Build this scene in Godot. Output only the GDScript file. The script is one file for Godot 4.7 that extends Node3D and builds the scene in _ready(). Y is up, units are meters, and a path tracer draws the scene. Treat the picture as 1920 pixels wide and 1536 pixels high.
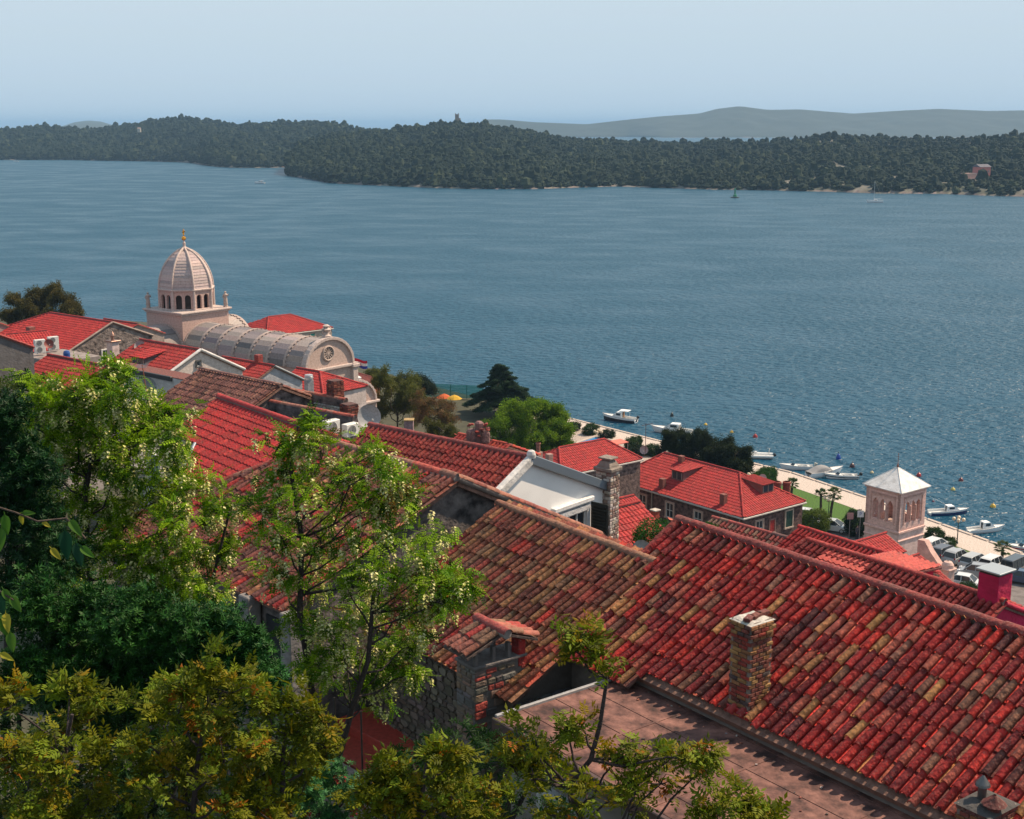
extends Node3D
# A walled hill town above a strait: camera at 50 m above the sea, metres, y up.
var rng := RandomNumberGenerator.new()
var mats := {}
var used := {}
const EYE := Vector3(0, 50, 0)

class MB:
	var v := PackedVector3Array()
	var n := PackedVector3Array()
	var c := PackedColorArray()
	var col := Color(1, 1, 1)
	func tri(a: Vector3, b: Vector3, d: Vector3) -> void:
		var nn := (d - a).cross(b - a)
		if nn.length_squared() < 1e-16:
			return
		nn = nn.normalized()
		v.append(a); v.append(b); v.append(d)
		n.append(nn); n.append(nn); n.append(nn)
		c.append(col); c.append(col); c.append(col)
	func quad(a: Vector3, b: Vector3, d: Vector3, e: Vector3) -> void:
		tri(a, b, d); tri(a, d, e)
	func trin(a: Vector3, b: Vector3, d: Vector3, na: Vector3, nb: Vector3, nd: Vector3) -> void:
		v.append(a); v.append(b); v.append(d)
		n.append(na); n.append(nb); n.append(nd)
		c.append(col); c.append(col); c.append(col)
	func quadn(a: Vector3, b: Vector3, d: Vector3, e: Vector3, na: Vector3, nb: Vector3, nd: Vector3, ne: Vector3) -> void:
		trin(a, b, d, na, nb, nd); trin(a, d, e, na, nd, ne)
	# box with centre, full size, orientation and chamfer
	func box(ctr: Vector3, size: Vector3, bs := Basis.IDENTITY, bev := 0.0) -> void:
		var h := size * 0.5
		var i := Vector3(h.x - bev, h.y - bev, h.z - bev)
		for ax in 3:
			for s in [-1.0, 1.0]:
				var a1 := (ax + 1) % 3
				var a2 := (ax + 2) % 3
				var pts: Array[Vector3] = []
				for q in [[-1, -1], [1, -1], [1, 1], [-1, 1]]:
					var p := Vector3.ZERO
					p[ax] = s * h[ax]
					p[a1] = q[0] * i[a1]
					p[a2] = q[1] * i[a2]
					pts.append(ctr + bs * p)
				if s > 0:
					quad(pts[0], pts[3], pts[2], pts[1])
				else:
					quad(pts[0], pts[1], pts[2], pts[3])
		if bev > 0.0:
			for ax in 3:
				var a1 := (ax + 1) % 3
				var a2 := (ax + 2) % 3
				for s1 in [-1.0, 1.0]:
					for s2 in [-1.0, 1.0]:
						var p := Vector3.ZERO
						var q := Vector3.ZERO
						p[a1] = s1 * h[a1]; p[a2] = s2 * i[a2]
						q[a1] = s1 * i[a1]; q[a2] = s2 * h[a2]
						var o := Vector3.ZERO
						o[ax] = i[ax]
						var w := [ctr + bs * (p - o), ctr + bs * (p + o), ctr + bs * (q + o), ctr + bs * (q - o)]
						if s1 * s2 > 0:
							quad(w[0], w[1], w[2], w[3])
						else:
							quad(w[3], w[2], w[1], w[0])
			for sx in [-1.0, 1.0]:
				for sy in [-1.0, 1.0]:
					for sz in [-1.0, 1.0]:
						tri(ctr + bs * Vector3(sx * h.x, sy * i.y, sz * i.z), ctr + bs * Vector3(sx * i.x, sy * h.y, sz * i.z), ctr + bs * Vector3(sx * i.x, sy * i.y, sz * h.z))
	func tube(pts: Array, rad: Array, sides := 6, cap := true) -> void:
		var rings := []
		var nr := []
		for k in pts.size():
			var d: Vector3
			if k == 0: d = pts[1] - pts[0]
			elif k == pts.size() - 1: d = pts[k] - pts[k - 1]
			else: d = pts[k + 1] - pts[k - 1]
			d = d.normalized()
			var up := Vector3.UP if absf(d.y) < 0.9 else Vector3.RIGHT
			var e1 := d.cross(up).normalized()
			var e2 := e1.cross(d)
			var ring: Array[Vector3] = []
			var rn: Array[Vector3] = []
			for j in sides:
				var a := TAU * j / sides
				var dd := e1 * cos(a) + e2 * sin(a)
				ring.append(pts[k] + dd * rad[k])
				rn.append(dd)
			rings.append(ring); nr.append(rn)
		for k in pts.size() - 1:
			for j in sides:
				var j2 := (j + 1) % sides
				quadn(rings[k][j], rings[k][j2], rings[k + 1][j2], rings[k + 1][j], nr[k][j], nr[k][j2], nr[k + 1][j2], nr[k + 1][j])
		if cap:
			for j in range(1, sides - 1):
				tri(rings[0][0], rings[0][j + 1], rings[0][j])
				tri(rings[-1][0], rings[-1][j], rings[-1][j + 1])
	# turned shape: prof = [[r, y], ...]
	func lathe(prof: Array, sides := 12, xf := Transform3D.IDENTITY, flat := false, turn := 0.0) -> void:
		for k in prof.size() - 1:
			var r0: float = prof[k][0]
			var y0: float = prof[k][1]
			var r1: float = prof[k + 1][0]
			var y1: float = prof[k + 1][1]
			var sl := Vector2(y1 - y0, r0 - r1).normalized()
			for j in sides:
				var a0 := turn + TAU * j / sides
				var a1 := turn + TAU * (j + 1) / sides
				var d0 := Vector3(cos(a0), 0, sin(a0))
				var d1 := Vector3(cos(a1), 0, sin(a1))
				var A := xf * (d0 * r0 + Vector3(0, y0, 0))
				var B := xf * (d1 * r0 + Vector3(0, y0, 0))
				var C := xf * (d1 * r1 + Vector3(0, y1, 0))
				var D := xf * (d0 * r1 + Vector3(0, y1, 0))
				if flat:
					quad(A, B, C, D)
				else:
					var n0 := (xf.basis * (d0 * sl.x + Vector3(0, sl.y, 0))).normalized()
					var n1 := (xf.basis * (d1 * sl.x + Vector3(0, sl.y, 0))).normalized()
					if r0 > 1e-5: trin(A, B, C, n0, n1, n1)
					if r1 > 1e-5: trin(A, C, D, n0, n1, n0)
	# polygon in local xy pushed from z=0 to z=depth
	func prism(poly: PackedVector2Array, depth: float, xf := Transform3D.IDENTITY) -> void:
		var idx := Geometry2D.triangulate_polygon(poly)
		var cw := Geometry2D.is_polygon_clockwise(poly)
		for k in range(0, idx.size(), 3):
			var a := poly[idx[k]]
			var b := poly[idx[k + 1]]
			var d := poly[idx[k + 2]]
			if (b - a).cross(d - a) > 0.0:
				var t := b
				b = d
				d = t
			tri(xf * Vector3(a.x, a.y, depth), xf * Vector3(b.x, b.y, depth), xf * Vector3(d.x, d.y, depth))
			tri(xf * Vector3(a.x, a.y, 0), xf * Vector3(d.x, d.y, 0), xf * Vector3(b.x, b.y, 0))
		for k in poly.size():
			var p := poly[k]
			var q := poly[(k + 1) % poly.size()]
			if cw:
				var t := p
				p = q
				q = t
			quad(xf * Vector3(p.x, p.y, depth), xf * Vector3(p.x, p.y, 0), xf * Vector3(q.x, q.y, 0), xf * Vector3(q.x, q.y, depth))
	# rows of points joined smoothly
	func grid(rows: Array, cols := []) -> void:
		var nr := rows.size()
		var nc: int = rows[0].size()
		var nn := []
		for i in nr:
			var rn := PackedVector3Array()
			for j in nc:
				var du: Vector3 = rows[mini(i + 1, nr - 1)][j] - rows[maxi(i - 1, 0)][j]
				var dv: Vector3 = rows[i][mini(j + 1, nc - 1)] - rows[i][maxi(j - 1, 0)]
				rn.append(dv.cross(du).normalized())
			nn.append(rn)
		for i in nr - 1:
			for j in nc - 1:
				if cols.size() > 0:
					col = cols[i][j]
				var a: Vector3 = rows[i][j]
				var b: Vector3 = rows[i][j + 1]
				var d: Vector3 = rows[i + 1][j + 1]
				var e: Vector3 = rows[i + 1][j]
				if cols.size() > 0:
					v.append_array([a, e, d, a, d, b])
					n.append_array([nn[i][j], nn[i + 1][j], nn[i + 1][j + 1], nn[i][j], nn[i + 1][j + 1], nn[i][j + 1]])
					c.append_array([cols[i][j], cols[i + 1][j], cols[i + 1][j + 1], cols[i][j], cols[i + 1][j + 1], cols[i][j + 1]])
				else:
					quadn(a, e, d, b, nn[i][j], nn[i + 1][j], nn[i + 1][j + 1], nn[i][j + 1])
	func add(o: MB, xf: Transform3D) -> void:
		for k in o.v.size():
			v.append(xf * o.v[k])
			n.append((xf.basis * o.n[k]).normalized())
			c.append(o.c[k])
	func tinted(o: MB, xf: Transform3D, t: Color) -> void:
		for k in o.v.size():
			v.append(xf * o.v[k])
			n.append((xf.basis * o.n[k]).normalized())
			c.append(t)
	func mesh() -> ArrayMesh:
		var m := ArrayMesh.new()
		if v.size() == 0:
			return m
		var a := []
		a.resize(Mesh.ARRAY_MAX)
		a[Mesh.ARRAY_VERTEX] = v
		a[Mesh.ARRAY_NORMAL] = n
		a[Mesh.ARRAY_COLOR] = c
		m.add_surface_from_arrays(Mesh.PRIMITIVE_TRIANGLES, a)
		return m

# ---------------------------------------------------------------- scene helpers
func numbered(s: String) -> String:
	if not used.has(s):
		used[s] = 0
		return s
	used[s] += 1
	return "%s_%03d" % [s, used[s]]

func base(called: String, at := Vector3.ZERO, turn := 0.0) -> Node3D:
	var o := Node3D.new()
	o.name = numbered(called)
	add_child(o)
	o.position = at
	o.rotation_degrees.y = turn
	return o

func tag(o: Node, label: String, category: String, group := "", kind := "") -> Node:
	o.set_meta("label", label)
	o.set_meta("category", category)
	if group != "": o.set_meta("group", group)
	if kind != "": o.set_meta("kind", kind)
	return o

func put(m, called: String, mat: Material, parent: Node, xf := Transform3D.IDENTITY) -> MeshInstance3D:
	var o := MeshInstance3D.new()
	o.mesh = m.mesh() if m is MB else m
	o.material_override = mat
	o.name = called if parent != self else numbered(called)
	parent.add_child(o, true)
	o.transform = xf
	return o

func structure(m: MB, called: String, mat: Material) -> MeshInstance3D:
	var o := put(m, called, mat, self)
	o.set_meta("kind", "structure")
	return o

func scatter(mesh: Mesh, xfs: Array, cols: Array, called: String, mat: Material, parent: Node) -> MultiMeshInstance3D:
	var mm := MultiMesh.new()
	mm.transform_format = MultiMesh.TRANSFORM_3D
	mm.use_colors = true
	mm.mesh = mesh
	mm.instance_count = xfs.size()
	for k in xfs.size():
		mm.set_instance_transform(k, xfs[k])
		mm.set_instance_color(k, cols[k])
	var o := MultiMeshInstance3D.new()
	o.multimesh = mm
	o.material_override = mat
	o.name = called if parent != self else numbered(called)
	parent.add_child(o, true)
	return o

func noise_tex(freq: float, oct: int, seed_: int, lo: Color, hi: Color, size := 512, normal := 0.0, typ := FastNoiseLite.TYPE_SIMPLEX_SMOOTH, mid := 0.5) -> NoiseTexture2D:
	var f := FastNoiseLite.new()
	f.noise_type = typ
	f.seed = seed_
	f.frequency = freq
	f.fractal_octaves = oct
	f.fractal_gain = 0.6
	var t := NoiseTexture2D.new()
	t.width = size
	t.height = size
	t.seamless = true
	t.noise = f
	if normal > 0.0:
		t.as_normal_map = true
		t.bump_strength = normal
	else:
		var g := Gradient.new()
		g.offsets = PackedFloat32Array([0.15, mid, 0.85])
		g.colors = PackedColorArray([lo, lo.lerp(hi, 0.6), hi])
		t.color_ramp = g
	return t

func mat(key: String, color: Color, rough: float, tex: Texture2D = null, scale := 1.0, nrm: Texture2D = null, nscale := 1.0, metal := 0.0) -> StandardMaterial3D:
	var m := StandardMaterial3D.new()
	m.vertex_color_use_as_albedo = true
	m.albedo_color = color
	m.roughness = rough
	m.metallic = metal
	if tex:
		m.albedo_texture = tex
	if nrm:
		m.normal_enabled = true
		m.normal_texture = nrm
		m.normal_scale = nscale
	if tex or nrm:
		m.uv1_triplanar = true
		m.uv1_world_triplanar = true
		m.uv1_scale = Vector3(scale, scale, scale)
	mats[key] = m
	return m

func lin(r: float, g: float, b: float) -> Color:
	return Color(r, g, b)

func jit(c: Color, a: float) -> Color:
	var k := 1.0 + rng.randf_range(-a, a)
	return Color(c.r * k, c.g * k * (1.0 + rng.randf_range(-a, a) * 0.3), c.b * k * (1.0 + rng.randf_range(-a, a) * 0.3))

func pick(pal: Array) -> Color:
	var t := 0.0
	for p in pal: t += p[1]
	var r := rng.randf() * t
	for p in pal:
		r -= p[1]
		if r <= 0.0: return p[0]
	return pal[0][0]

func frame(at: Vector3, yaw: float) -> Transform3D:
	return Transform3D(Basis(Vector3.UP, deg_to_rad(yaw - 90.0)), at)

# ---------------------------------------------------------------- tiled roofs and houses
func seen_at(p: Vector3) -> Vector3:
	# picture coordinates (-1..1) and depth of a point, to choose which tiles are worth a node of their own
	var q := p - EYE
	var th := 0.2097
	var y := q.y * cos(th) - q.z * sin(th)
	var d := -q.z * cos(th) - q.y * sin(th)
	y = q.y * cos(th) + (-q.z) * sin(th)
	return Vector3(q.x / (d * 0.384), y / (d * 0.3072), d)

func plane_xf(pitch: float) -> Transform3D:
	var s := sin(deg_to_rad(pitch))
	var k := cos(deg_to_rad(pitch))
	return Transform3D(Basis(Vector3(1, 0, 0), Vector3(0, k, s), Vector3(0, -s, k)), Vector3.ZERO)

# barrel tile, long axis z, lower end at +z
func barrel(w: float, ln: float, h: float, lift: float, col: Color, seg := 6, chip := 0.0, tp := 0.42) -> MB:
	var m := MB.new()
	m.col = col
	var lo: Array[Vector3] = []
	var up: Array[Vector3] = []
	var li: Array[Vector3] = []
	var nn: Array[Vector3] = []
	for k in seg + 1:
		var a := PI * k / seg
		var z := ln * 0.5
		if chip > 0.0 and k >= seg - 2:
			z -= chip * (k - seg + 3)
		lo.append(Vector3(cos(a) * w * 0.5, sin(a) * h + lift, z))
		li.append(Vector3(cos(a) * (w * 0.5 - 0.016), sin(a) * (h - 0.016) + lift, z))
		up.append(Vector3(cos(a) * w * tp, sin(a) * h * (tp * 2.05), -ln * 0.5))
		nn.append(Vector3(cos(a) * h, sin(a) * w * 0.5, 0.02).normalized())
	for k in seg:
		m.quadn(up[k], lo[k], lo[k + 1], up[k + 1], nn[k], nn[k], nn[k + 1], nn[k + 1])
		m.quad(lo[k], li[k], li[k + 1], lo[k + 1])
	return m

# interlocking tile of one roll and one flat, lower end at +z
func rolltile(sp: float, ex: float, col: Color) -> MB:
	var m := MB.new()
	m.col = col
	var A := 0.05 * sp / 0.25
	var xs := [-0.5, -0.3, -0.14, 0.02, 0.18, 0.5]
	var ys := [0.0, 0.75, 1.0, 0.75, 0.0, 0.0]
	var nx := [-0.75, -0.5, 0.0, 0.5, 0.3, 0.0]
	for k in 5:
		var x0: float = xs[k] * sp
		var x1: float = xs[k + 1] * sp
		var y0: float = ys[k] * A
		var y1: float = ys[k + 1] * A
		var z0 := -ex * 0.5 - 0.02
		var z1 := ex * 0.5 + 0.015
		var n0 := Vector3(nx[k], 1, 0).normalized()
		var n1 := Vector3(nx[k + 1], 1, 0).normalized()
		m.quadn(Vector3(x0, y0, z0), Vector3(x1, y1, z0), Vector3(x1, y1 + 0.035, z1), Vector3(x0, y0 + 0.035, z1), n0, n1, n1, n0)
		m.quad(Vector3(x0, y0 + 0.035, z1), Vector3(x1, y1 + 0.035, z1), Vector3(x1, y1 - 0.012, z1), Vector3(x0, y0 - 0.012, z1))
	return m

func roof_plane(parent: Node3D, house_xf: Transform3D, xf: Transform3D, poly: PackedVector2Array, o: Dictionary) -> MeshInstance3D:
	var sp: float = o.get("sp", 0.2)
	var ex: float = o.get("ex", 0.38)
	var style: int = o.get("style", 0)
	var pal: Array = o.pal
	var dirt: Color = o.get("dirt", lin(0.24, 0.13, 0.1))
	var singles: int = o.get("singles", 0)
	var wob: float = o.get("wob", 1.0)
	var bb := Rect2(poly[0], Vector2.ZERO)
	for p in poly: bb = bb.expand(p)
	var deck := MB.new()
	deck.col = dirt
	# deck below the tiles: polygon in (x, z) of the plane
	var pp := PackedVector2Array()
	for p in poly: pp.append(Vector2(p.x, -p.y))
	deck.prism(pp, -0.1, Transform3D(Basis(Vector3(1, 0, 0), Vector3(0, 0, -1), Vector3(0, 1, 0)), Vector3(0, -0.012, 0)))
	var list := []
	var z := bb.end.y - ex * 0.5 + 0.04
	var row := 0
	while z > bb.position.y - ex * 0.2:
		var off := (rng.randf() - 0.5) * 0.02 * wob
		var nx := int(ceil(bb.size.x / sp))
		for i in nx:
			var x := bb.position.x + (i + 0.5) * sp
			if not Geometry2D.is_point_in_polygon(Vector2(x, clampf(z, bb.position.y + 0.01, bb.end.y - 0.01)), poly):
				continue
			var slip := rng.randf_range(0.03, 0.11) if rng.randf() < 0.035 * wob else 0.0
			list.append([Vector2(x + (rng.randf() - 0.5) * 0.012 * wob, maxf(z + off + slip + (rng.randf() - 0.5) * 0.035 * wob, bb.position.y + ex * 0.52)), jit(pick(pal), o.get("jit", 0.14))])
			if style == 0:
				# pan tile between two covers
				deck.col = jit(pick(pal), 0.2)
				var px := x + sp * 0.5
				var hw := sp * 0.5
				var ys := [0.03, -0.005, -0.005, 0.03]
				var xs := [-1.0, -0.4, 0.4, 1.0]
				for k in 3:
					var a := Vector3(px + xs[k] * hw, ys[k], z - ex * 0.5)
					var b := Vector3(px + xs[k + 1] * hw, ys[k + 1], z - ex * 0.5)
					var c2 := Vector3(px + xs[k + 1] * hw, ys[k + 1] + 0.02, z + ex * 0.5)
					var d := Vector3(px + xs[k] * hw, ys[k] + 0.02, z + ex * 0.5)
					deck.quad(a, b, c2, d)
		z -= ex
		row += 1
	var roof := put(deck, o.get("called", "roof"), mats.tile, parent, xf)
	# which tiles show largest
	var order := []
	for k in list.size():
		var w: Vector3 = house_xf * (xf * Vector3(list[k][0].x, 0.05, list[k][0].y))
		var s := seen_at(w)
		var inview := absf(s.x) < 1.02 and absf(s.y) < 1.02 and s.z > 0.0
		order.append([s.z if inview else 1e6 + s.z, k])
	order.sort_custom(func(a, b): return a[0] < b[0])
	var variants := {}
	var field := MB.new()
	var done := 0
	for e in order:
		var t = list[e[1]]
		var bs := Basis.IDENTITY
		if style == 0:
			bs = Basis(Vector3.UP, (rng.randf() - 0.5) * 0.05 * wob) * Basis(Vector3.BACK, (rng.randf() - 0.5) * 0.08 * wob) * Basis(Vector3.RIGHT, (rng.randf() - 0.5) * 0.03 * wob)
		else:
			bs = Basis(Vector3.RIGHT, (rng.randf() - 0.5) * 0.02)
		var tx := Transform3D(bs, Vector3(t[0].x, 0.034 if style == 0 else 0.0, t[0].y))
		if done < singles and e[0] < 1e6:
			# a few mesh variants by tone, shared
			var key := "%d_%d_%d_%d" % [int(t[1].r * 22.0), int(t[1].g * 28.0), int(t[1].b * 28.0), rng.randi() % 2]
			if not variants.has(key):
				var mm: MB
				if style == 0:
					mm = barrel(sp * rng.randf_range(0.7, 0.76), ex * rng.randf_range(1.14, 1.2), sp * 0.46, 0.034, t[1], 6, 0.012 if rng.randf() < 0.18 else 0.0)
				else:
					mm = rolltile(sp, ex, t[1])
				variants[key] = mm.mesh()
			put(variants[key], "tile", mats.tile, roof, tx)
			done += 1
		else:
			if style == 0:
				field.add(barrel(sp * 0.73, ex * 1.17, sp * 0.46, 0.034, t[1], 5 if e[0] < 1e6 else 4), tx)
			else:
				field.add(rolltile(sp, ex, t[1]), tx)
	if field.v.size() > 0:
		var f := put(field, "tile_field", mats.tile, roof)
		f.set_meta("kind", "stuff")
	return roof

# a line of ridge or hip tiles from a to b (house coordinates)
func ridge_line(parent: Node3D, a: Vector3, b: Vector3, pal: Array, r := 0.11, ln := 0.42, single := true, mortar := lin(0.2, 0.13, 0.12), called := "ridge_tile") -> void:
	var d := b - a
	var nn := int(maxf(1.0, d.length() / ln))
	var z := d.normalized()
	var x := Vector3.UP.cross(z).normalized()
	var bs := Basis(x, z.cross(x), z)
	var join := MB.new()
	join.col = mortar
	join.tube([a + Vector3(0, -0.045, 0), b + Vector3(0, -0.045, 0)], [r * 0.93, r * 0.93], 10)
	put(join, "ridge_mortar", mats.plaster, parent)
	var all := MB.new()
	for k in nn:
		var t := (k + 0.5) / nn
		var c := jit(pick(pal), 0.12)
		var m := barrel(r * 2.0, d.length() / nn * 1.1, r * 0.85, 0.004, c, 6, 0.0, 0.47)
		var xf := Transform3D(bs * Basis(Vector3.UP, (rng.randf() - 0.5) * 0.05), a + d * t + Vector3(0, -0.03 + rng.randf() * 0.012, 0))
		if single:
			put(m, called, mats.tile, parent, xf)
		else:
			all.add(m, xf)
	if not single:
		put(all, called + "_row", mats.tile, parent).set_meta("kind", "stuff")

# house in its own frame: ridge along x (right end at x = xr0), front slope falls towards +z
func house(o: Dictionary) -> Node3D:
	var h := base(o.called, o.R, o.yaw - 90.0)
	tag(h, o.label, o.get("cat", "house"), o.get("group", ""))
	var hx := frame(o.R, o.yaw)
	var xr0: float = o.get("xr0", 0.0)
	var xr1: float = o.xr1
	var xe0: float = o.get("xe0", xr0)
	var xe1: float = o.get("xe1", xr1)
	var p: float = o.pitch
	var sf: float = o.sf
	var sb: float = o.get("sb", sf)
	var kc := cos(deg_to_rad(p))
	var ks := sin(deg_to_rad(p))
	var oh: float = o.get("oh", 0.12)
	var fx := plane_xf(p)
	var zbk: float = sb * cos(deg_to_rad(o.get("pb", p)))
	var poly: PackedVector2Array = o.get("poly", PackedVector2Array([Vector2(xr1, 0), Vector2(xr0, 0), Vector2(xe0, sf), Vector2(xe1, sf)]))
	roof_plane(h, hx, fx, poly, o)
	var back := o.duplicate()
	back["singles"] = 0
	var pb: float = o.get("pb", p)
	var bx := Transform3D(Basis(Vector3.UP, PI), Vector3.ZERO) * plane_xf(pb)
	roof_plane(h, hx, bx, PackedVector2Array([Vector2(-xr0, 0), Vector2(-xr1, 0), Vector2(-xe1, sb), Vector2(-xe0, sb)]), back)
	var near_single: bool = o.get("ridge_single", true)
	var rp: Array = o.get("ridge_pal", o.pal)
	var rr: float = o.get("rr", 0.11)
	ridge_line(h, Vector3(xr0, 0.09, 0), Vector3(xr1, 0.09, 0), rp, rr, 0.42, near_single, o.get("mortar", lin(0.2, 0.13, 0.12)))
	var ye := -sf * ks
	if xe0 > xr0 + 0.05:
		var run := xe0 - xr0
		var pr := rad_to_deg(atan2(-ye, run))
		var sr := sqrt(run * run + ye * ye)
		var rx := Transform3D(Basis(Vector3.UP, PI / 2), Vector3(xr0, 0, 0)) * plane_xf(pr)
		roof_plane(h, hx, rx, PackedVector2Array([Vector2(0, 0), Vector2(zbk, sr), Vector2(-sf * kc, sr)]), o)
		ridge_line(h, Vector3(xr0, 0.08, 0), Vector3(xe0, ye + 0.08, sf * kc), rp, rr, 0.42, near_single)
		ridge_line(h, Vector3(xr0, 0.08, 0), Vector3(xe0, ye + 0.08, -zbk), rp, rr, 0.42, false)
	if xe1 < xr1 - 0.05:
		var run := xr1 - xe1
		var pr := rad_to_deg(atan2(-ye, run))
		var sr := sqrt(run * run + ye * ye)
		var rx := Transform3D(Basis(Vector3.UP, -PI / 2), Vector3(xr1, 0, 0)) * plane_xf(pr)
		roof_plane(h, hx, rx, PackedVector2Array([Vector2(0, 0), Vector2(sf * kc, sr), Vector2(-zbk, sr)]), back)
		ridge_line(h, Vector3(xr1, 0.08, 0), Vector3(xe1, ye + 0.08, sf * kc), rp, rr, 0.42, near_single)
	# walls
	var w := MB.new()
	w.col = o.get("wall", lin(0.5, 0.45, 0.4))
	var yb: float = o.ground - o.R.y
	var zf := sf * kc - oh
	var zb := -sb * cos(deg_to_rad(pb)) + oh
	var eb := -sb * sin(deg_to_rad(pb))
	var fz := Transform3D(Basis(Vector3(0, 0, 1), Vector3(0, 1, 0), Vector3(1, 0, 0)), Vector3(xe1 + oh, 0, 0))
	var sec: PackedVector2Array
	if xe0 > xr0 + 0.05:
		sec = PackedVector2Array([Vector2(zf, yb), Vector2(zf, ye - 0.08), Vector2(zb, ye - 0.08), Vector2(zb, yb)])
	else:
		sec = PackedVector2Array([Vector2(zf, yb), Vector2(zf, ye - 0.1 + oh * tan(deg_to_rad(p))), Vector2(0, -0.115), Vector2(zb, eb - 0.1 + oh * tan(deg_to_rad(pb))), Vector2(zb, yb)])
	if xe0 <= xr0 + 0.05 and xe1 < xr1 - 0.05:
		# gable at one end, hip at the other
		fz.origin.x = xr1
		w.prism(sec, xe0 - oh - xr1, fz)
		fz.origin.x = xe1 + oh
		w.prism(PackedVector2Array([Vector2(zf, yb), Vector2(zf, ye - 0.1), Vector2(zb, ye - 0.1), Vector2(zb, yb)]), xr1 - xe1 - oh - 0.004, fz)
	else:
		w.prism(sec, xe0 - xe1 - 2.0 * oh, fz)
	put(w, "wall", mats[o.get("wmat", "plaster")], h)
	if o.has("gutter"):
		var g := MB.new()
		g.col = o.gutter
		g.box(Vector3((xe0 + xe1) * 0.5, ye - 0.14, sf * kc + 0.02), Vector3(xe0 - xe1 + 0.2, 0.16, 0.2), Basis.IDENTITY, 0.03)
		put(g, "gutter", mats.paint, h)
		if xe0 > xr0 + 0.05:
			var g2 := MB.new()
			g2.col = o.gutter
			g2.box(Vector3(xe0 + 0.02, ye - 0.14, (sf * kc - zbk) * 0.5), Vector3(0.2, 0.16, sf * kc + zbk + 0.1), Basis.IDENTITY, 0.03)
			put(g2, "gutter", mats.paint, h)
	return h

# window on a wall: xf has its origin at the window centre on the wall face and +z pointing out
func window(parent: Node3D, xf: Transform3D, w: float, h: float, fr: Color, mid := 1, bars := 1, shutter := Color(0, 0, 0, 0), glass := true) -> MeshInstance3D:
	var f := MB.new()
	f.col = fr
	var t := 0.13 * clampf(w, 0.5, 1.2)
	f.box(Vector3(0, h * 0.5 - t * 0.5, 0.045), Vector3(w, t, 0.15), Basis.IDENTITY, 0.01)
	f.box(Vector3(0, -h * 0.5 + t * 0.5, 0.06), Vector3(w + 0.1, t, 0.2), Basis.IDENTITY, 0.01)
	f.box(Vector3(-w * 0.5 + t * 0.5, 0, 0.045), Vector3(t, h - 2 * t, 0.146), Basis.IDENTITY, 0.01)
	f.box(Vector3(w * 0.5 - t * 0.5, 0, 0.045), Vector3(t, h - 2 * t, 0.146), Basis.IDENTITY, 0.01)
	var win := put(f, "window", mats.stone, parent, xf)
	if shutter.a > 0.0:
		var s := MB.new()
		s.col = shutter
		for q in [-1, 1]:
			s.box(Vector3(q * (w * 0.25 - t * 0.25), 0, 0.05), Vector3(w * 0.5 - t * 0.5 - 0.02, h - 2 * t - 0.02, 0.04))
			for k in int((h - 2 * t) / 0.14):
				s.box(Vector3(q * (w * 0.25 - t * 0.25), -h * 0.5 + t + 0.1 + k * 0.14, 0.075), Vector3(w * 0.5 - t * 0.5 - 0.1, 0.05, 0.02))
		put(s, "shutter", mats.paint, win)
		return win
	var sash := MB.new()
	sash.col = lin(0.62, 0.62, 0.62)
	for k in mid + 2:
		var x := lerpf(-w * 0.5 + t + 0.025, w * 0.5 - t - 0.025, float(k) / (mid + 1))
		sash.box(Vector3(x, 0, 0.02), Vector3(0.05, h - 2 * t, 0.05))
	for k in bars + 2:
		var y := lerpf(-h * 0.5 + t + 0.025, h * 0.5 - t - 0.025, float(k) / (bars + 1))
		sash.box(Vector3(0, y, 0.02), Vector3(w - 2 * t, 0.05, 0.046))
	put(sash, "sash", mats.paint, win)
	var g := MB.new()
	g.col = lin(0.03, 0.035, 0.04)
	g.box(Vector3(0, 0, 0.006), Vector3(w - 2 * t, h - 2 * t, 0.012))
	put(g, "pane", mats.gloss, win)
	return win

func side_xf(pos: Vector3, facing: String) -> Transform3D:
	var t := Transform3D(Basis.IDENTITY, pos)
	match facing:
		"right": t.basis = Basis(Vector3.UP, PI / 2)
		"left": t.basis = Basis(Vector3.UP, -PI / 2)
		"back": t.basis = Basis(Vector3.UP, PI)
	return t

# plain chimney with a cap, a thing's part; xf at its foot
func chimney(parent: Node, xf: Transform3D, w: float, d: float, h: float, col: Color, mt := "plaster", cap := true) -> MeshInstance3D:
	var m := MB.new()
	m.col = col
	m.box(Vector3(0, h * 0.5, 0), Vector3(w, h, d), Basis.IDENTITY, 0.015)
	var c := put(m, "chimney", mats[mt], parent, xf)
	if cap:
		var k := MB.new()
		k.col = jit(col, 0.1)
		k.box(Vector3(0, h + 0.04, 0), Vector3(w * 1.3, 0.08, d * 1.3), Basis.IDENTITY, 0.015)
		for q in [[-1, -1], [1, -1], [1, 1], [-1, 1]]:
			k.box(Vector3(q[0] * w * 0.38, h + 0.17, q[1] * d * 0.38), Vector3(w * 0.2, 0.18, d * 0.2))
		k.box(Vector3(0, h + 0.3, 0), Vector3(w * 1.25, 0.09, d * 1.25), Basis.IDENTITY, 0.02)
		put(k, "chimney_cap", mats[mt], c)
	return c

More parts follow.
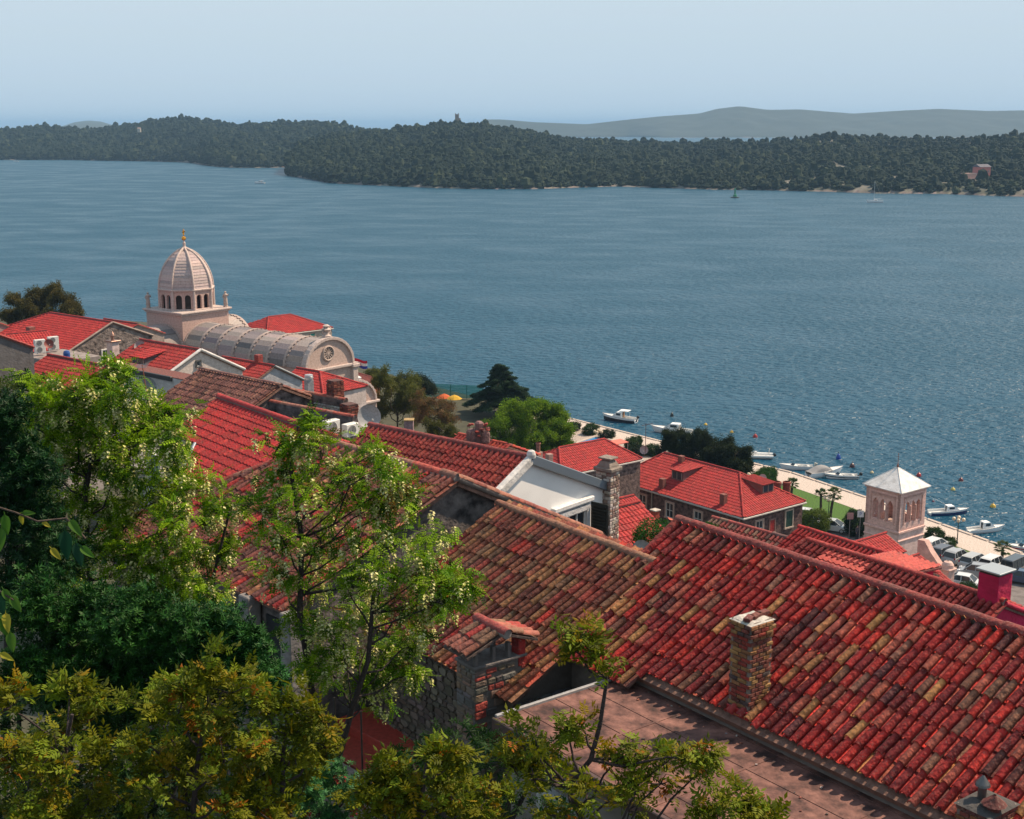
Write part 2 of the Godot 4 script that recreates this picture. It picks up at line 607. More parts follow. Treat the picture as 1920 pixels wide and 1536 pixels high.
func dish(at: Vector3, r: float, aim: Vector3, col: Color, label: String, group := "") -> Node3D:
	var t := base("satellite_dish", at)
	tag(t, label, "satellite dish", group)
	var z := aim.normalized()
	var x := Vector3.UP.cross(z).normalized()
	var bs := Basis(x, z.cross(x), z)
	var m := MB.new()
	m.col = col
	var prof := []
	for k in 7:
		var q := r * k / 6.0
		prof.append([maxf(q, 1e-4), q * q / (r * 3.2)])
	prof.append([r * 1.015, r * r / (r * 3.2) + 0.01])
	for k in range(6, -1, -1):
		var q := r * k / 6.0
		prof.append([maxf(q, 1e-4), q * q / (r * 3.2) - 0.02])
	m.lathe(prof, 28, Transform3D(bs * Basis(Vector3.RIGHT, PI / 2), Vector3.ZERO))
	put(m, "reflector", mats.paint, t)
	var a := MB.new()
	a.col = lin(0.25, 0.25, 0.26)
	a.tube([bs * Vector3(0, -r * 0.95, 0.25 * r), bs * Vector3(0, -r * 0.35, r * 1.05)], [0.015, 0.012], 5)
	a.tube([bs * Vector3(0, 0, -0.02), Vector3(0, -0.1, 0) - z * 0.16, Vector3(0, -r * 1.5, 0) - z * 0.16], [0.03, 0.03, 0.025], 6)
	put(a, "arm", mats.metal, t)
	var b := MB.new()
	b.col = lin(0.4, 0.4, 0.4)
	b.box(bs * Vector3(0, -r * 0.33, r * 1.08), Vector3(0.08, 0.1, 0.1), bs, 0.02)
	put(b, "receiver", mats.paint, t)
	return t

func air_conditioner(at: Vector3, turn: float, s: Vector3, fans: int, label: String, group := "") -> Node3D:
	var t := base("air_conditioner", at, turn)
	tag(t, label, "air conditioner", group)
	var m := MB.new()
	m.col = lin(0.72, 0.72, 0.7)
	m.box(Vector3(0, s.y * 0.5 + 0.06, 0), s, Basis.IDENTITY, 0.02)
	put(m, "casing", mats.paint, t)
	var f := MB.new()
	f.col = lin(0.3, 0.31, 0.32)
	f.box(Vector3(-s.x * 0.3, 0.03, 0), Vector3(0.06, 0.06, s.z * 1.1))
	f.box(Vector3(s.x * 0.3, 0.03, 0), Vector3(0.06, 0.06, s.z * 1.1))
	put(f, "foot", mats.metal, t)
	for k in fans:
		var y := 0.06 + s.y * (k + 0.5) / fans
		var r: float = minf(s.x, s.y / fans) * 0.4
		var g := MB.new()
		g.col = lin(0.16, 0.17, 0.18)
		g.lathe([[1e-4, 0.012], [r, 0.012], [r, -0.01]], 16, Transform3D(Basis(Vector3.RIGHT, PI / 2), Vector3(-s.x * 0.08, y, s.z * 0.5)))
		g.col = lin(0.5, 0.5, 0.5)
		for q in 4:
			g.lathe([[r * (0.25 + q * 0.24), 0.016], [r * (0.25 + q * 0.24), 0.028], [r * (0.3 + q * 0.24), 0.028], [r * (0.3 + q * 0.24), 0.016]], 16, Transform3D(Basis(Vector3.RIGHT, PI / 2), Vector3(-s.x * 0.08, y, s.z * 0.5)))
		put(g, "fan_grille", mats.paint, t)
	return t

# ---------------------------------------------------------------- plants
func leaflet(m: MB, at: Vector3, along: Vector3, side: Vector3, l: float, w: float) -> void:
	# folded leaf blade of four triangles
	var up := side.cross(along).normalized()
	var mid := at + along * l * 0.5 - up * w * 0.18
	var tip := at + along * l - up * l * 0.12
	m.tri(at, at + along * l * 0.45 + side * w * 0.5, mid)
	m.tri(mid, at + along * l * 0.45 + side * w * 0.5, tip)
	m.tri(at, mid, at + along * l * 0.45 - side * w * 0.5)
	m.tri(mid, tip, at + along * l * 0.45 - side * w * 0.5)

func pinnate(pairs: int, length: float, ll: float, lw: float) -> ArrayMesh:
	var m := MB.new()
	for k in pairs:
		var t := (k + 0.8) / (pairs + 0.6)
		var p := Vector3(0, -length * 0.25 * t * t, length * t)
		for s in [-1.0, 1.0]:
			leaflet(m, p, Vector3(s * 0.92, -0.15, 0.38).normalized(), Vector3(-s * 0.38, 0, 0.92), ll * (1.0 - 0.25 * t), lw)
	leaflet(m, Vector3(0, -length * 0.25, length), Vector3(0, -0.2, 1).normalized(), Vector3(1, 0, 0), ll, lw)
	return m.mesh()

func raceme(length: float) -> ArrayMesh:
	var m := MB.new()
	var r := RandomNumberGenerator.new()
	r.seed = 5
	for k in 22:
		var t := k / 21.0
		var a := r.randf() * TAU
		var d := Vector3(cos(a), -0.5, sin(a)).normalized()
		var p := Vector3(0, -length * t, 0) + Vector3(cos(a), 0, sin(a)) * 0.012
		m.col = lin(1, 1, 1) if r.randf() > 0.25 else lin(0.75, 0.8, 0.45)
		leaflet(m, p, d, d.cross(Vector3.UP).normalized(), 0.042 * (1.15 - t * 0.6), 0.036 * (1.15 - t * 0.6))
	return m.mesh()

func rosette(k_: int, l: float, w: float, rise: float) -> ArrayMesh:
	var m := MB.new()
	for k in k_:
		var a := TAU * k / k_ + (k % 3) * 0.3
		var d := Vector3(cos(a), rise + 0.35 * (k % 2), sin(a)).normalized()
		leaflet(m, Vector3(0, 0.02 * (k % 3), 0), d, d.cross(Vector3.UP).normalized(), l * (1.0 - 0.12 * (k % 3)), w)
	return m.mesh()

func clump(n: int, size: float, seed_: int, flat := 1.0) -> ArrayMesh:
	var m := MB.new()
	var r := RandomNumberGenerator.new()
	r.seed = seed_
	for k in n:
		var d := Vector3(r.randf_range(-1, 1), r.randf_range(-1, 1) * flat, r.randf_range(-1, 1))
		var p := d * 0.5
		var al := Vector3(r.randf_range(-1, 1), r.randf_range(-0.6, 0.6) * flat, r.randf_range(-1, 1)).normalized()
		var sd := al.cross(Vector3(r.randf_range(-1, 1), r.randf_range(0.2, 1.5), r.randf_range(-1, 1))).normalized()
		leaflet(m, p, al, sd, size, size * 0.6)
	return m.mesh()

func leaf_mat(key: String, rough: float, back: float) -> StandardMaterial3D:
	var m := mat(key, Color(1, 1, 1), rough)
	m.cull_mode = BaseMaterial3D.CULL_DISABLED
	m.backlight_enabled = true
	m.backlight = Color(back, back, back)
	m.metallic_specular = 0.28
	return m

# o: trunk (points), r0, blobs [[centre, radius], ...], leaf (mesh), lmat, pal, twigs, per (leaves a twig), size
func tree(o: Dictionary) -> Node3D:
	var tr: Array = o.trunk
	var root := base(o.called, tr[0])
	tag(root, o.label, o.get("cat", "tree"), o.get("group", ""))
	var org: Vector3 = tr[0]
	var r0: float = o.r0
	var bark := MB.new()
	bark.col = o.get("bark", lin(0.045, 0.035, 0.03))
	var pts := []
	var rad := []
	for k in tr.size():
		pts.append(tr[k] - org)
		rad.append(lerpf(r0, r0 * 0.45, float(k) / (tr.size() - 1)))
	bark.tube(pts, rad, 8)
	put(bark, "trunk", mats.bark, root)
	var xfs := []
	var cols := []
	var fx := []
	var fc := []
	var pal: Array = o.pal
	var twig_mesh := MB.new()
	twig_mesh.col = bark.col
	var bi := 0
	for b in o.blobs:
		var c: Vector3 = b[0] - org
		var r: float = b[1]
		# limb from the trunk to the clump, leaving the trunk below the clump
		var best: Vector3 = pts[-1]
		var bd := 1e9
		var br: float = rad[-1]
		for k in range(1, pts.size()):
			for q in 5:
				var p: Vector3 = pts[k - 1].lerp(pts[k], q / 4.0)
				var dd := p.distance_to(c - Vector3(0, r * 0.9 + p.distance_to(c) * 0.35, 0))
				if p.y < c.y + r and dd < bd:
					bd = dd
					best = p
					br = lerpf(rad[k - 1], rad[k], q / 4.0)
		var span := best.distance_to(c)
		if span > 0.05:
			var lr := minf(br * 0.7, maxf(o.get("limb", 0.035), 0.012 * span))
			var j1 := Vector3(rng.randf_range(-1, 1), rng.randf_range(-0.5, 0.5), rng.randf_range(-1, 1)) * span * 0.07
			var m1 := best.lerp(c, 0.35) + Vector3(0, -span * 0.06, 0) + j1
			var m2 := best.lerp(c, 0.7) + Vector3(0, span * 0.02, 0) - j1
			var limb := MB.new()
			limb.col = bark.col
			limb.tube([best, m1, m2, c], [lr, lr * 0.8, lr * 0.6, lr * 0.35], 6)
			put(limb, "limb", mats.bark, root)
		var nt: int = int(o.twigs * (b[2] if b.size() > 2 else 1.0))
		# boughs of uneven length carry the twigs, so that the outline breaks up
		var nb: int = o.get("boughs", 6)
		var ends := []
		for k in nb:
			var bd2 := Vector3(rng.randfn(), rng.randfn() * o.get("flat", 0.8) + o.get("rise", 0.15), rng.randfn()).normalized()
			var e2: Vector3 = c + bd2 * r * rng.randf_range(0.25, o.get("reach", 1.25))
			ends.append(e2)
			var br2: float = r0 * o.get("twig", 0.07) * 2.2
			if o.get("show_twigs", true):
				twig_mesh.tube([c, c.lerp(e2, 0.5) + Vector3(rng.randfn(), rng.randfn(), rng.randfn()) * r * 0.08, e2], [br2, br2 * 0.75, br2 * 0.4], 5, false)
		for k in nt:
			var c2: Vector3 = ends[k % nb]
			var d := Vector3(rng.randfn(), rng.randfn() * o.get("flat", 0.8) + o.get("rise", 0.15), rng.randfn()).normalized()
			var len_: float = r * o.get("tuft", 0.62) * pow(rng.randf_range(0.15, 1.0), 0.7) * rng.randf_range(0.8, 1.3)
			var st := c2 + Vector3(rng.randfn(), rng.randfn(), rng.randfn()) * r * 0.1
			var en := c2 + d * len_
			var md := st.lerp(en, 0.5) + Vector3(0, -len_ * o.get("sag", 0.05), 0)
			var tr_: float = r0 * o.get("twig", 0.07)
			if o.get("show_twigs", true):
				twig_mesh.tube([st, md, en], [tr_, tr_ * 0.7, tr_ * 0.35], 4, false)
			var tone: Color = pick(pal)
			for q in int(o.per):
				var t := rng.randf_range(0.3, 1.05)
				var p := st.lerp(md, t * 2.0) if t < 0.5 else md.lerp(en, t * 2.0 - 1.0)
				p += Vector3(rng.randfn(), rng.randfn(), rng.randfn()) * o.get("spread", 0.04)
				var ax := (d + Vector3(rng.randfn(), rng.randfn() * 0.6 - o.get("droop", 0.2), rng.randfn()) * 0.75).normalized()
				var upv := (Vector3.UP + Vector3(rng.randfn(), rng.randfn(), rng.randfn()) * 0.5).normalized()
				var x := upv.cross(ax).normalized()
				if x.length() < 0.5: x = Vector3.RIGHT
				var s: float = o.get("size", 1.0) * rng.randf_range(0.7, 1.2)
				xfs.append(Transform3D(Basis(x * s, ax.cross(x) * s, ax * s), p))
				cols.append(jit(tone if rng.randf() < 0.7 else pick(pal), 0.22))
			if o.has("flower") and rng.randf() < o.flower_p:
				for q in o.get("flower_n", 2):
					var s2 := rng.randf_range(0.7, 1.25)
					var bs := Basis(Vector3.UP, rng.randf() * TAU) * Basis(Vector3.RIGHT, rng.randf_range(-0.5, 0.5))
					fx.append(Transform3D(bs.scaled(Vector3(s2, s2, s2)), en + Vector3(rng.randfn(), rng.randfn() - 0.6, rng.randfn()) * 0.07))
					fc.append(jit(pick(o.flower_pal), 0.15))
		bi += 1
	if twig_mesh.v.size() > 0:
		put(twig_mesh, "twigs", mats.bark, root).set_meta("kind", "stuff")
	scatter(o.leaf, xfs, cols, "crown", mats[o.lmat], root).set_meta("kind", "stuff")
	if fx.size() > 0:
		scatter(o.flower, fx, fc, "blossom", mats.petal, root).set_meta("kind", "stuff")
	return root

func palm(at: Vector3, h: float, label: String, lean := Vector3.ZERO, fr := 1.0) -> Node3D:
	var root := base("palm_tree", at)
	tag(root, label, "palm tree", "palms on the waterfront")
	var m := MB.new()
	var pts := []
	var rad := []
	for k in 13:
		var t := k / 12.0
		pts.append(Vector3(0, h * t, 0) + lean * t * t)
		rad.append((0.17 if k % 2 == 0 else 0.145) * (1.25 - 0.35 * t))
	m.col = lin(0.08, 0.06, 0.045)
	m.tube(pts, rad, 9)
	put(m, "trunk", mats.bark, root)
	var top: Vector3 = pts[-1]
	for k in 34:
		var a := k * 2.399
		var el := rng.randf_range(-0.5, 1.15)
		var d := Vector3(cos(a) * cos(el), sin(el), sin(a) * cos(el))
		var f := MB.new()
		f.col = jit(lin(0.05, 0.085, 0.025), 0.3)
		var l := rng.randf_range(0.7, 0.95) * fr
		var tip := top + d * l
		f.tube([top, top.lerp(tip, 0.6) + Vector3(0, 0.04, 0), tip], [0.02, 0.015, 0.01], 4, false)
		var x := Vector3.UP.cross(d).normalized()
		var y := d.cross(x)
		for q in 11:
			var fa := (q - 5) / 5.0 * 1.25
			var ld := (d * cos(fa) + x * sin(fa)).normalized()
			leaflet(f, tip - d * 0.1, (ld + Vector3(0, -0.18, 0)).normalized(), ld.cross(y).normalized(), 0.62 * fr * (1.0 - 0.3 * absf(fa)), 0.11)
		put(f, "frond", mats.leaf, root)
	return root

# clipped hedge or bush made of leaf clumps over a dark twig body
func bush(at: Vector3, size: Vector3, turn: float, pal: Array, label: String, called := "bush", group := "", dens := 1.0, leaf := "clump_s", ls := 0.34) -> Node3D:
	var root := base(called, at, turn)
	tag(root, label, "hedge" if called == "hedge" else "bush", group)
	var xfs := []
	var cols := []
	var n := int((size.x * size.y + size.y * size.z + size.x * size.z) * 26.0 * dens)
	for k in n:
		var d := Vector3(rng.randfn(), rng.randfn(), rng.randfn()).normalized()
		var pw: float = 0.72 if called == "hedge" else 1.0
		var e := Vector3(signf(d.x) * pow(absf(d.x), pw), signf(d.y) * pow(absf(d.y), pw), signf(d.z) * pow(absf(d.z), pw))
		var lump := 1.0 + 0.13 * sin(d.x * 7.0 + at.x) * cos(d.z * 6.0 + at.z) + 0.08 * sin(d.y * 11.0)
		var p := e * size * 0.5 * lump * rng.randf_range(0.78, 1.03)
		p.y += size.y * 0.5
		if p.y < 0.0: continue
		var s := ls * rng.randf_range(0.7, 1.3)
		xfs.append(Transform3D(Basis.from_euler(Vector3(rng.randf() * TAU, rng.randf() * TAU, 0)).scaled(Vector3(s, s, s)), p))
		cols.append(jit(pick(pal), 0.25))
	var m := MB.new()
	m.col = lin(0.03, 0.025, 0.02)
	for k in 7:
		var a := k * 0.9
		m.tube([Vector3(cos(a) * size.x * 0.08, 0, sin(a) * size.z * 0.08), Vector3(cos(a) * size.x * 0.22, size.y * 0.45, sin(a) * size.z * 0.22), Vector3(cos(a) * size.x * 0.33, size.y * 0.75, sin(a) * size.z * 0.33)], [0.05, 0.04, 0.02], 5)
	put(m, "stems", mats.bark, root)
	scatter(mats_mesh(leaf), xfs, cols, "foliage", mats.leaf, root).set_meta("kind", "stuff")
	return root

var meshes := {}
func mats_mesh(k: String) -> ArrayMesh:
	return meshes[k]

# ---------------------------------------------------------------- far land and water
func table(tab: Array, t: float, col: int) -> float:
	for k in tab.size() - 1:
		if t <= tab[k + 1][0]:
			var q := clampf((t - tab[k][0]) / (tab[k + 1][0] - tab[k][0]), 0.0, 1.0)
			return lerpf(tab[k][col], tab[k + 1][col], q)
	return tab[-1][col]

# hill from a table of [direction, shore distance, ridge distance, ridge height]
func hill_point(tab: Array, nz: FastNoiseLite, t: float, s: float, bump := 1.0) -> Vector3:
	var sh := table(tab, t, 1)
	var rd := table(tab, t, 2)
	var ra := table(tab, t, 3)
	var z := lerpf(sh, rd, s)
	var x := t * z
	var y: float
	var nn := nz.get_noise_2d(x, z)
	if s <= 1.0:
		y = 3.2 * clampf(s * 30.0, 0.0, 1.0) + (ra - 3.2) * pow(maxf(s, 0.0), 0.92)
		y += nn * ra * 0.16 * bump * sin(clampf(s, 0.0, 1.0) * PI)
	else:
		y = ra * cos((s - 1.0) * 1.9) - 4.0 * (s - 1.0)
	if s <= 0.0:
		y = -1.5
	return Vector3(x, y, -z)

func hills(tab: Array, called: String, seed_: int, cols_: int, rock: float, bump := 1.0) -> FastNoiseLite:
	var nz := FastNoiseLite.new()
	nz.seed = seed_
	nz.frequency = 0.006
	nz.fractal_octaves = 4
	var t0: float = tab[0][0]
	var t1: float = tab[-1][0]
	var rows := []
	var cols := []
	var ss := [0.0, 0.004, 0.012, 0.03, 0.06]
	for k in range(1, 27): ss.append(0.06 + 0.94 * k / 26.0)
	for k in range(1, 7): ss.append(1.0 + k * 0.12)
	for s in ss:
		var row := PackedVector3Array()
		var rc := []
		for j in cols_ + 1:
			var t := lerpf(t0, t1, float(j) / cols_)
			var jag := nz.get_noise_2d(t * 40000.0, 17.0) * 0.012
			var p := hill_point(tab, nz, t, s + (jag if s < 0.03 and s > 0.0 else 0.0), bump)
			row.append(p)
			var g := clampf(nz.get_noise_2d(p.x * 3.0 + 500.0, p.z * 3.0) * 1.8 + rock, 0.0, 1.0)
			var c := lin(0.035, 0.045, 0.022).lerp(lin(0.2, 0.185, 0.16), g)
			if s < 0.007: c = jit(lin(0.2, 0.165, 0.14), 0.4)
			rc.append(c)
		rows.append(row)
		cols.append(rc)
	var m := MB.new()
	m.grid(rows, cols)
	structure(m, called, mats.earth)
	return nz

func crown_blob(seed_: int, flat: float) -> ArrayMesh:
	var s := SphereMesh.new()
	s.radius = 1.0
	s.height = 2.0
	s.radial_segments = 9
	s.rings = 5
	var a := s.get_mesh_arrays()
	var vs: PackedVector3Array = a[Mesh.ARRAY_VERTEX]
	var ix: PackedInt32Array = a[Mesh.ARRAY_INDEX]
	var f := FastNoiseLite.new()
	f.seed = seed_
	f.frequency = 1.1
	f.fractal_octaves = 3
	for k in vs.size():
		var q := vs[k]
		vs[k] = q * (1.0 + 0.75 * f.get_noise_3dv(q * 1.3)) * Vector3(1, flat, 1) + Vector3(0, flat * 0.75, 0)
	var m := MB.new()
	for k in range(0, ix.size(), 3):
		m.tri(vs[ix[k]], vs[ix[k + 1]], vs[ix[k + 2]])
	return m.mesh()

func forest(tab: Array, nz: FastNoiseLite, n: int, smin: float, smax: float, thin: Callable, label: String, called: String) -> void:
	var root := base(called)
	tag(root, label, "forest", "", "stuff")
	var sets := [[[], []], [[], []], [[], []]]
	var t0: float = tab[0][0]
	var t1: float = tab[-1][0]
	for k in n:
		var t := rng.randf_range(t0, t1)
		var s := rng.randf()
		if s < 0.006: continue
		if rng.randf() > thin.call(t, s): continue
		var p := hill_point(tab, nz, t, s)
		var g := nz.get_noise_2d(p.x * 3.0 + 500.0, p.z * 3.0)
		if rng.randf() < g * 1.3: continue
		var w := rng.randf_range(smin, smax) * (0.5 if rng.randf() < 0.4 else 1.0) * (1.7 if rng.randf() < 0.1 else 1.0)
		var i := rng.randi() % 3
		var bs := Basis(Vector3.UP, rng.randf() * TAU).scaled(Vector3(w, w * rng.randf_range(0.85, 1.3), w))
		sets[i][0].append(Transform3D(bs, p - Vector3(0, w * 0.12, 0)))
		var c := lin(0.005, 0.013, 0.008).lerp(lin(0.014, 0.025, 0.011), rng.randf() * nz.get_noise_2d(p.x * 0.5, p.z * 0.5) + 0.5)
		if rng.randf() < 0.1 + 0.25 * maxf(nz.get_noise_2d(p.x * 1.5, p.z * 1.5 + 900.0), 0.0): c = lin(0.03, 0.042, 0.02)
		sets[i][1].append(c)
	for i in 3:
		scatter(crown_blob(i + 3, [0.5, 0.65, 0.85][i]), sets[i][0], sets[i][1], "tree_crowns", mats.leaf_far, root).set_meta("kind", "stuff")

func inland(x: float, z: float) -> float:
	# metres inland of the quay edge
	return (x - 9.48) * -0.827 + (z + 220.54) * 0.562

func ground_alt(p: float) -> float:
	var t := [[0.0, 1.5], [45.0, 2.5], [71.0, 5.0], [88.0, 17.0], [100.0, 27.0], [111.0, 34.0], [118.0, 36.5], [126.0, 40.0], [133.0, 45.0], [152.0, 47.0], [420.0, 60.0]]
	return table(t, p, 1)

func land_alt(x: float, z: float) -> float:
	# the hill falls away from the look-out as well as from the ridge line
	var t := [[0.0, 47.0], [8.0, 44.0], [14.0, 40.5], [20.0, 37.5], [28.0, 35.0], [40.0, 32.0], [60.0, 27.0], [90.0, 22.0], [130.0, 16.0], [170.0, 9.0], [220.0, 4.0], [400.0, 3.0], [600.0, 60.0]]
	return minf(ground_alt(inland(x, z)), table(t, Vector2(x, z).length(), 1))

# ---------------------------------------------------------------- church, tower, boats, cars, street furniture
# a wall face with n arched openings; local x across (centred), y up, wall thickness along -z
func arcade(m: MB, w: float, y0: float, y1: float, n: int, ow: float, gap: float, sill: float, spring: float, th: float, xf: Transform3D, pointed := false) -> void:
	var tot := n * ow + (n - 1) * gap
	var xs := -tot * 0.5
	var back := xf * Transform3D(Basis.IDENTITY, Vector3(0, 0, -th))
	var q := func(a: float, b: float, c: float, d: float):
		m.prism(PackedVector2Array([Vector2(a, c), Vector2(a, d), Vector2(b, d), Vector2(b, c)]), th, back)
	q.call(-w * 0.5, w * 0.5, y0, sill)
	q.call(-w * 0.5, xs, sill, y1)
	q.call(-xs, w * 0.5, sill, y1)
	for k in n - 1:
		var x := xs + (k + 1) * ow + k * gap
		q.call(x, x + gap, sill, spring)
	var poly := PackedVector2Array([Vector2(-xs, y1), Vector2(xs, y1)])
	for k in n:
		var x := xs + k * (ow + gap)
		var r := ow * 0.5
		for j in 9:
			var a := PI - PI * j / 8.0
			var yy := sin(a) * r * (1.0 if not pointed else 1.45)
			var xx := cos(a) * r
			if pointed: xx = signf(xx) * r * (1.0 - pow(yy / (r * 1.45), 1.6))
			poly.append(Vector2(x + r + xx, spring + yy))
	m.prism(poly, th, back)

func stone_statue(parent: Node, at: Vector3, h: float, turn: float) -> void:
	var m := MB.new()
	m.col = lin(0.5, 0.4, 0.36)
	var t := Transform3D(Basis(Vector3.UP, turn), at)
	m.lathe([[0.32, 0], [0.34, 0.12], [0.26, 0.16], [0.24, 0.4], [0.3, 0.44], [0.3, 0.5]], 8, t, true)
	m.lathe([[0.26, 0.5], [0.24, 0.5 + h * 0.25], [0.2, 0.5 + h * 0.5], [0.27, 0.5 + h * 0.7], [0.2, 0.5 + h * 0.78], [0.08, 0.5 + h * 0.82], [0.13, 0.5 + h * 0.87], [0.14, 0.5 + h * 0.94], [0.02, 0.5 + h]], 9, t)
	m.tube([t * Vector3(-0.22, 0.5 + h * 0.7, 0), t * Vector3(-0.32, 0.5 + h * 0.5, 0.12), t * Vector3(-0.12, 0.5 + h * 0.45, 0.28)], [0.08, 0.07, 0.05], 6)
	m.tube([t * Vector3(0.22, 0.5 + h * 0.7, 0), t * Vector3(0.36, 0.5 + h * 0.6, 0.05), t * Vector3(0.4, 0.5 + h * 0.8, 0.1)], [0.08, 0.07, 0.05], 6)
	put(m, "statue", mats.stone, parent)

func vault(parent: Node3D, part: String, xf: Transform3D, hw: float, rise: float, l: float, bays: int, pal: Array, a0 := 0.0, a1 := PI, courses := 14) -> MeshInstance3D:
	# barrel of stone slabs: axis along local x from 0 to l, spring line at y = 0
	var rib := MB.new()
	rib.col = lin(0.46, 0.37, 0.34)
	var core := MB.new()
	core.col = lin(0.3, 0.26, 0.25)
	var rows := []
	for s in [0.0, l]:
		var r := PackedVector3Array()
		for k in 25:
			var a := lerpf(a0, a1, k / 24.0)
			r.append(Vector3(s, sin(a) * (rise - 0.06), cos(a) * (hw - 0.06)))
		rows.append(r)
	core.grid(rows)
	var root := put(core, part, mats.stone, parent, xf)
	for b in bays + 1:
		var x := l * b / bays
		var pts := []
		for k in 19:
			var a := lerpf(a0, a1, k / 18.0)
			pts.append(Vector3(x, sin(a) * (rise + 0.05), cos(a) * (hw + 0.05)))
		for k in 18:
			var d: Vector3 = pts[k + 1] - pts[k]
			var c: Vector3 = (pts[k] + pts[k + 1]) * 0.5
			var y := Vector3(0, c.y / (rise * rise), c.z / (hw * hw)).normalized()
			var bs := Basis(Vector3.RIGHT, y, Vector3.RIGHT.cross(y).normalized())
			rib.box(c, Vector3(0.34, 0.2, d.length() * 1.04), bs)
			if b > 0 and b < bays + 1:
				rib.box(c + y * 0.06 + Vector3(0.3 if b < bays else -0.3, 0, 0), Vector3(0.16, 0.14, d.length() * 0.45), bs)
	put(rib, "rib", mats.stone, root)
	for b in bays:
		for k in courses:
			var aa := lerpf(a0, a1, float(k) / courses)
			var ab := lerpf(a0, a1, float(k + 1) / courses)
			if cos((aa + ab) * 0.5) < -0.75 and rise > 2.0: continue
			var m := MB.new()
			m.col = jit(pick(pal), 0.16)
			var p0 := Vector3(0, sin(aa) * rise, cos(aa) * hw)
			var p1 := Vector3(0, sin(ab) * rise, cos(ab) * hw)
			var c := (p0 + p1) * 0.5
			var y := Vector3(0, c.y / (rise * rise), c.z / (hw * hw)).normalized()
			var tilt := 0.03 if c.z > 0.0 else -0.03
			var bs := Basis(Vector3.RIGHT, tilt) * Basis(Vector3.RIGHT, y, Vector3.RIGHT.cross(y).normalized())
			m.box(Vector3(l * (b + 0.5) / bays, c.y, c.z) + y * 0.0, Vector3(l / bays - 0.3, 0.09, p0.distance_to(p1) * 1.06), bs, 0.012)
			put(m, "slab", mats.stone, root)
	return root

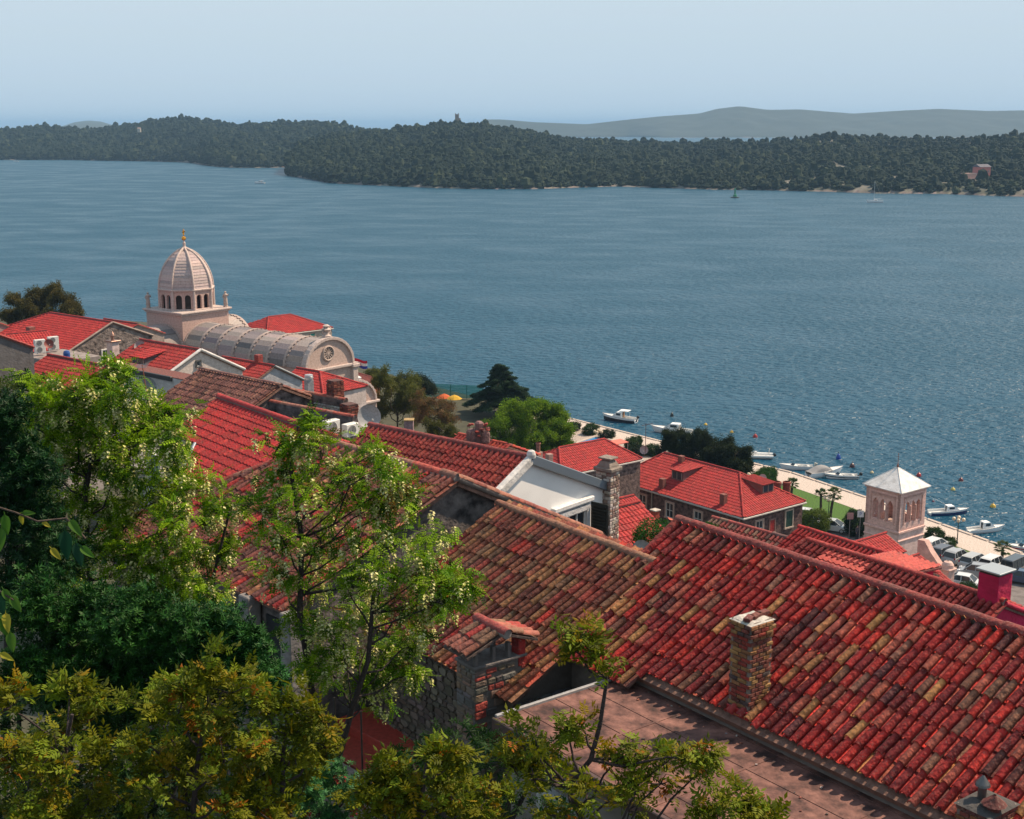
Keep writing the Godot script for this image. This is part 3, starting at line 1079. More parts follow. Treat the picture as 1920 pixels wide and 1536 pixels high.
func cathedral() -> void:
	var yaw := 51.0
	var O := Vector3(-39.93, 28.03, -162.9)
	var h := base("cathedral", O, yaw - 90.0)
	tag(h, "pale pink stone cathedral with ribbed dome and slab-covered barrel roof", "cathedral")
	var stone := lin(0.53, 0.37, 0.33)
	var pale := lin(0.56, 0.46, 0.43)
	var slabs := [[lin(0.4, 0.34, 0.33), 4], [lin(0.3, 0.26, 0.26), 3], [lin(0.2, 0.18, 0.19), 3], [lin(0.45, 0.36, 0.33), 2]]
	var m := MB.new()
	m.col = stone
	m.box(Vector3(0, -7.0, 0), Vector3(7, 14, 7))
	var blk := put(m, "crossing_block", mats.stone, h)
	m = MB.new()
	m.col = pale
	m.box(Vector3(0, 0.02, 0), Vector3(7.7, 0.22, 7.7), Basis.IDENTITY, 0.05)
	m.box(Vector3(0, -0.2, 0), Vector3(7.35, 0.2, 7.35), Basis.IDENTITY, 0.04)
	put(m, "cornice", mats.stone, blk)
	for q in [[3.3, -3.3], [-3.3, 3.3], [-3.3, -3.3]]:
		stone_statue(blk, Vector3(q[0], 0.1, q[1]), 1.5, 0.6)
	# drum: octagon with two arched windows a side
	var R := 3.35
	var ap := R * cos(PI / 8)
	var sw := 2.0 * R * sin(PI / 8)
	m = MB.new()
	m.col = stone
	for k in 8:
		var a := TAU * k / 8.0
		var t := Transform3D(Basis(Vector3.UP, a), Vector3.ZERO) * Transform3D(Basis.IDENTITY, Vector3(0, 0, ap))
		arcade(m, sw, 0.13, 2.5, 2, 0.72, 0.34, 0.3, 1.65, 0.3, t)
	var drum := put(m, "drum", mats.stone, h)
	m = MB.new()
	m.col = lin(0.02, 0.02, 0.025)
	m.lathe([[ap - 0.26, 0.14], [ap - 0.26, 2.45]], 8, Transform3D.IDENTITY, true, PI / 8)
	put(m, "window_glass", mats.gloss, drum)
	m = MB.new()
	m.col = pale
	for k in 8:
		var a := TAU * (k + 0.5) / 8.0
		m.tube([Vector3(sin(a), 0, cos(a)) * R * 1.0 + Vector3(0, 0.12, 0), Vector3(sin(a), 0, cos(a)) * R * 1.0 + Vector3(0, 2.45, 0)], [0.17, 0.15], 8)
	m.lathe([[R - 0.1, 2.42], [R + 0.18, 2.48], [R + 0.22, 2.62], [R + 0.02, 2.7], [R - 0.3, 2.72]], 8, Transform3D.IDENTITY, true, PI / 8)
	m.lathe([[R + 0.14, 0.1], [R + 0.14, 0.24], [R, 0.28]], 8, Transform3D.IDENTITY, true, PI / 8)
	put(m, "cornice", mats.stone, drum)
	# dome of stone slabs between ribs
	m = MB.new()
	m.col = lin(0.3, 0.25, 0.24)
	var prof := []
	for k in 15:
		var t := k / 14.0
		prof.append([maxf(3.3 * pow(1.0 - pow(t, 1.9), 0.62), 0.22) , 2.68 + 4.72 * t])
	var core := []
	for q in prof: core.append([q[0] - 0.08, q[1]])
	m.lathe(core, 8, Transform3D.IDENTITY, true, PI / 8)
	var dome := put(m, "dome", mats.stone, h)
	for f in 8:
		for k in 13:
			var r0: float = prof[k][0]
			var r1: float = prof[k + 1][0]
			var y0: float = prof[k][1]
			var y1: float = prof[k + 1][1]
			var s := MB.new()
			s.col = jit(pick([[lin(0.52, 0.42, 0.41), 5], [lin(0.42, 0.35, 0.35), 2], [lin(0.57, 0.45, 0.42), 3]]), 0.09)
			var a := TAU * f / 8.0
			var A := Basis(Vector3.UP, a)
			var k8 := cos(PI / 8)
			var t8 := sin(PI / 8)
			var lo := 0.05
			var pts := [Vector3(-r0 * t8, y0, r0 * k8 + lo), Vector3(r0 * t8, y0, r0 * k8 + lo), Vector3(r1 * t8, y1, r1 * k8), Vector3(-r1 * t8, y1, r1 * k8)]
			s.quad(A * pts[0], A * pts[3], A * pts[2], A * pts[1])
			s.quad(A * pts[0], A * pts[1], A * (pts[1] - Vector3(0, 0, lo + 0.05)), A * (pts[0] - Vector3(0, 0, lo + 0.05)))
			put(s, "slab", mats.stone, dome)
		var rb := MB.new()
		rb.col = pale
		var pts := []
		var rr := []
		var a2 := TAU * (f + 0.5) / 8.0
		for q in prof:
			pts.append(Vector3(sin(a2), 0, cos(a2)) * (q[0] + 0.03) + Vector3(0, q[1], 0))
			rr.append(0.15)
		rb.tube(pts, rr, 6)
		put(rb, "rib", mats.stone, dome)
	m = MB.new()
	m.col = pale
	m.lathe([[0.34, 7.3], [0.36, 7.5], [0.2, 7.6], [0.16, 7.9], [0.22, 7.98], [0.1, 8.2], [0.06, 8.4]], 10)
	put(m, "lantern", mats.stone, dome)
	m = MB.new()
	m.col = lin(0.75, 0.33, 0.03)
	m.lathe([[0.02, 8.3], [0.2, 8.4], [0.28, 8.58], [0.2, 8.78], [0.04, 8.86]], 12)
	put(m, "golden_ball", mats.gold, dome)
	m = MB.new()
	m.col = lin(0.75, 0.33, 0.03)
	m.lathe([[0.03, 8.85], [0.05, 9.0], [0.12, 9.05], [0.08, 9.25], [0.13, 9.42], [0.05, 9.5], [0.08, 9.58], [0.01, 9.7]], 8)
	m.box(Vector3(0.2, 9.42, 0), Vector3(0.34, 0.12, 0.04))
	m.box(Vector3(-0.14, 9.3, 0), Vector3(0.2, 0.16, 0.04))
	put(m, "weather_vane", mats.gold, dome)
	# nave, transepts
	var fx := 24.6
	vault(h, "nave_roof", Transform3D(Basis.IDENTITY, Vector3(3.5, -4.3, 0)), 3.45, 2.85, fx - 3.6, 7, slabs)
	for s in [1.0, -1.0]:
		var t := Transform3D(Basis(Vector3.UP, -PI / 2 * s), Vector3(0, -4.3, 3.5 * s))
		vault(h, "transept_roof", t, 3.4, 2.7, 3.4, 1, slabs, 0.0, PI, 12)
		var ep := PackedVector2Array()
		for k in 17: ep.append(Vector2(3.3 * cos(PI * k / 16.0), -4.3 + 2.6 * sin(PI * k / 16.0)))
		m = MB.new()
		m.col = stone
		m.prism(ep, 0.2, Transform3D(Basis.IDENTITY, Vector3(0, 0, 6.6 * s - 0.1)))
		put(m, "transept_gable", mats.stone, h)
	m = MB.new()
	m.col = stone
	m.box(Vector3((fx + 3.4) * 0.5, -8.2, 0), Vector3(fx - 3.6, 7.8, 6.7))
	m.box(Vector3(0, -8.2, 0), Vector3(6.5, 7.8, 13.4))
	m.box(Vector3((fx - 7) * 0.5, -15.7, 0), Vector3(fx + 7.2, 13.0, 14.2))
	put(m, "wall", mats.stone, h)
	for s in [1.0, -1.0]:
		vault(h, "aisle_roof", Transform3D(Basis.IDENTITY, Vector3(3.6, -9.2, 3.4 * s)), 3.9, 2.3, fx - 3.7, 7, slabs, 0.0 if s > 0 else PI / 2, PI / 2 if s > 0 else PI, 7)
	# facade
	var poly := PackedVector2Array()
	poly.append(Vector2(7.4, -22)); poly.append(Vector2(7.4, -9.3))
	for k in 9:
		var a := PI / 2 * k / 8.0
		poly.append(Vector2(3.6 + 3.5 * cos(a), -9.2 + 2.6 * sin(a)))
	poly.append(Vector2(3.62, -4.4))
	for k in 19:
		var a := PI * k / 18.0
		poly.append(Vector2(3.6 * cos(a), -4.3 + 3.05 * sin(a)))
	poly.append(Vector2(-3.62, -4.4))
	for k in 9:
		var a := PI / 2 + PI / 2 * k / 8.0
		poly.append(Vector2(-3.6 + 3.5 * cos(a), -9.2 + 2.6 * sin(a)))
	poly.append(Vector2(-7.4, -9.3)); poly.append(Vector2(-7.4, -22))
	var T := Transform3D(Basis(Vector3(0, 0, -1), Vector3(0, 1, 0), Vector3(1, 0, 0)), Vector3(fx - 0.3, 0, 0))
	m = MB.new()
	m.col = lin(0.56, 0.42, 0.37)
	m.prism(poly, 0.7, T)
	var fac := put(m, "facade", mats.stone, h)
	m = MB.new()
	m.col = pale
	for k in 18:
		var a := PI * (k + 0.5) / 18.0
		m.box(Vector3(fx + 0.3, -4.3 + 3.05 * sin(a), 3.6 * cos(a)), Vector3(0.7, 0.34, 0.66), Basis(Vector3.RIGHT, a - PI / 2) if false else Basis(Vector3.RIGHT, PI / 2 - a), 0.03)
	for s in [1.0, -1.0]:
		for k in 8:
			var a := PI / 2 * (k + 0.5) / 8.0
			m.box(Vector3(fx + 0.3, -9.2 + 2.6 * sin(a), s * (3.6 + 3.5 * cos(a))), Vector3(0.7, 0.28, 0.66), Basis(Vector3.RIGHT, s * (PI / 2 - a)), 0.03)
		m.box(Vector3(fx + 0.45, -10.0, s * 3.75), Vector3(0.7, 11.2, 0.8), Basis.IDENTITY, 0.04)
		m.box(Vector3(fx + 0.5, -4.75, s * 3.75), Vector3(0.9, 0.4, 1.1), Basis.IDENTITY, 0.06)
		m.box(Vector3(fx + 0.4, -9.45, s * 5.8), Vector3(0.8, 0.3, 3.6), Basis.IDENTITY, 0.06)
	m.box(Vector3(fx + 0.42, -4.62, 0), Vector3(0.62, 0.34, 7.0), Basis.IDENTITY, 0.06)
	put(m, "moulding", mats.stone, fac)
	var ring := func(c: Vector3, r: float, spokes: int):
		var w := MB.new()
		w.col = lin(0.5, 0.4, 0.36)
		var X := Transform3D(Basis(Vector3.BACK, -PI / 2), c)
		w.lathe([[r * 1.28, 0.0], [r * 1.28, 0.12], [r * 1.12, 0.2], [r * 0.98, 0.14], [r * 0.98, 0.0]], 28, X)
		for k in spokes:
			var a := TAU * k / spokes
			w.box(c + Vector3(0.06, sin(a) * r * 0.6, cos(a) * r * 0.6), Vector3(0.1, r * 0.8, 0.07), Basis(Vector3.RIGHT, PI / 2 - a))
			w.lathe([[0.11 * r, 0.02], [0.16 * r, 0.1], [0.11 * r, 0.12]], 8, Transform3D(Basis(Vector3.BACK, -PI / 2), c + Vector3(0, sin(a) * r * 0.8, cos(a) * r * 0.8)))
		w.lathe([[0.001, 0.13], [r * 0.2, 0.13], [r * 0.2, 0.0]], 12, X)
		var g := MB.new()
		g.col = lin(0.02, 0.02, 0.025)
		g.lathe([[0.001, 0.012], [r, 0.012]], 28, X)
		var o := put(w, "rose_window", mats.stone, fac)
		put(g, "pane", mats.gloss, o)
	ring.call(Vector3(fx + 0.41, -2.9, 0.15), 0.7, 12)
	ring.call(Vector3(fx + 0.41, -7.6, 0.1), 1.35, 16)
	ring.call(Vector3(fx + 0.41, -8.3, -4.6), 0.42, 0)
	ring.call(Vector3(fx + 0.41, -8.3, 4.6), 0.42, 0)
	m = MB.new()
	m.col = pale
	m.lathe([[0.5, -1.2], [0.55, -1.0], [0.3, -0.85], [0.28, -0.6], [0.55, -0.3], [0.3, -0.1], [0.42, 0.1], [0.1, 0.3]], 7, Transform3D(Basis.IDENTITY, Vector3(fx + 0.1, 0.05, 0)))
	for s in [-1.0, 1.0]:
		m.tube([Vector3(fx + 0.1, -0.9, 0), Vector3(fx + 0.1, -0.55, s * 0.5), Vector3(fx + 0.1, -0.1, s * 0.62), Vector3(fx + 0.1, 0.0, s * 0.3)], [0.16, 0.15, 0.12, 0.08], 6)
	put(m, "acroterion", mats.stone, fac)

func bell_tower() -> void:
	var yaw := 37.5
	var S := 3.8
	var O := Vector3(34.80, 17.88, -115.0)
	var X := Vector3(sin(deg_to_rad(yaw)), 0, cos(deg_to_rad(yaw)))
	var Z := Vector3(-cos(deg_to_rad(yaw)), 0, sin(deg_to_rad(yaw)))
	var h := base("bell_tower", O - X * S * 0.5 - Z * S * 0.5, yaw - 90.0)
	tag(h, "square pink bell tower with pointed arcades and pale pyramid roof", "bell tower")
	var pink := lin(0.82, 0.54, 0.49)
	var m := MB.new()
	m.col = pink
	for k in 4:
		var t := Transform3D(Basis(Vector3.UP, PI / 2 * k), Vector3.ZERO) * Transform3D(Basis.IDENTITY, Vector3(0, 0, S * 0.5 - 0.02 - 0.002 * k))
		arcade(m, S - 0.04, -3.6, -0.18, 3, 0.66, 0.13, -2.95, -1.45, 0.3, t, true)
	var bel := put(m, "belfry", mats.stone, h)
	m = MB.new()
	m.col = lin(0.66, 0.42, 0.37)
	for k in 4:
		var b := Basis(Vector3.UP, PI / 2 * k)
		# raised surround of each arcade
		for q in [[0.0, -0.62, 2.6, 0.09], [0.0, -0.5, 2.76, 0.05]]:
			m.box(b * Vector3(q[0], q[1], S * 0.5 + 0.02), Vector3(q[2], q[3], 0.09), b)
		for s in [-1.0, 1.0]:
			m.box(b * Vector3(s * 1.3, -1.85, S * 0.5 + 0.02), Vector3(0.09, 2.5, 0.085), b)
		for s in [-1.0, 1.0]:
			m.tube([b * Vector3(s * 0.395, -2.95, S * 0.5 + 0.01), b * Vector3(s * 0.395, -1.45, S * 0.5 + 0.01)], [0.08, 0.07], 8)
	put(m, "moulding", mats.stone, bel)
	m = MB.new()
	m.col = lin(0.5, 0.36, 0.32)
	m.box(Vector3(0, -3.62, 0), Vector3(S - 0.1, 0.06, S - 0.1))
	put(m, "belfry_floor", mats.stone, bel)
	m = MB.new()
	m.col = pink
	m.box(Vector3(0, -0.09, 0), Vector3(S + 0.22, 0.18, S + 0.22), Basis.IDENTITY, 0.04)
	put(m, "cornice", mats.stone, h)
	for q in [[-3.75, 0.24, 0.16], [-4.55, 0.14, 0.1]]:
		m = MB.new()
		m.col = pink
		m.box(Vector3(0, q[0], 0), Vector3(S + q[2], q[1], S + q[2]), Basis.IDENTITY, 0.04)
		put(m, "string_course", mats.stone, h)
	m = MB.new()
	m.col = lin(0.8, 0.58, 0.54)
	m.box(Vector3(0, -10.0, 0), Vector3(S - 0.06, 12.5, S - 0.06))
	put(m, "shaft", mats.plaster, h)
	m = MB.new()
	m.col = lin(0.82, 0.81, 0.81)
	var e := S * 0.5 + 0.26
	var ap := Vector3(0, 1.75, 0)
	var cs := [Vector3(-e, 0.06, e), Vector3(e, 0.06, e), Vector3(e, 0.06, -e), Vector3(-e, 0.06, -e)]
	for k in 4:
		m.tri(cs[k], ap, cs[(k + 1) % 4])
	m.box(Vector3(0, 0.03, 0), Vector3(e * 2.0, 0.07, e * 2.0))
	for k in 4:
		m.tube([cs[k], ap], [0.035, 0.03], 6)
	put(m, "pyramid_roof", mats.plaster, h)
	m = MB.new()
	m.col = lin(0.3, 0.15, 0.12)
	m.lathe([[0.09, 1.7], [0.1, 1.9], [0.03, 2.1], [0.025, 2.9], [0.05, 2.95], [0.01, 3.05]], 6)
	m.tube([Vector3(-0.16, 2.7, 0), Vector3(0.16, 2.7, 0)], [0.015, 0.015], 5)
	put(m, "spike", mats.metal, h)

# boat: bow to +x, waterline at y = 0
func boat(at: Vector3, turn: float, L: float, o: Dictionary) -> Node3D:
	var t := base(o.get("called", "motor_boat"), at, turn)
	tag(t, o.label, o.get("cat", "boat"), "boats moored off the quay" if not o.has("nogroup") else "")
	var B: float = o.get("beam", L * 0.35)
	var fb: float = o.get("free", 0.55)
	var hullc: Color = o.get("hull", lin(0.75, 0.76, 0.77))
	var ns := 13
	for side in [0]:
		var m := MB.new()
		m.col = hullc
		var rows := []
		for k in ns:
			var s := float(k) / (ns - 1)
			var hb := B * 0.5 * (0.86 + 0.14 * sin(s * PI)) * pow(1.0 - pow(s, 3.2), 0.75)
			var sheer := fb * (1.0 + 0.5 * s * s)
			var x := -L * 0.5 + L * s
			var r := PackedVector3Array()
			for q in [[-1.0, sheer], [-0.96, sheer * 0.55], [-0.82, 0.04], [-0.45, -0.22], [0.0, -0.34], [0.45, -0.22], [0.82, 0.04], [0.96, sheer * 0.55], [1.0, sheer]]:
				var rake: float = (0.1 * L * s * s * s) * (q[1] / sheer if q[1] > 0.0 else -0.3)
				r.append(Vector3(x + rake, q[1], q[0] * hb))
			rows.append(r)
		m.grid(rows)
		# transom
		for k in 8: m.tri(Vector3(-L * 0.5, 0.1, 0), rows[0][k], rows[0][k + 1])
		put(m, "hull", mats.gel, t)
		if o.has("stripe"):
			var sm := MB.new()
			sm.col = o.stripe
			for k in ns - 1:
				for sd in [1, 7]:
					var a: Vector3 = rows[k][sd] * Vector3(1, 1, 1.01)
					var b: Vector3 = rows[k + 1][sd] * Vector3(1, 1, 1.01)
					var z := 0.02 * signf(a.z)
					var lo: float = o.get("stripe_lo", 0.5)
					sm.quad(a + Vector3(0, 0.05, z), b + Vector3(0, 0.05, z), b + Vector3(0, -fb * lo, z * 1.0 - 0.02 * signf(a.z)), a + Vector3(0, -fb * lo, z - 0.02 * signf(a.z)))
			put(sm, "hull_stripe", mats.gel, t)
		var d := MB.new()
		d.col = o.get("deck", lin(0.66, 0.66, 0.64))
		var ck: float = o.get("cockpit", 0.5)
		for k in ns - 1:
			var s := (k + 0.5) / (ns - 1)
			var drop := 0.02 if s > ck else fb * 0.55
			var a: Vector3 = rows[k][0]
			var b: Vector3 = rows[k + 1][0]
			var c: Vector3 = rows[k + 1][8]
			var e: Vector3 = rows[k][8]
			var dv := Vector3(0, -drop, 0)
			var sh := Vector3(1, 1, 0.84 if s <= ck else 1.0)
			d.quad((a + dv) * sh, (b + dv) * sh, (c + dv) * sh, (e + dv) * sh)
			if s <= ck:
				d.quad(a, b, b * sh, a * sh)
				d.quad(e, c, c * sh, e * sh)
				d.quad(a * sh, b * sh, (b + dv) * sh, (a + dv) * sh)
				d.quad(e * sh, c * sh, (c + dv) * sh, (e + dv) * sh)
		put(d, "deck", mats.gel, t)
		var rl := MB.new()
		rl.col = o.get("rail", lin(0.5, 0.5, 0.52))
		var pl := []
		var pr := []
		var rr := []
		for k in ns:
			pl.append(rows[k][0]); pr.append(rows[k][8]); rr.append(0.035)
		rl.tube(pl, rr, 5)
		rl.tube(pr, rr, 5)
		put(rl, "gunwale", mats.gel, t)
	var kind: String = o.get("kind", "open")
	if kind == "cabin" or kind == "half":
		var c0: float = o.get("c0", 0.0)
		var c1: float = o.get("c1", L * 0.26)
		var ch: float = o.get("ch", 0.75)
		var y0 := fb * 0.95
		var m := MB.new()
		m.col = lin(0.74, 0.75, 0.76)
		var sec := PackedVector2Array([Vector2(c0, y0), Vector2(c0 + 0.05, y0 + ch), Vector2(lerpf(c0, c1, 0.55), y0 + ch), Vector2(c1, y0 + ch * 0.25), Vector2(c1 + 0.1, y0)])
		m.prism(sec, B * 0.62, Transform3D(Basis.IDENTITY, Vector3(0, 0, -B * 0.31)))
		var cab := put(m, "cabin", mats.gel, t)
		var g := MB.new()
		g.col = lin(0.03, 0.05, 0.07)
		for s in [-1.0, 1.0]:
			var sw := MB.new()
			sw.col = g.col
			sw.box(Vector3(lerpf(c0, c1, 0.36), y0 + ch * 0.62, s * B * 0.312), Vector3((c1 - c0) * 0.42, ch * 0.4, 0.02))
			put(sw, "window", mats.gloss, cab)
		var a := Vector3(lerpf(c0, c1, 0.58), y0 + ch * 0.94, 0)
		var b := Vector3(lerpf(c0, c1, 0.95), y0 + ch * 0.34, 0)
		var nn := Vector3(ch, (c1 - c0), 0).normalized() * 0.015
		g.quad(a + nn + Vector3(0, 0, -B * 0.27), a + nn + Vector3(0, 0, B * 0.27), b + nn + Vector3(0, 0, B * 0.27), b + nn + Vector3(0, 0, -B * 0.27))
		put(g, "windscreen", mats.gloss, cab)
		g = MB.new()
		g.col = lin(0.02, 0.02, 0.025)
		g.box(Vector3(c0 - 0.0, y0 + ch * 0.45, 0), Vector3(0.03, ch * 0.8, B * 0.2))
		put(g, "doorway", mats.gloss, cab)
		if o.get("top", false):
			var r := MB.new()
			r.col = lin(0.78, 0.78, 0.78)
			r.box(Vector3(c0 - L * 0.06, y0 + ch + 0.32, 0), Vector3(L * 0.3, 0.07, B * 0.72), Basis.IDENTITY, 0.03)
			for s in [-1.0, 1.0]:
				r.tube([Vector3(c0 - L * 0.17, fb, s * B * 0.33), Vector3(c0 - L * 0.17, y0 + ch + 0.3, s * B * 0.33)], [0.03, 0.03], 5)
				r.tube([Vector3(c0 + L * 0.06, y0 + ch - 0.05, s * B * 0.29), Vector3(c0 + L * 0.06, y0 + ch + 0.3, s * B * 0.33)], [0.03, 0.03], 5)
			put(r, "hard_top", mats.gel, t)
			var w := MB.new()
			w.col = lin(0.28, 0.15, 0.08)
			w.box(Vector3(c0 - 0.06, y0 + ch * 0.5, B * 0.12), Vector3(0.06, ch * 0.95, B * 0.34))
			put(w, "cabin_door", mats.paint, t)
	if kind == "canvas":
		var m := MB.new()
		m.col = lin(0.3, 0.3, 0.31)
		var rows := []
		for k in 7:
			var x := lerpf(-L * 0.5, L * 0.16, k / 6.0)
			var hh: float = fb + [0.08, 0.2, 0.55, 0.75, 0.78, 0.62, 0.3][k] * 1.15
			var r := PackedVector3Array()
			for j in 9:
				var a := PI * j / 8.0
				r.append(Vector3(x, fb + (hh - fb) * pow(sin(a), 0.6), -cos(a) * B * 0.45))
			rows.append(r)
		m.grid(rows)
		put(m, "canvas_cover", mats.cloth, t)
	if kind == "open" or kind == "canvas":
		var m := MB.new()
		m.col = lin(0.02, 0.04, 0.06)
		var x := L * 0.17
		for s in [-1.0, 1.0]:
			m.quad(Vector3(x, fb + 0.02, s * B * 0.4), Vector3(x - 0.3, fb + 0.42, s * B * 0.36), Vector3(x + 0.02, fb + 0.42, 0), Vector3(x + 0.45, fb + 0.04, 0))
		put(m, "windscreen", mats.gloss, t)
		var k := MB.new()
		k.col = lin(0.62, 0.62, 0.6)
		k.box(Vector3(-L * 0.02, fb * 0.75, B * 0.12), Vector3(0.5, 0.5, 0.5), Basis.IDENTITY, 0.08)
		put(k, "helm_console", mats.cloth, t)
		k = MB.new()
		k.col = lin(0.62, 0.62, 0.6)
		k.box(Vector3(-L * 0.33, fb * 0.75, 0), Vector3(0.45, 0.35, B * 0.62), Basis.IDENTITY, 0.08)
		put(k, "seat", mats.cloth, t)
	if kind == "rib":
		var m := MB.new()
		m.col = lin(0.7, 0.7, 0.69)
		for s in [-1.0, 1.0]:
			m.tube([Vector3(-L * 0.52, fb, s * B * 0.42), Vector3(L * 0.1, fb, s * B * 0.46), Vector3(L * 0.36, fb * 1.2, s * B * 0.3), Vector3(L * 0.5, fb * 1.5, 0)], [0.22, 0.25, 0.24, 0.2], 9)
		put(m, "tube", mats.gel, t)
		var k := MB.new()
		k.col = lin(0.55, 0.55, 0.55)
		k.box(Vector3(-L * 0.05, fb + 0.15, 0), Vector3(0.6, 0.9, 0.6), Basis.IDENTITY, 0.08)
		k.tube([Vector3(-L * 0.4, fb, -B * 0.35), Vector3(-L * 0.42, fb + 1.0, -B * 0.3), Vector3(-L * 0.42, fb + 1.0, B * 0.3), Vector3(-L * 0.4, fb, B * 0.35)], [0.03, 0.03, 0.03, 0.03], 5)
		put(k, "console", mats.gel, t)
	if o.get("engine", true):
		var m := MB.new()
		m.col = o.get("engine_col", lin(0.03, 0.03, 0.035))
		var tilt: float = o.get("tilt", 0.35)
		var bs := Basis(Vector3.BACK, tilt)
		var p := Vector3(-L * 0.5 - 0.12, fb + 0.12, 0)
		m.box(p + bs * Vector3(-0.12, 0.22, 0), Vector3(0.5, 0.42, 0.34), bs, 0.09)
		m.box(p + bs * Vector3(-0.1, -0.25, 0), Vector3(0.2, 0.7, 0.14), bs, 0.03)
		m.box(p + bs * Vector3(-0.14, -0.62, 0), Vector3(0.36, 0.12, 0.1), bs, 0.03)
		put(m, "outboard_motor", mats.gel, t)
	if o.has("antenna"):
		var m := MB.new()
		m.col = lin(0.7, 0.7, 0.7)
		m.tube([Vector3(o.antenna[0], fb + 0.9, 0), Vector3(o.antenna[1], fb + 0.9 + o.antenna[2], 0)], [0.02, 0.012], 5)
		put(m, "antenna", mats.metal, t)
	return t

func buoy(at: Vector3, r: float, col: Color, label: String, tall := 1.0) -> void:
	var t := base("buoy", at)
	tag(t, label, "buoy", "mooring buoys")
	var m := MB.new()
	m.col = col
	m.lathe([[0.02, -0.6 * r], [0.7 * r, -0.45 * r], [r, 0.0], [0.92 * r, 0.4 * r * tall], [0.6 * r, 0.8 * r * tall], [0.2 * r, 0.98 * r * tall], [0.12 * r, 1.05 * r * tall]], 14)
	put(m, "float", mats.gel, t)
	m = MB.new()
	m.col = lin(0.2, 0.2, 0.2)
	m.lathe([[0.1 * r, 1.0 * r * tall], [0.1 * r, 1.2 * r * tall], [0.22 * r, 1.3 * r * tall], [0.1 * r, 1.4 * r * tall]], 8)
	put(m, "ring", mats.metal, t)

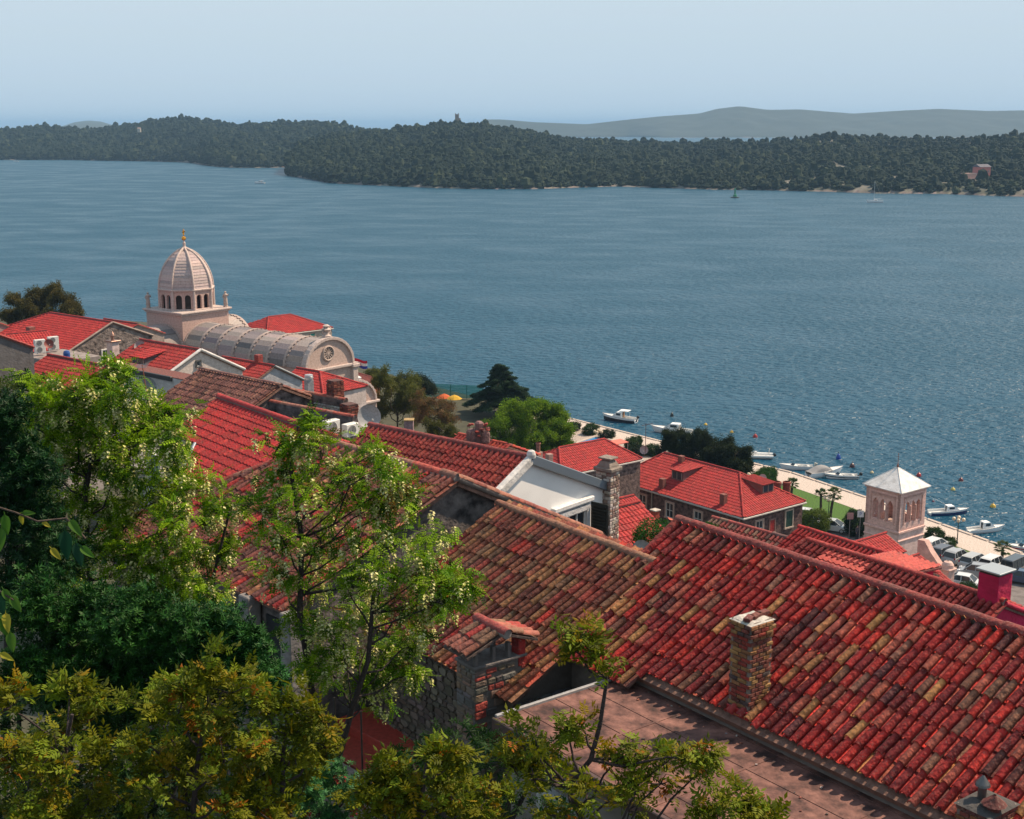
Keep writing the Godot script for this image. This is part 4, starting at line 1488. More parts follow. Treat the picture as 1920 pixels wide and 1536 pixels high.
func car(at: Vector3, turn: float, col: Color, kind: String, label: String) -> Node3D:
	var t := base("parked_car", at, turn)
	tag(t, label, "car", "cars parked by the waterfront")
	# side view: x forward, y up
	var L := 4.2
	var W := 1.74
	var belt := 0.92
	var roof := 1.45
	var body := []
	var cab := []
	match kind:
		"hatch":
			L = 3.6
			roof = 1.55
			cab = [[-1.72, belt], [-1.5, 1.42], [-1.2, 1.54], [0.3, 1.52], [1.05, belt]]
		"estate":
			L = 4.5
			cab = [[-2.12, belt], [-1.85, 1.4], [-1.6, 1.46], [0.35, 1.46], [1.2, belt]]
		"van":
			L = 4.6
			roof = 1.9
			cab = [[-2.25, belt], [-2.18, 1.8], [-2.0, 1.88], [0.9, 1.88], [1.6, belt]]
		"suv":
			L = 4.4
			belt = 1.0
			roof = 1.68
			cab = [[-2.05, belt], [-1.85, 1.58], [-1.6, 1.67], [0.4, 1.66], [1.1, belt]]
		_:
			cab = [[-1.6, belt], [-1.0, 1.4], [-0.6, 1.44], [0.35, 1.43], [1.2, belt]]
	var hl := L * 0.5
	body = [[-hl, 0.35], [-hl + 0.02, 0.75], [-hl + 0.12, belt], [hl - 1.05, belt + 0.02], [hl - 0.35, belt - 0.14], [hl - 0.06, 0.68], [hl, 0.42], [hl - 0.06, 0.26], [-hl + 0.08, 0.24]]
	var loft := func(m: MB, sec: Array, zs: Array):
		var rows := []
		for z in zs:
			var r := PackedVector3Array()
			for q in sec:
				r.append(Vector3(q[0] * z[1], lerpf(0.6, q[1], z[2]), z[0]))
			r.append(r[0])
			rows.append(r)
		m.grid(rows)
		var n: int = sec.size()
		for e in [0, rows.size() - 1]:
			var c := Vector3.ZERO
			for k in n: c += rows[e][k] / n
			for k in n: m.tri(c, rows[e][k], rows[e][k + 1])
	var b := MB.new()
	b.col = col
	loft.call(b, body, [[-W * 0.5, 0.985, 0.88], [-W * 0.48, 0.995, 0.97], [-W * 0.36, 1.0, 1.0], [W * 0.36, 1.0, 1.0], [W * 0.48, 0.995, 0.97], [W * 0.5, 0.985, 0.88]])
	var bd := put(b, "body", mats.car, t)
	# glass house with narrower roof
	var g := MB.new()
	g.col = lin(0.02, 0.025, 0.03)
	var rf := MB.new()
	rf.col = col
	var wz := func(y: float) -> float: return lerpf(W * 0.47, W * 0.33, clampf((y - belt) / (roof - belt), 0.0, 1.0))
	for k in cab.size() - 1:
		var p = cab[k]
		var q = cab[k + 1]
		var A := Vector3(p[0], p[1], wz.call(p[1]))
		var C := Vector3(q[0], q[1], wz.call(q[1]))
		var nA := A * Vector3(1, 1, -1)
		var nC := C * Vector3(1, 1, -1)
		var is_roof: bool = p[1] > roof - 0.2 and q[1] > roof - 0.2
		if is_roof:
			rf.quad(nA + Vector3(0, 0.015, 0), nC + Vector3(0, 0.015, 0), C + Vector3(0, 0.015, 0), A + Vector3(0, 0.015, 0))
		else:
			g.quad(nA, nC, C, A)
	for s in [-1.0, 1.0]:
		for k in cab.size() - 1:
			var p = cab[k]
			var q = cab[k + 1]
			g.quad(Vector3(p[0], p[1], s * wz.call(p[1])), Vector3(q[0], q[1], s * wz.call(q[1])), Vector3(q[0], belt - 0.02, s * wz.call(belt)), Vector3(p[0], belt - 0.02, s * wz.call(belt)))
		# pillars and roof rail
		for k in range(1, cab.size()):
			rf.tube([Vector3(cab[k - 1][0], cab[k - 1][1], s * wz.call(cab[k - 1][1])), Vector3(cab[k][0], cab[k][1], s * wz.call(cab[k][1]))], [0.05, 0.05], 5)
		for x in [-0.2, -1.15]:
			rf.tube([Vector3(x, belt, s * wz.call(belt)), Vector3(x + 0.04, roof - 0.04, s * wz.call(roof - 0.04))], [0.045, 0.04], 5)
	put(g, "windows", mats.gloss, t)
	put(rf, "roof", mats.car, t)
	for x in [-L * 0.31, L * 0.31]:
		for s in [-1.0, 1.0]:
			var w := MB.new()
			w.col = lin(0.018, 0.018, 0.018)
			var X := Transform3D(Basis(Vector3.RIGHT, PI / 2), Vector3(x, 0.31, s * (W * 0.5 - 0.1)))
			w.lathe([[0.19, -0.115], [0.29, -0.115], [0.31, -0.07], [0.31, 0.07], [0.29, 0.115], [0.19, 0.115]], 16, X)
			var wh := put(w, "wheel", mats.paint, t)
			var r := MB.new()
			r.col = lin(0.4, 0.4, 0.42)
			r.lathe([[0.001, 0.1 * s], [0.06, 0.1 * s], [0.19, 0.07 * s], [0.2, 0.11 * s]], 10, X)
			put(r, "rim", mats.metal, wh)
	for s in [-1.0, 1.0]:
		var f := MB.new()
		f.col = lin(0.75, 0.76, 0.78)
		f.box(Vector3(hl - 0.2, 0.71, s * W * 0.36), Vector3(0.32, 0.15, 0.36), Basis(Vector3.BACK, -0.35), 0.04)
		put(f, "headlight", mats.gloss, bd)
		var r := MB.new()
		r.col = lin(0.35, 0.01, 0.01)
		r.box(Vector3(-hl + 0.1, 0.82, s * W * 0.41), Vector3(0.14, 0.26, 0.16), Basis.IDENTITY, 0.03)
		put(r, "tail_light", mats.gloss, bd)
		var mi := MB.new()
		mi.col = col
		mi.box(Vector3(0.75, belt + 0.06, s * (W * 0.5 + 0.07)), Vector3(0.12, 0.13, 0.18), Basis.IDENTITY, 0.03)
		put(mi, "mirror", mats.car, bd)
	var pl := MB.new()
	pl.col = lin(0.7, 0.7, 0.7)
	pl.box(Vector3(-hl - 0.005, 0.62, 0), Vector3(0.02, 0.11, 0.5))
	pl.box(Vector3(hl - 0.005, 0.44, 0), Vector3(0.03, 0.11, 0.5))
	put(pl, "number_plate", mats.paint, bd)
	return t

func lamp(at: Vector3, h: float, label: String, arms := 4) -> void:
	var t := base("street_lamp", at)
	tag(t, label, "street lamp", "globe lamps on the waterfront")
	var m := MB.new()
	m.col = lin(0.02, 0.05, 0.04)
	m.lathe([[0.14, 0], [0.14, 0.25], [0.07, 0.4], [0.05, h * 0.6], [0.045, h]], 9)
	for k in arms:
		var a := TAU * k / arms + 0.4
		var d := Vector3(cos(a), 0, sin(a))
		m.tube([Vector3(0, h * 0.86, 0), d * 0.3 + Vector3(0, h * 0.87, 0), d * 0.55 + Vector3(0, h * 0.93, 0)], [0.03, 0.03, 0.025], 5)
	put(m, "post", mats.paint, t)
	for k in arms + 1:
		var g := MB.new()
		g.col = lin(0.62, 0.5, 0.36)
		var p := Vector3(0, h + 0.2, 0)
		if k < arms:
			var a := TAU * k / arms + 0.4
			p = Vector3(cos(a) * 0.55, h * 0.93 + 0.2, sin(a) * 0.55)
		g.lathe([[0.01, -0.22], [0.14, -0.17], [0.21, -0.05], [0.22, 0.05], [0.17, 0.16], [0.07, 0.22], [0.005, 0.23]], 12, Transform3D(Basis.IDENTITY, p))
		put(g, "globe", mats.gel, t)

func _ready() -> void:
	rng.seed = 20240
	# ---- camera, sky, sun, exposure
	var cam := Camera3D.new()
	cam.name = "camera"
	cam.position = EYE
	cam.rotation.x = -0.2097
	cam.fov = 34.16
	cam.near = 0.1
	cam.far = 60000.0
	add_child(cam)
	cam.current = true
	# hazy spring sky: blue grey at the horizon, palest at middle height, bluer overhead
	var stops := [[-90.0, Color(0.16, 0.22, 0.27)], [-2.0, Color(0.4, 0.52, 0.6)], [0.0, Color(0.80, 0.885, 0.95)], [6.0, Color(0.845, 0.915, 0.96)], [14.0, Color(0.89, 0.945, 0.972)], [32.0, Color(0.8, 0.875, 0.925)], [90.0, Color(0.55, 0.67, 0.79)]]
	var im := Image.create(8, 1024, false, Image.FORMAT_RGB8)
	for y in 1024:
		var e := 90.0 - 180.0 * (y + 0.5) / 1024.0
		var c := Color.BLACK
		for k in stops.size() - 1:
			if e >= stops[k][0] and e <= stops[k + 1][0]:
				c = stops[k][1].lerp(stops[k + 1][1], smoothstep(0.0, 1.0, (e - stops[k][0]) / (stops[k + 1][0] - stops[k][0])) * 0.5 + 0.5 * (e - stops[k][0]) / (stops[k + 1][0] - stops[k][0]))
		for x in 8: im.set_pixel(x, y, c)
	var sky := PanoramaSkyMaterial.new()
	sky.panorama = ImageTexture.create_from_image(im)
	sky.energy_multiplier = 0.62
	var env := Environment.new()
	env.background_mode = Environment.BG_SKY
	env.sky = Sky.new()
	env.sky.sky_material = sky
	env.tonemap_mode = Environment.TONE_MAPPER_LINEAR
	env.tonemap_exposure = 1.45
	env.sdfgi_enabled = true
	env.ssao_enabled = true
	env.ssil_enabled = true
	env.fog_enabled = true
	env.fog_density = 0.00009
	env.fog_light_color = Color(0.6, 0.76, 0.91)
	var we := WorldEnvironment.new()
	we.name = "environment"
	we.environment = env
	add_child(we)
	var sun := DirectionalLight3D.new()
	sun.name = "sun"
	sun.light_energy = 1.6
	sun.light_color = Color(1.0, 0.9, 0.78)
	sun.light_angular_distance = 0.6
	sun.shadow_enabled = true
	add_child(sun)
	var az := deg_to_rad(66.0)
	var el := deg_to_rad(50.0)
	sun.look_at_from_position(Vector3(sin(az) * cos(el), sin(el), -cos(az) * cos(el)), Vector3.ZERO)
	make_materials()
	setting()
	far_shore()
	cathedral()
	bell_tower()
	near_houses()
	mid_houses()
	left_houses()
	right_houses()
	waterfront()
	park()
	foreground()

func make_materials() -> void:
	var g1 := noise_tex(0.02, 5, 1, Color(0.8, 0.79, 0.78), Color(1, 1, 1))
	var g2 := noise_tex(0.014, 7, 2, Color(0.56, 0.54, 0.54), Color(1, 1, 1), 1024, 0.0, FastNoiseLite.TYPE_SIMPLEX_SMOOTH, 0.42)
	var g3 := noise_tex(0.012, 6, 3, Color(0.76, 0.75, 0.74), Color(1, 1, 1))
	var n1 := noise_tex(0.05, 4, 4, Color.BLACK, Color.WHITE, 512, 6.0)
	var tl := mat("tile", Color(1, 1, 1), 0.82, g2, 0.4, n1, 0.7)
	# grey lichen spots
	tl.detail_enabled = true
	tl.detail_uv_layer = BaseMaterial3D.DETAIL_UV_1
	tl.detail_blend_mode = BaseMaterial3D.BLEND_MODE_MIX
	tl.detail_albedo = noise_tex(0.05, 3, 41, Color(0.36, 0.33, 0.3), Color(0.62, 0.58, 0.52))
	var lm := FastNoiseLite.new()
	lm.seed = 42
	lm.frequency = 0.045
	lm.fractal_octaves = 4
	var lt := NoiseTexture2D.new()
	lt.width = 1024
	lt.height = 1024
	lt.seamless = true
	lt.noise = lm
	var lg := Gradient.new()
	lg.offsets = PackedFloat32Array([0.0, 0.7, 0.82, 1.0])
	lg.colors = PackedColorArray([Color(0, 0, 0, 1), Color(0, 0, 0, 1), Color(0.6, 0.6, 0.6, 1), Color(0.8, 0.8, 0.8, 1)])
	lt.color_ramp = lg
	tl.detail_mask = lt
	mat("plaster", Color(1, 1, 1), 0.9, g3, 0.22, n1, 0.4)
	mat("old_plaster", Color(1, 1, 1), 0.92, noise_tex(0.007, 6, 13, Color(0.2, 0.19, 0.21), Color(1, 1, 1), 1024, 0.0, FastNoiseLite.TYPE_SIMPLEX_SMOOTH, 0.45), 0.3, n1, 0.6)
	mat("rubble", Color(1, 1, 1), 0.92, noise_tex(0.03, 2, 31, Color(0.3, 0.28, 0.28), Color(1, 1, 1), 512, 0.0, FastNoiseLite.TYPE_CELLULAR, 0.4), 0.12, n1, 1.0)
	mat("stone", Color(1, 1, 1), 0.88, g1, 0.35, n1, 0.6)
	mat("limewash", Color(1, 1, 1), 0.85, noise_tex(0.006, 4, 51, Color(0.88, 0.88, 0.88), Color(1, 1, 1)), 0.12)
	mat("paint", Color(1, 1, 1), 0.55, g1, 0.8)
	mat("gel", Color(1, 1, 1), 0.28)
	mat("metal", Color(1, 1, 1), 0.42, null, 1.0, null, 1.0, 0.7)
	mat("gold", Color(1, 1, 1), 0.28, null, 1.0, null, 1.0, 0.9)
	mat("gloss", Color(1, 1, 1), 0.06)
	mat("cloth", Color(1, 1, 1), 0.9, g1, 1.2)
	var c := mat("car", Color(1, 1, 1), 0.32)
	c.clearcoat_enabled = true
	c.clearcoat = 0.8
	c.clearcoat_roughness = 0.08
	mat("bark", Color(1, 1, 1), 0.9, g2, 1.2, n1, 1.0)
	mat("earth", Color(1, 1, 1), 0.95, g3, 0.05)
	mat("asphalt", Color(1, 1, 1), 0.92, g3, 0.12)
	mat("roofing", Color(1, 1, 1), 0.8, noise_tex(0.008, 6, 9, Color(0.3, 0.24, 0.25), Color(1, 1, 1), 1024), 0.2, n1, 0.25)
	leaf_mat("leaf", 0.62, 0.85)
	leaf_mat("leaf_glossy", 0.5, 0.3).metallic_specular = 0.25
	leaf_mat("petal", 0.8, 0.5)
	leaf_mat("leaf_far", 0.9, 0.0)
	mat("grass", Color(1, 1, 1), 0.95, g2, 0.25)
	var wn := noise_tex(0.035, 5, 11, Color.BLACK, Color.WHITE, 2048, 8.0)
	var w := mat("water", Color(1, 1, 1), 0.46, null, 0.0035, wn, 1.0)
	w.metallic_specular = 0.29
	w.uv1_scale = Vector3(0.0035, 0.0035, 0.006)
	w.roughness_texture = noise_tex(0.004, 4, 12, Color(0.6, 0.6, 0.6), Color(1, 1, 1), 1024)
	meshes["acacia"] = pinnate(5, 0.16, 0.05, 0.027)
	meshes["raceme"] = raceme(0.17)
	meshes["pistacia"] = pinnate(3, 0.08, 0.06, 0.024)
	meshes["narrow"] = rosette(9, 0.078, 0.02, 0.5)
	meshes["clump"] = clump(26, 0.3, 21)
	meshes["clump_s"] = clump(18, 0.42, 22)
	meshes["needle"] = clump(34, 0.34, 23, 0.35)

func on_ground(v: Vector3, up := 0.0) -> Vector3:
	return Vector3(v.x, land_alt(v.x, v.z) + up, v.z)

# ---------------------------------------------------------------- sea and land
func setting() -> void:
	var sea := MB.new()
	sea.col = lin(0.006, 0.056, 0.105)
	var zs := [30.0, -60.0, -150.0, -300.0, -600.0, -1200.0, -2500.0, -6000.0, -14000.0, -30000.0]
	for k in zs.size() - 1:
		var w0 := 400.0 + absf(zs[k]) * 0.9
		var w1 := 400.0 + absf(zs[k + 1]) * 0.9
		sea.quad(Vector3(-w0, 0, zs[k]), Vector3(-w1, 0, zs[k + 1]), Vector3(w1, 0, zs[k + 1]), Vector3(w0, 0, zs[k]))
	structure(sea, "water", mats.water)
	# town land: its far edge is the quay and the shore beyond the cathedral
	var edge := [[-0.5867, 380.85], [-0.5070, 363.55], [-0.3867, 349.74], [-0.2823, 335.02], [-0.2060, 319.73], [-0.0976, 262.83], [-0.0408, 242.65], [0.0430, 220.54], [0.1135, 203.77], [0.2177, 184.07], [0.2767, 171.00], [0.3247, 161.18], [0.4019, 147.32], [0.5678, 124.22], [0.7924, 102.44]]
	var land := MB.new()
	var rows := []
	for i in 61:
		var s := pow(i / 60.0, 1.0)
		var r := PackedVector3Array()
		for j in 121:
			var t := lerpf(edge[0][0], edge[-1][0], j / 120.0)
			var ez := table(edge, t, 1)
			var z := -lerpf(-6.0, ez, s)
			var p := Vector3(t * maxf(-z, 3.0), 0, z)
			p.y = land_alt(p.x, p.z)
			if i == 60: p.y = 1.5
			r.append(p)
		rows.append(r)
	land.col = lin(0.055, 0.055, 0.03)
	land.grid(rows)
	# quay wall
	land.col = lin(0.4, 0.34, 0.3)
	for j in 120:
		var a: Vector3 = rows[60][j]
		var b: Vector3 = rows[60][j + 1]
		land.quad(a, b, b - Vector3(0, 3.5, 0), a - Vector3(0, 3.5, 0))
	structure(land, "ground", mats.earth)
	# promenade of pale stone along the quay
	var q := [Vector3(3.728, 1.500, -227.914), Vector3(9.484, 1.500, -220.537), Vector3(23.118, 1.500, -203.768), Vector3(40.079, 1.500, -184.067), Vector3(47.316, 1.500, -170.996), Vector3(52.337, 1.500, -161.182), Vector3(59.207, 1.500, -147.317), Vector3(70.536, 1.500, -124.223)]
	var pr := MB.new()
	pr.col = lin(0.56, 0.48, 0.43)
	var inn := Vector3(-0.827, 0, 0.562)
	for k in q.size() - 1:
		var a: Vector3 = q[k]
		var b: Vector3 = q[k + 1]
		var a2 := on_ground(a + inn * 5.2, 0.09)
		var b2 := on_ground(b + inn * 5.2, 0.09)
		a.y = 1.62; b.y = 1.62
		pr.quad(a, b, b2, a2)
		pr.quad(a, b, b - Vector3(0, 0.3, 0), a - Vector3(0, 0.3, 0))
	structure(pr, "promenade", mats.stone)
	# kerb stones of the quay edge, one by one
	var kb := structure(MB.new(), "quay_edge", mats.stone)
	var em := MB.new()
	em.col = lin(0.55, 0.46, 0.4)
	em.box(Vector3.ZERO, Vector3(2.3, 0.18, 0.5), Basis.IDENTITY, 0.03)
	var ems := em.mesh()
	for k in range(1, q.size() - 2):
		var a: Vector3 = q[k]
		var b: Vector3 = q[k + 1]
		var d := b - a
		var n := int(d.length() / 2.4)
		for j in n:
			put(ems, "kerb_stone", mats.stone, kb, Transform3D(Basis(Vector3.UP, atan2(-d.z, d.x)), a + d * ((j + 0.5) / n) + inn * 0.2 + Vector3(0, 0.16, 0)))
	sheet([Vector3(35.064, 1.700, -176.435), Vector3(39.402, 1.700, -177.267), Vector3(45.810, 1.700, -165.268), Vector3(45.492, 1.700, -158.237), Vector3(41.043, 1.700, -156.236), Vector3(37.480, 1.700, -157.788), Vector3(30.047, 1.700, -156.677)], 0.06, lin(0.06, 0.15, 0.01), "lawn", "grass")
	sheet([Vector3(51.021, 1.700, -157.342), Vector3(53.592, 1.700, -152.794), Vector3(55.807, 1.700, -146.126), Vector3(54.429, 1.700, -145.163), Vector3(51.816, 1.700, -149.289), Vector3(49.765, 1.700, -153.217)], 0.06, lin(0.07, 0.14, 0.012), "lawn", "grass")
	sheet([Vector3(49.522, 2.000, -153.111), Vector3(54.998, 2.000, -144.261), Vector3(59.537, 2.000, -137.529), Vector3(61.220, 2.000, -115.977), Vector3(45.049, 2.000, -112.280), Vector3(41.081, 2.000, -131.679), Vector3(34.238, 2.000, -151.845), Vector3(38.002, 2.000, -157.254)], 0.04, lin(0.17, 0.15, 0.15), "road", "asphalt")
	sheet([Vector3(6.975, 1.900, -212.628), Vector3(10.117, 1.900, -214.622), Vector3(21.625, 1.900, -194.480), Vector3(22.909, 1.900, -184.943), Vector3(11.213, 1.900, -194.480)], 0.05, lin(0.4, 0.34, 0.3), "path", "stone")

func sheet(pts: Array, up: float, col: Color, called: String, m: String) -> void:
	var poly := PackedVector2Array()
	for p in pts: poly.append(Vector2(p.x, p.z))
	var mb := MB.new()
	mb.col = col
	var idx := Geometry2D.triangulate_polygon(poly)
	for k in range(0, idx.size(), 3):
		var t := []
		for j in 3: t.append(on_ground(Vector3(poly[idx[k + j]].x, 0, poly[idx[k + j]].y), up))
		if (t[2] - t[0]).cross(t[1] - t[0]).y < 0.0:
			mb.tri(t[0], t[2], t[1])
		else:
			mb.tri(t[0], t[1], t[2])
	structure(mb, called, mats[m])

func far_shore() -> void:
	var left := [[-0.5718, 2323, 2500, 37.6], [-0.4543, 2167, 2500, 37.6], [-0.3760, 2031, 2500, 37.6], [-0.3590, 2031, 2500, 43.3], [-0.3300, 2031, 2500, 44.3], [-0.3105, 2000, 2550, 39.3], [-0.2845, 1969, 2600, 49.0], [-0.2647, 1940, 2600, 58.9], [-0.2384, 1883, 2600, 63.9], [-0.2217, 1709, 2600, 58.0], [-0.2062, 1643, 2550, 51.0], [-0.1799, 1643, 2500, 52.9], [-0.1474, 1709, 2450, 55.6], [-0.1342, 1709, 2400, 53.7], [-0.1163, 1709, 2400, 44.5], [-0.0940, 1709, 2400, 37.1]]
	var mid := [[-0.1660, 1394, 1420, 12.3], [-0.1570, 1336, 1600, 27.3], [-0.1332, 1199, 1750, 35.9], [-0.1097, 1166, 1800, 39.7], [-0.0822, 1136, 1800, 43.8], [-0.0575, 1106, 1800, 50.0], [-0.0403, 1097, 1800, 51.4], [-0.0262, 1087, 1800, 50.0], [0.0157, 1087, 1800, 40.3], [0.0380, 1106, 1800, 31.4], [0.0757, 1136, 1800, 27.2], [0.1256, 1097, 1800, 24.4], [0.1490, 1078, 1700, 29.8], [0.1844, 1069, 1650, 27.8], [0.2339, 1043, 1600, 38.3], [0.2693, 1018, 1600, 35.3], [0.3215, 1010, 1550, 33.4], [0.3477, 987, 1500, 36.8], [0.3762, 972, 1500, 37.9], [0.4466, 929, 1500, 40.2], [0.5643, 897, 1500, 39.1]]
	var far := [[-0.0215, 5928, 6400, 79.4], [-0.0078, 6211, 6400, 79.4], [0.0156, 6211, 6400, 67.1], [0.0548, 6211, 6400, 57.3], [0.0860, 6211, 6400, 79.4], [0.1094, 5928, 6400, 94.0], [0.1367, 5928, 6400, 106.2], [0.1502, 5928, 6400, 128.2], [0.1666, 5928, 6400, 140.3], [0.1873, 5928, 6400, 123.3], [0.2107, 5928, 6400, 125.7], [0.2499, 5928, 6400, 106.2], [0.2811, 5928, 6400, 118.4], [0.3122, 5928, 6400, 128.2], [0.3474, 5928, 6400, 118.4], [0.3747, 5928, 6400, 120.9], [0.5232, 5928, 6400, 108.7]]
	var isle := [[-0.3318, 13055, 8500, 43.5], [-0.3206, 13055, 8500, 72.8], [-0.3108, 13055, 8500, 82.5], [-0.3011, 13055, 8500, 76.0], [-0.2888, 13055, 8500, 43.5]]
	hills(isle, "distant_hill", 5, 20, -1.2, 0.2)
	hills(far, "distant_hills", 6, 140, -1.2, 0.5)
	var nl := hills(left, "hills", 7, 220, 0.0)
	var nm := hills(mid, "headland", 8, 320, 0.0)
	forest(left, nl, 85000, 2.2, 4.2, func(t, s): return 0.3 if (s > 0.82 and t > -0.28 and t < -0.1) else 1.0, "dark pine wood covering the hill across the bay", "pine_wood")
	forest(mid, nm, 100000, 1.7, 3.3, func(t, s): return (0.5 if t > 0.13 else 1.0) * (0.45 if t > 0.2 and (s < 0.35 or s > 0.6) else 1.0), "dark pine wood covering the headland across the strait", "pine_wood")
	# ruined tower on the headland
	var p := hill_point(mid, nm, -0.0403, 0.99)
	var t := base("stone_tower", p - Vector3(0, 1, 0))
	tag(t, "small square stone tower on the wooded headland summit", "tower")
	var m := MB.new()
	m.col = lin(0.3, 0.24, 0.2)
	m.box(Vector3(0, 7.5, 0), Vector3(5, 15, 5))
	m.box(Vector3(3.4, 5, 0), Vector3(2.5, 10, 4))
	put(m, "wall", mats.stone, t)
	m = MB.new()
	m.col = lin(0.32, 0.26, 0.22)
	for q in [[-2, -2], [2, -2], [-2, 2], [2, 2]]:
		m = MB.new()
		m.col = lin(0.32, 0.26, 0.22)
		m.box(Vector3(q[0], 15.5, q[1]), Vector3(1, 1.2, 1))
		put(m, "merlon", mats.stone, t)
	# pink house above the right-hand shore
	p = hill_point(mid, nm, 0.347, 0.16)
	t = base("shore_house", p, 25)
	tag(t, "pink house with grey roof above the far rocky shore", "house")
	m = MB.new()
	m.col = lin(0.6, 0.2, 0.17)
	m.box(Vector3(0, 4, 0), Vector3(11, 9, 8))
	put(m, "wall", mats.plaster, t)
	m = MB.new()
	m.col = lin(0.12, 0.12, 0.15)
	m.prism(PackedVector2Array([Vector2(-4.6, 8.4), Vector2(0, 10.6), Vector2(4.6, 8.4)]), 12, Transform3D(Basis(Vector3(0, 0, 1), Vector3(0, 1, 0), Vector3(1, 0, 0)), Vector3(-6, 0, 0)))
	put(m, "roof", mats.tile, t)
	m = MB.new()
	m.col = lin(0.5, 0.33, 0.29)
	m.box(Vector3(-12, 1.5, 1), Vector3(14, 4.5, 7))
	m.box(Vector3(-3, -0.6, 3.5), Vector3(34, 1.6, 6))
	put(m, "terrace", mats.plaster, t)
	for k in 3:
		window(t, Transform3D(Basis.IDENTITY, Vector3(-3.5 + k * 3.5, 5, 4.0)), 1.3, 1.8, lin(0.5, 0.4, 0.36))
	# pale track on the hillside
	var tr := MB.new()
	tr.col = lin(0.5, 0.45, 0.38)
	var pts := []
	for k in 9:
		var s := lerpf(0.55, 0.86, k / 8.0)
		pts.append(hill_point(mid, nm, lerpf(0.3225, 0.337, pow(k / 8.0, 0.8)), s) + Vector3(0, 1.6, 0))
	for k in 8:
		var a: Vector3 = pts[k]
		var b: Vector3 = pts[k + 1]
		var w := Vector3(1.7, 0, 0)
		tr.quad(a - w, b - w, b + w, a + w)
	structure(tr, "track", mats.earth)
	# low white buildings and piers in the left bay
	var bays := [["white_shed", Vector3(-834.117, 3.000, -2307.373), Vector3(11, 5, 8), lin(0.6, 0.58, 0.56), "long white shed on grass by the far bay"], ["boat_shed", Vector3(-644.693, 1.000, -2088.708), Vector3(9, 5, 8), lin(0.5, 0.5, 0.5), "pale boat shed at the foot of the far wood"], ["quay_store", Vector3(-672.272, 1.000, -2054.851), Vector3(16, 4, 8), lin(0.45, 0.2, 0.13), "low orange brown store on the far bay quay"], ["summit_hut", Vector3(-629.611, 39.428, -2300.000), Vector3(5, 6, 5), lin(0.5, 0.47, 0.42), "tiny pale hut among the far pines"]]
	for b in bays:
		var n := base(b[0], b[1])
		tag(n, b[4], "building")
		m = MB.new()
		m.col = b[3]
		m.box(Vector3(0, b[2].y * 0.5, 0), b[2])
		put(m, "wall", mats.plaster, n)
		m = MB.new()
		m.col = lin(0.4, 0.3, 0.26)
		m.prism(PackedVector2Array([Vector2(-b[2].z * 0.56, b[2].y), Vector2(0, b[2].y * 1.35), Vector2(b[2].z * 0.56, b[2].y)]), b[2].x * 1.05, Transform3D(Basis(Vector3(0, 0, 1), Vector3(0, 1, 0), Vector3(1, 0, 0)), Vector3(-b[2].x * 0.52, 0, 0)))
		put(m, "roof", mats.tile, n)
	# far craft and the channel mark
	boat(Vector3(-701.880, 0.000, -2063.336), 4, 34, {called = "ferry", cat = "ferry", label = "white ferry moored in the far bay", nogroup = true, free = 3.0, kind = "cabin", c0 = -12.0, c1 = 10.0, ch = 4.0, engine = false, beam = 8.0})
	boat(Vector3(-223.885, 0.000, -1199.179), 170, 9.0, {label = "small white motor boat alone in the middle of the strait", nogroup = true, kind = "cabin", c0 = -1.5, c1 = 2.4, ch = 1.3, free = 1.0, top = true, beam = 3.0})
	boat(Vector3(-709.570, 0.000, -1939.516), 170, 7.0, {label = "tiny white boat off the far bay shore", nogroup = true, kind = "open", free = 0.9})
	var y := boat(Vector3(241.753, 0.000, -896.724), 178, 10.5, {called = "sailing_yacht", cat = "yacht", label = "white sailing yacht with bare mast under the far shore", nogroup = true, kind = "half", c0 = -1.6, c1 = 2.2, ch = 0.7, free = 1.2, engine = false, beam = 3.2})
	m = MB.new()
	m.col = lin(0.6, 0.6, 0.6)
	m.tube([Vector3(0.8, 1, 0), Vector3(0.8, 14.5, 0)], [0.12, 0.09], 6)
	m.tube([Vector3(0.8, 2.4, 0), Vector3(-3.8, 2.5, 0)], [0.14, 0.12], 6)
	m.tube([Vector3(0.8, 14.2, 0), Vector3(5.2, 1.6, 0)], [0.03, 0.03], 4)
	m.tube([Vector3(0.8, 14.2, 0), Vector3(-5.0, 1.6, 0)], [0.03, 0.03], 4)
	put(m, "mast", mats.metal, y)
	t = base("channel_marker", Vector3(158.281, 0.000, -957.215))
	tag(t, "green conical channel marker on a dark float", "channel marker")
	m = MB.new()
	m.col = lin(0.0, 0.16, 0.07)
	m.lathe([[1.5, 0.8], [1.2, 2.2], [0.6, 2.6], [0.45, 5.4], [0.8, 5.5], [0.5, 6.4], [0.02, 6.6]], 10)
	put(m, "tower", mats.gel, t)
	m = MB.new()
	m.col = lin(0.03, 0.04, 0.04)
	m.lathe([[2.4, -0.6], [3.2, 0.2], [3.0, 0.8], [0.1, 0.9]], 12)
	put(m, "float", mats.gel, t)
	for k in 3:
		var msts := [Vector3(-646.982, 0.000, -2030.930), Vector3(-625.416, 0.000, -2030.930), Vector3(-628.040, 0.000, -2063.336)]
		var s := base("moored_mast_boat", msts[k])
		tag(s, ["bare-masted sailing boat moored apart below the far wood", "tallest bare mast of the pair by the pale boat shed", "shorter bare mast of the pair by the pale boat shed"][k], "sailing boat", "masts in the far bay")
		m = MB.new()
		m.col = lin(0.55, 0.55, 0.55)
		m.tube([Vector3(0, 0, 0), Vector3(0, 15.0 - absf(k - 1.0) * 2.5, 0)], [0.28, 0.2], 5)
		put(m, "mast", mats.paint, s)
		m = MB.new()
		m.col = lin(0.5, 0.5, 0.5)
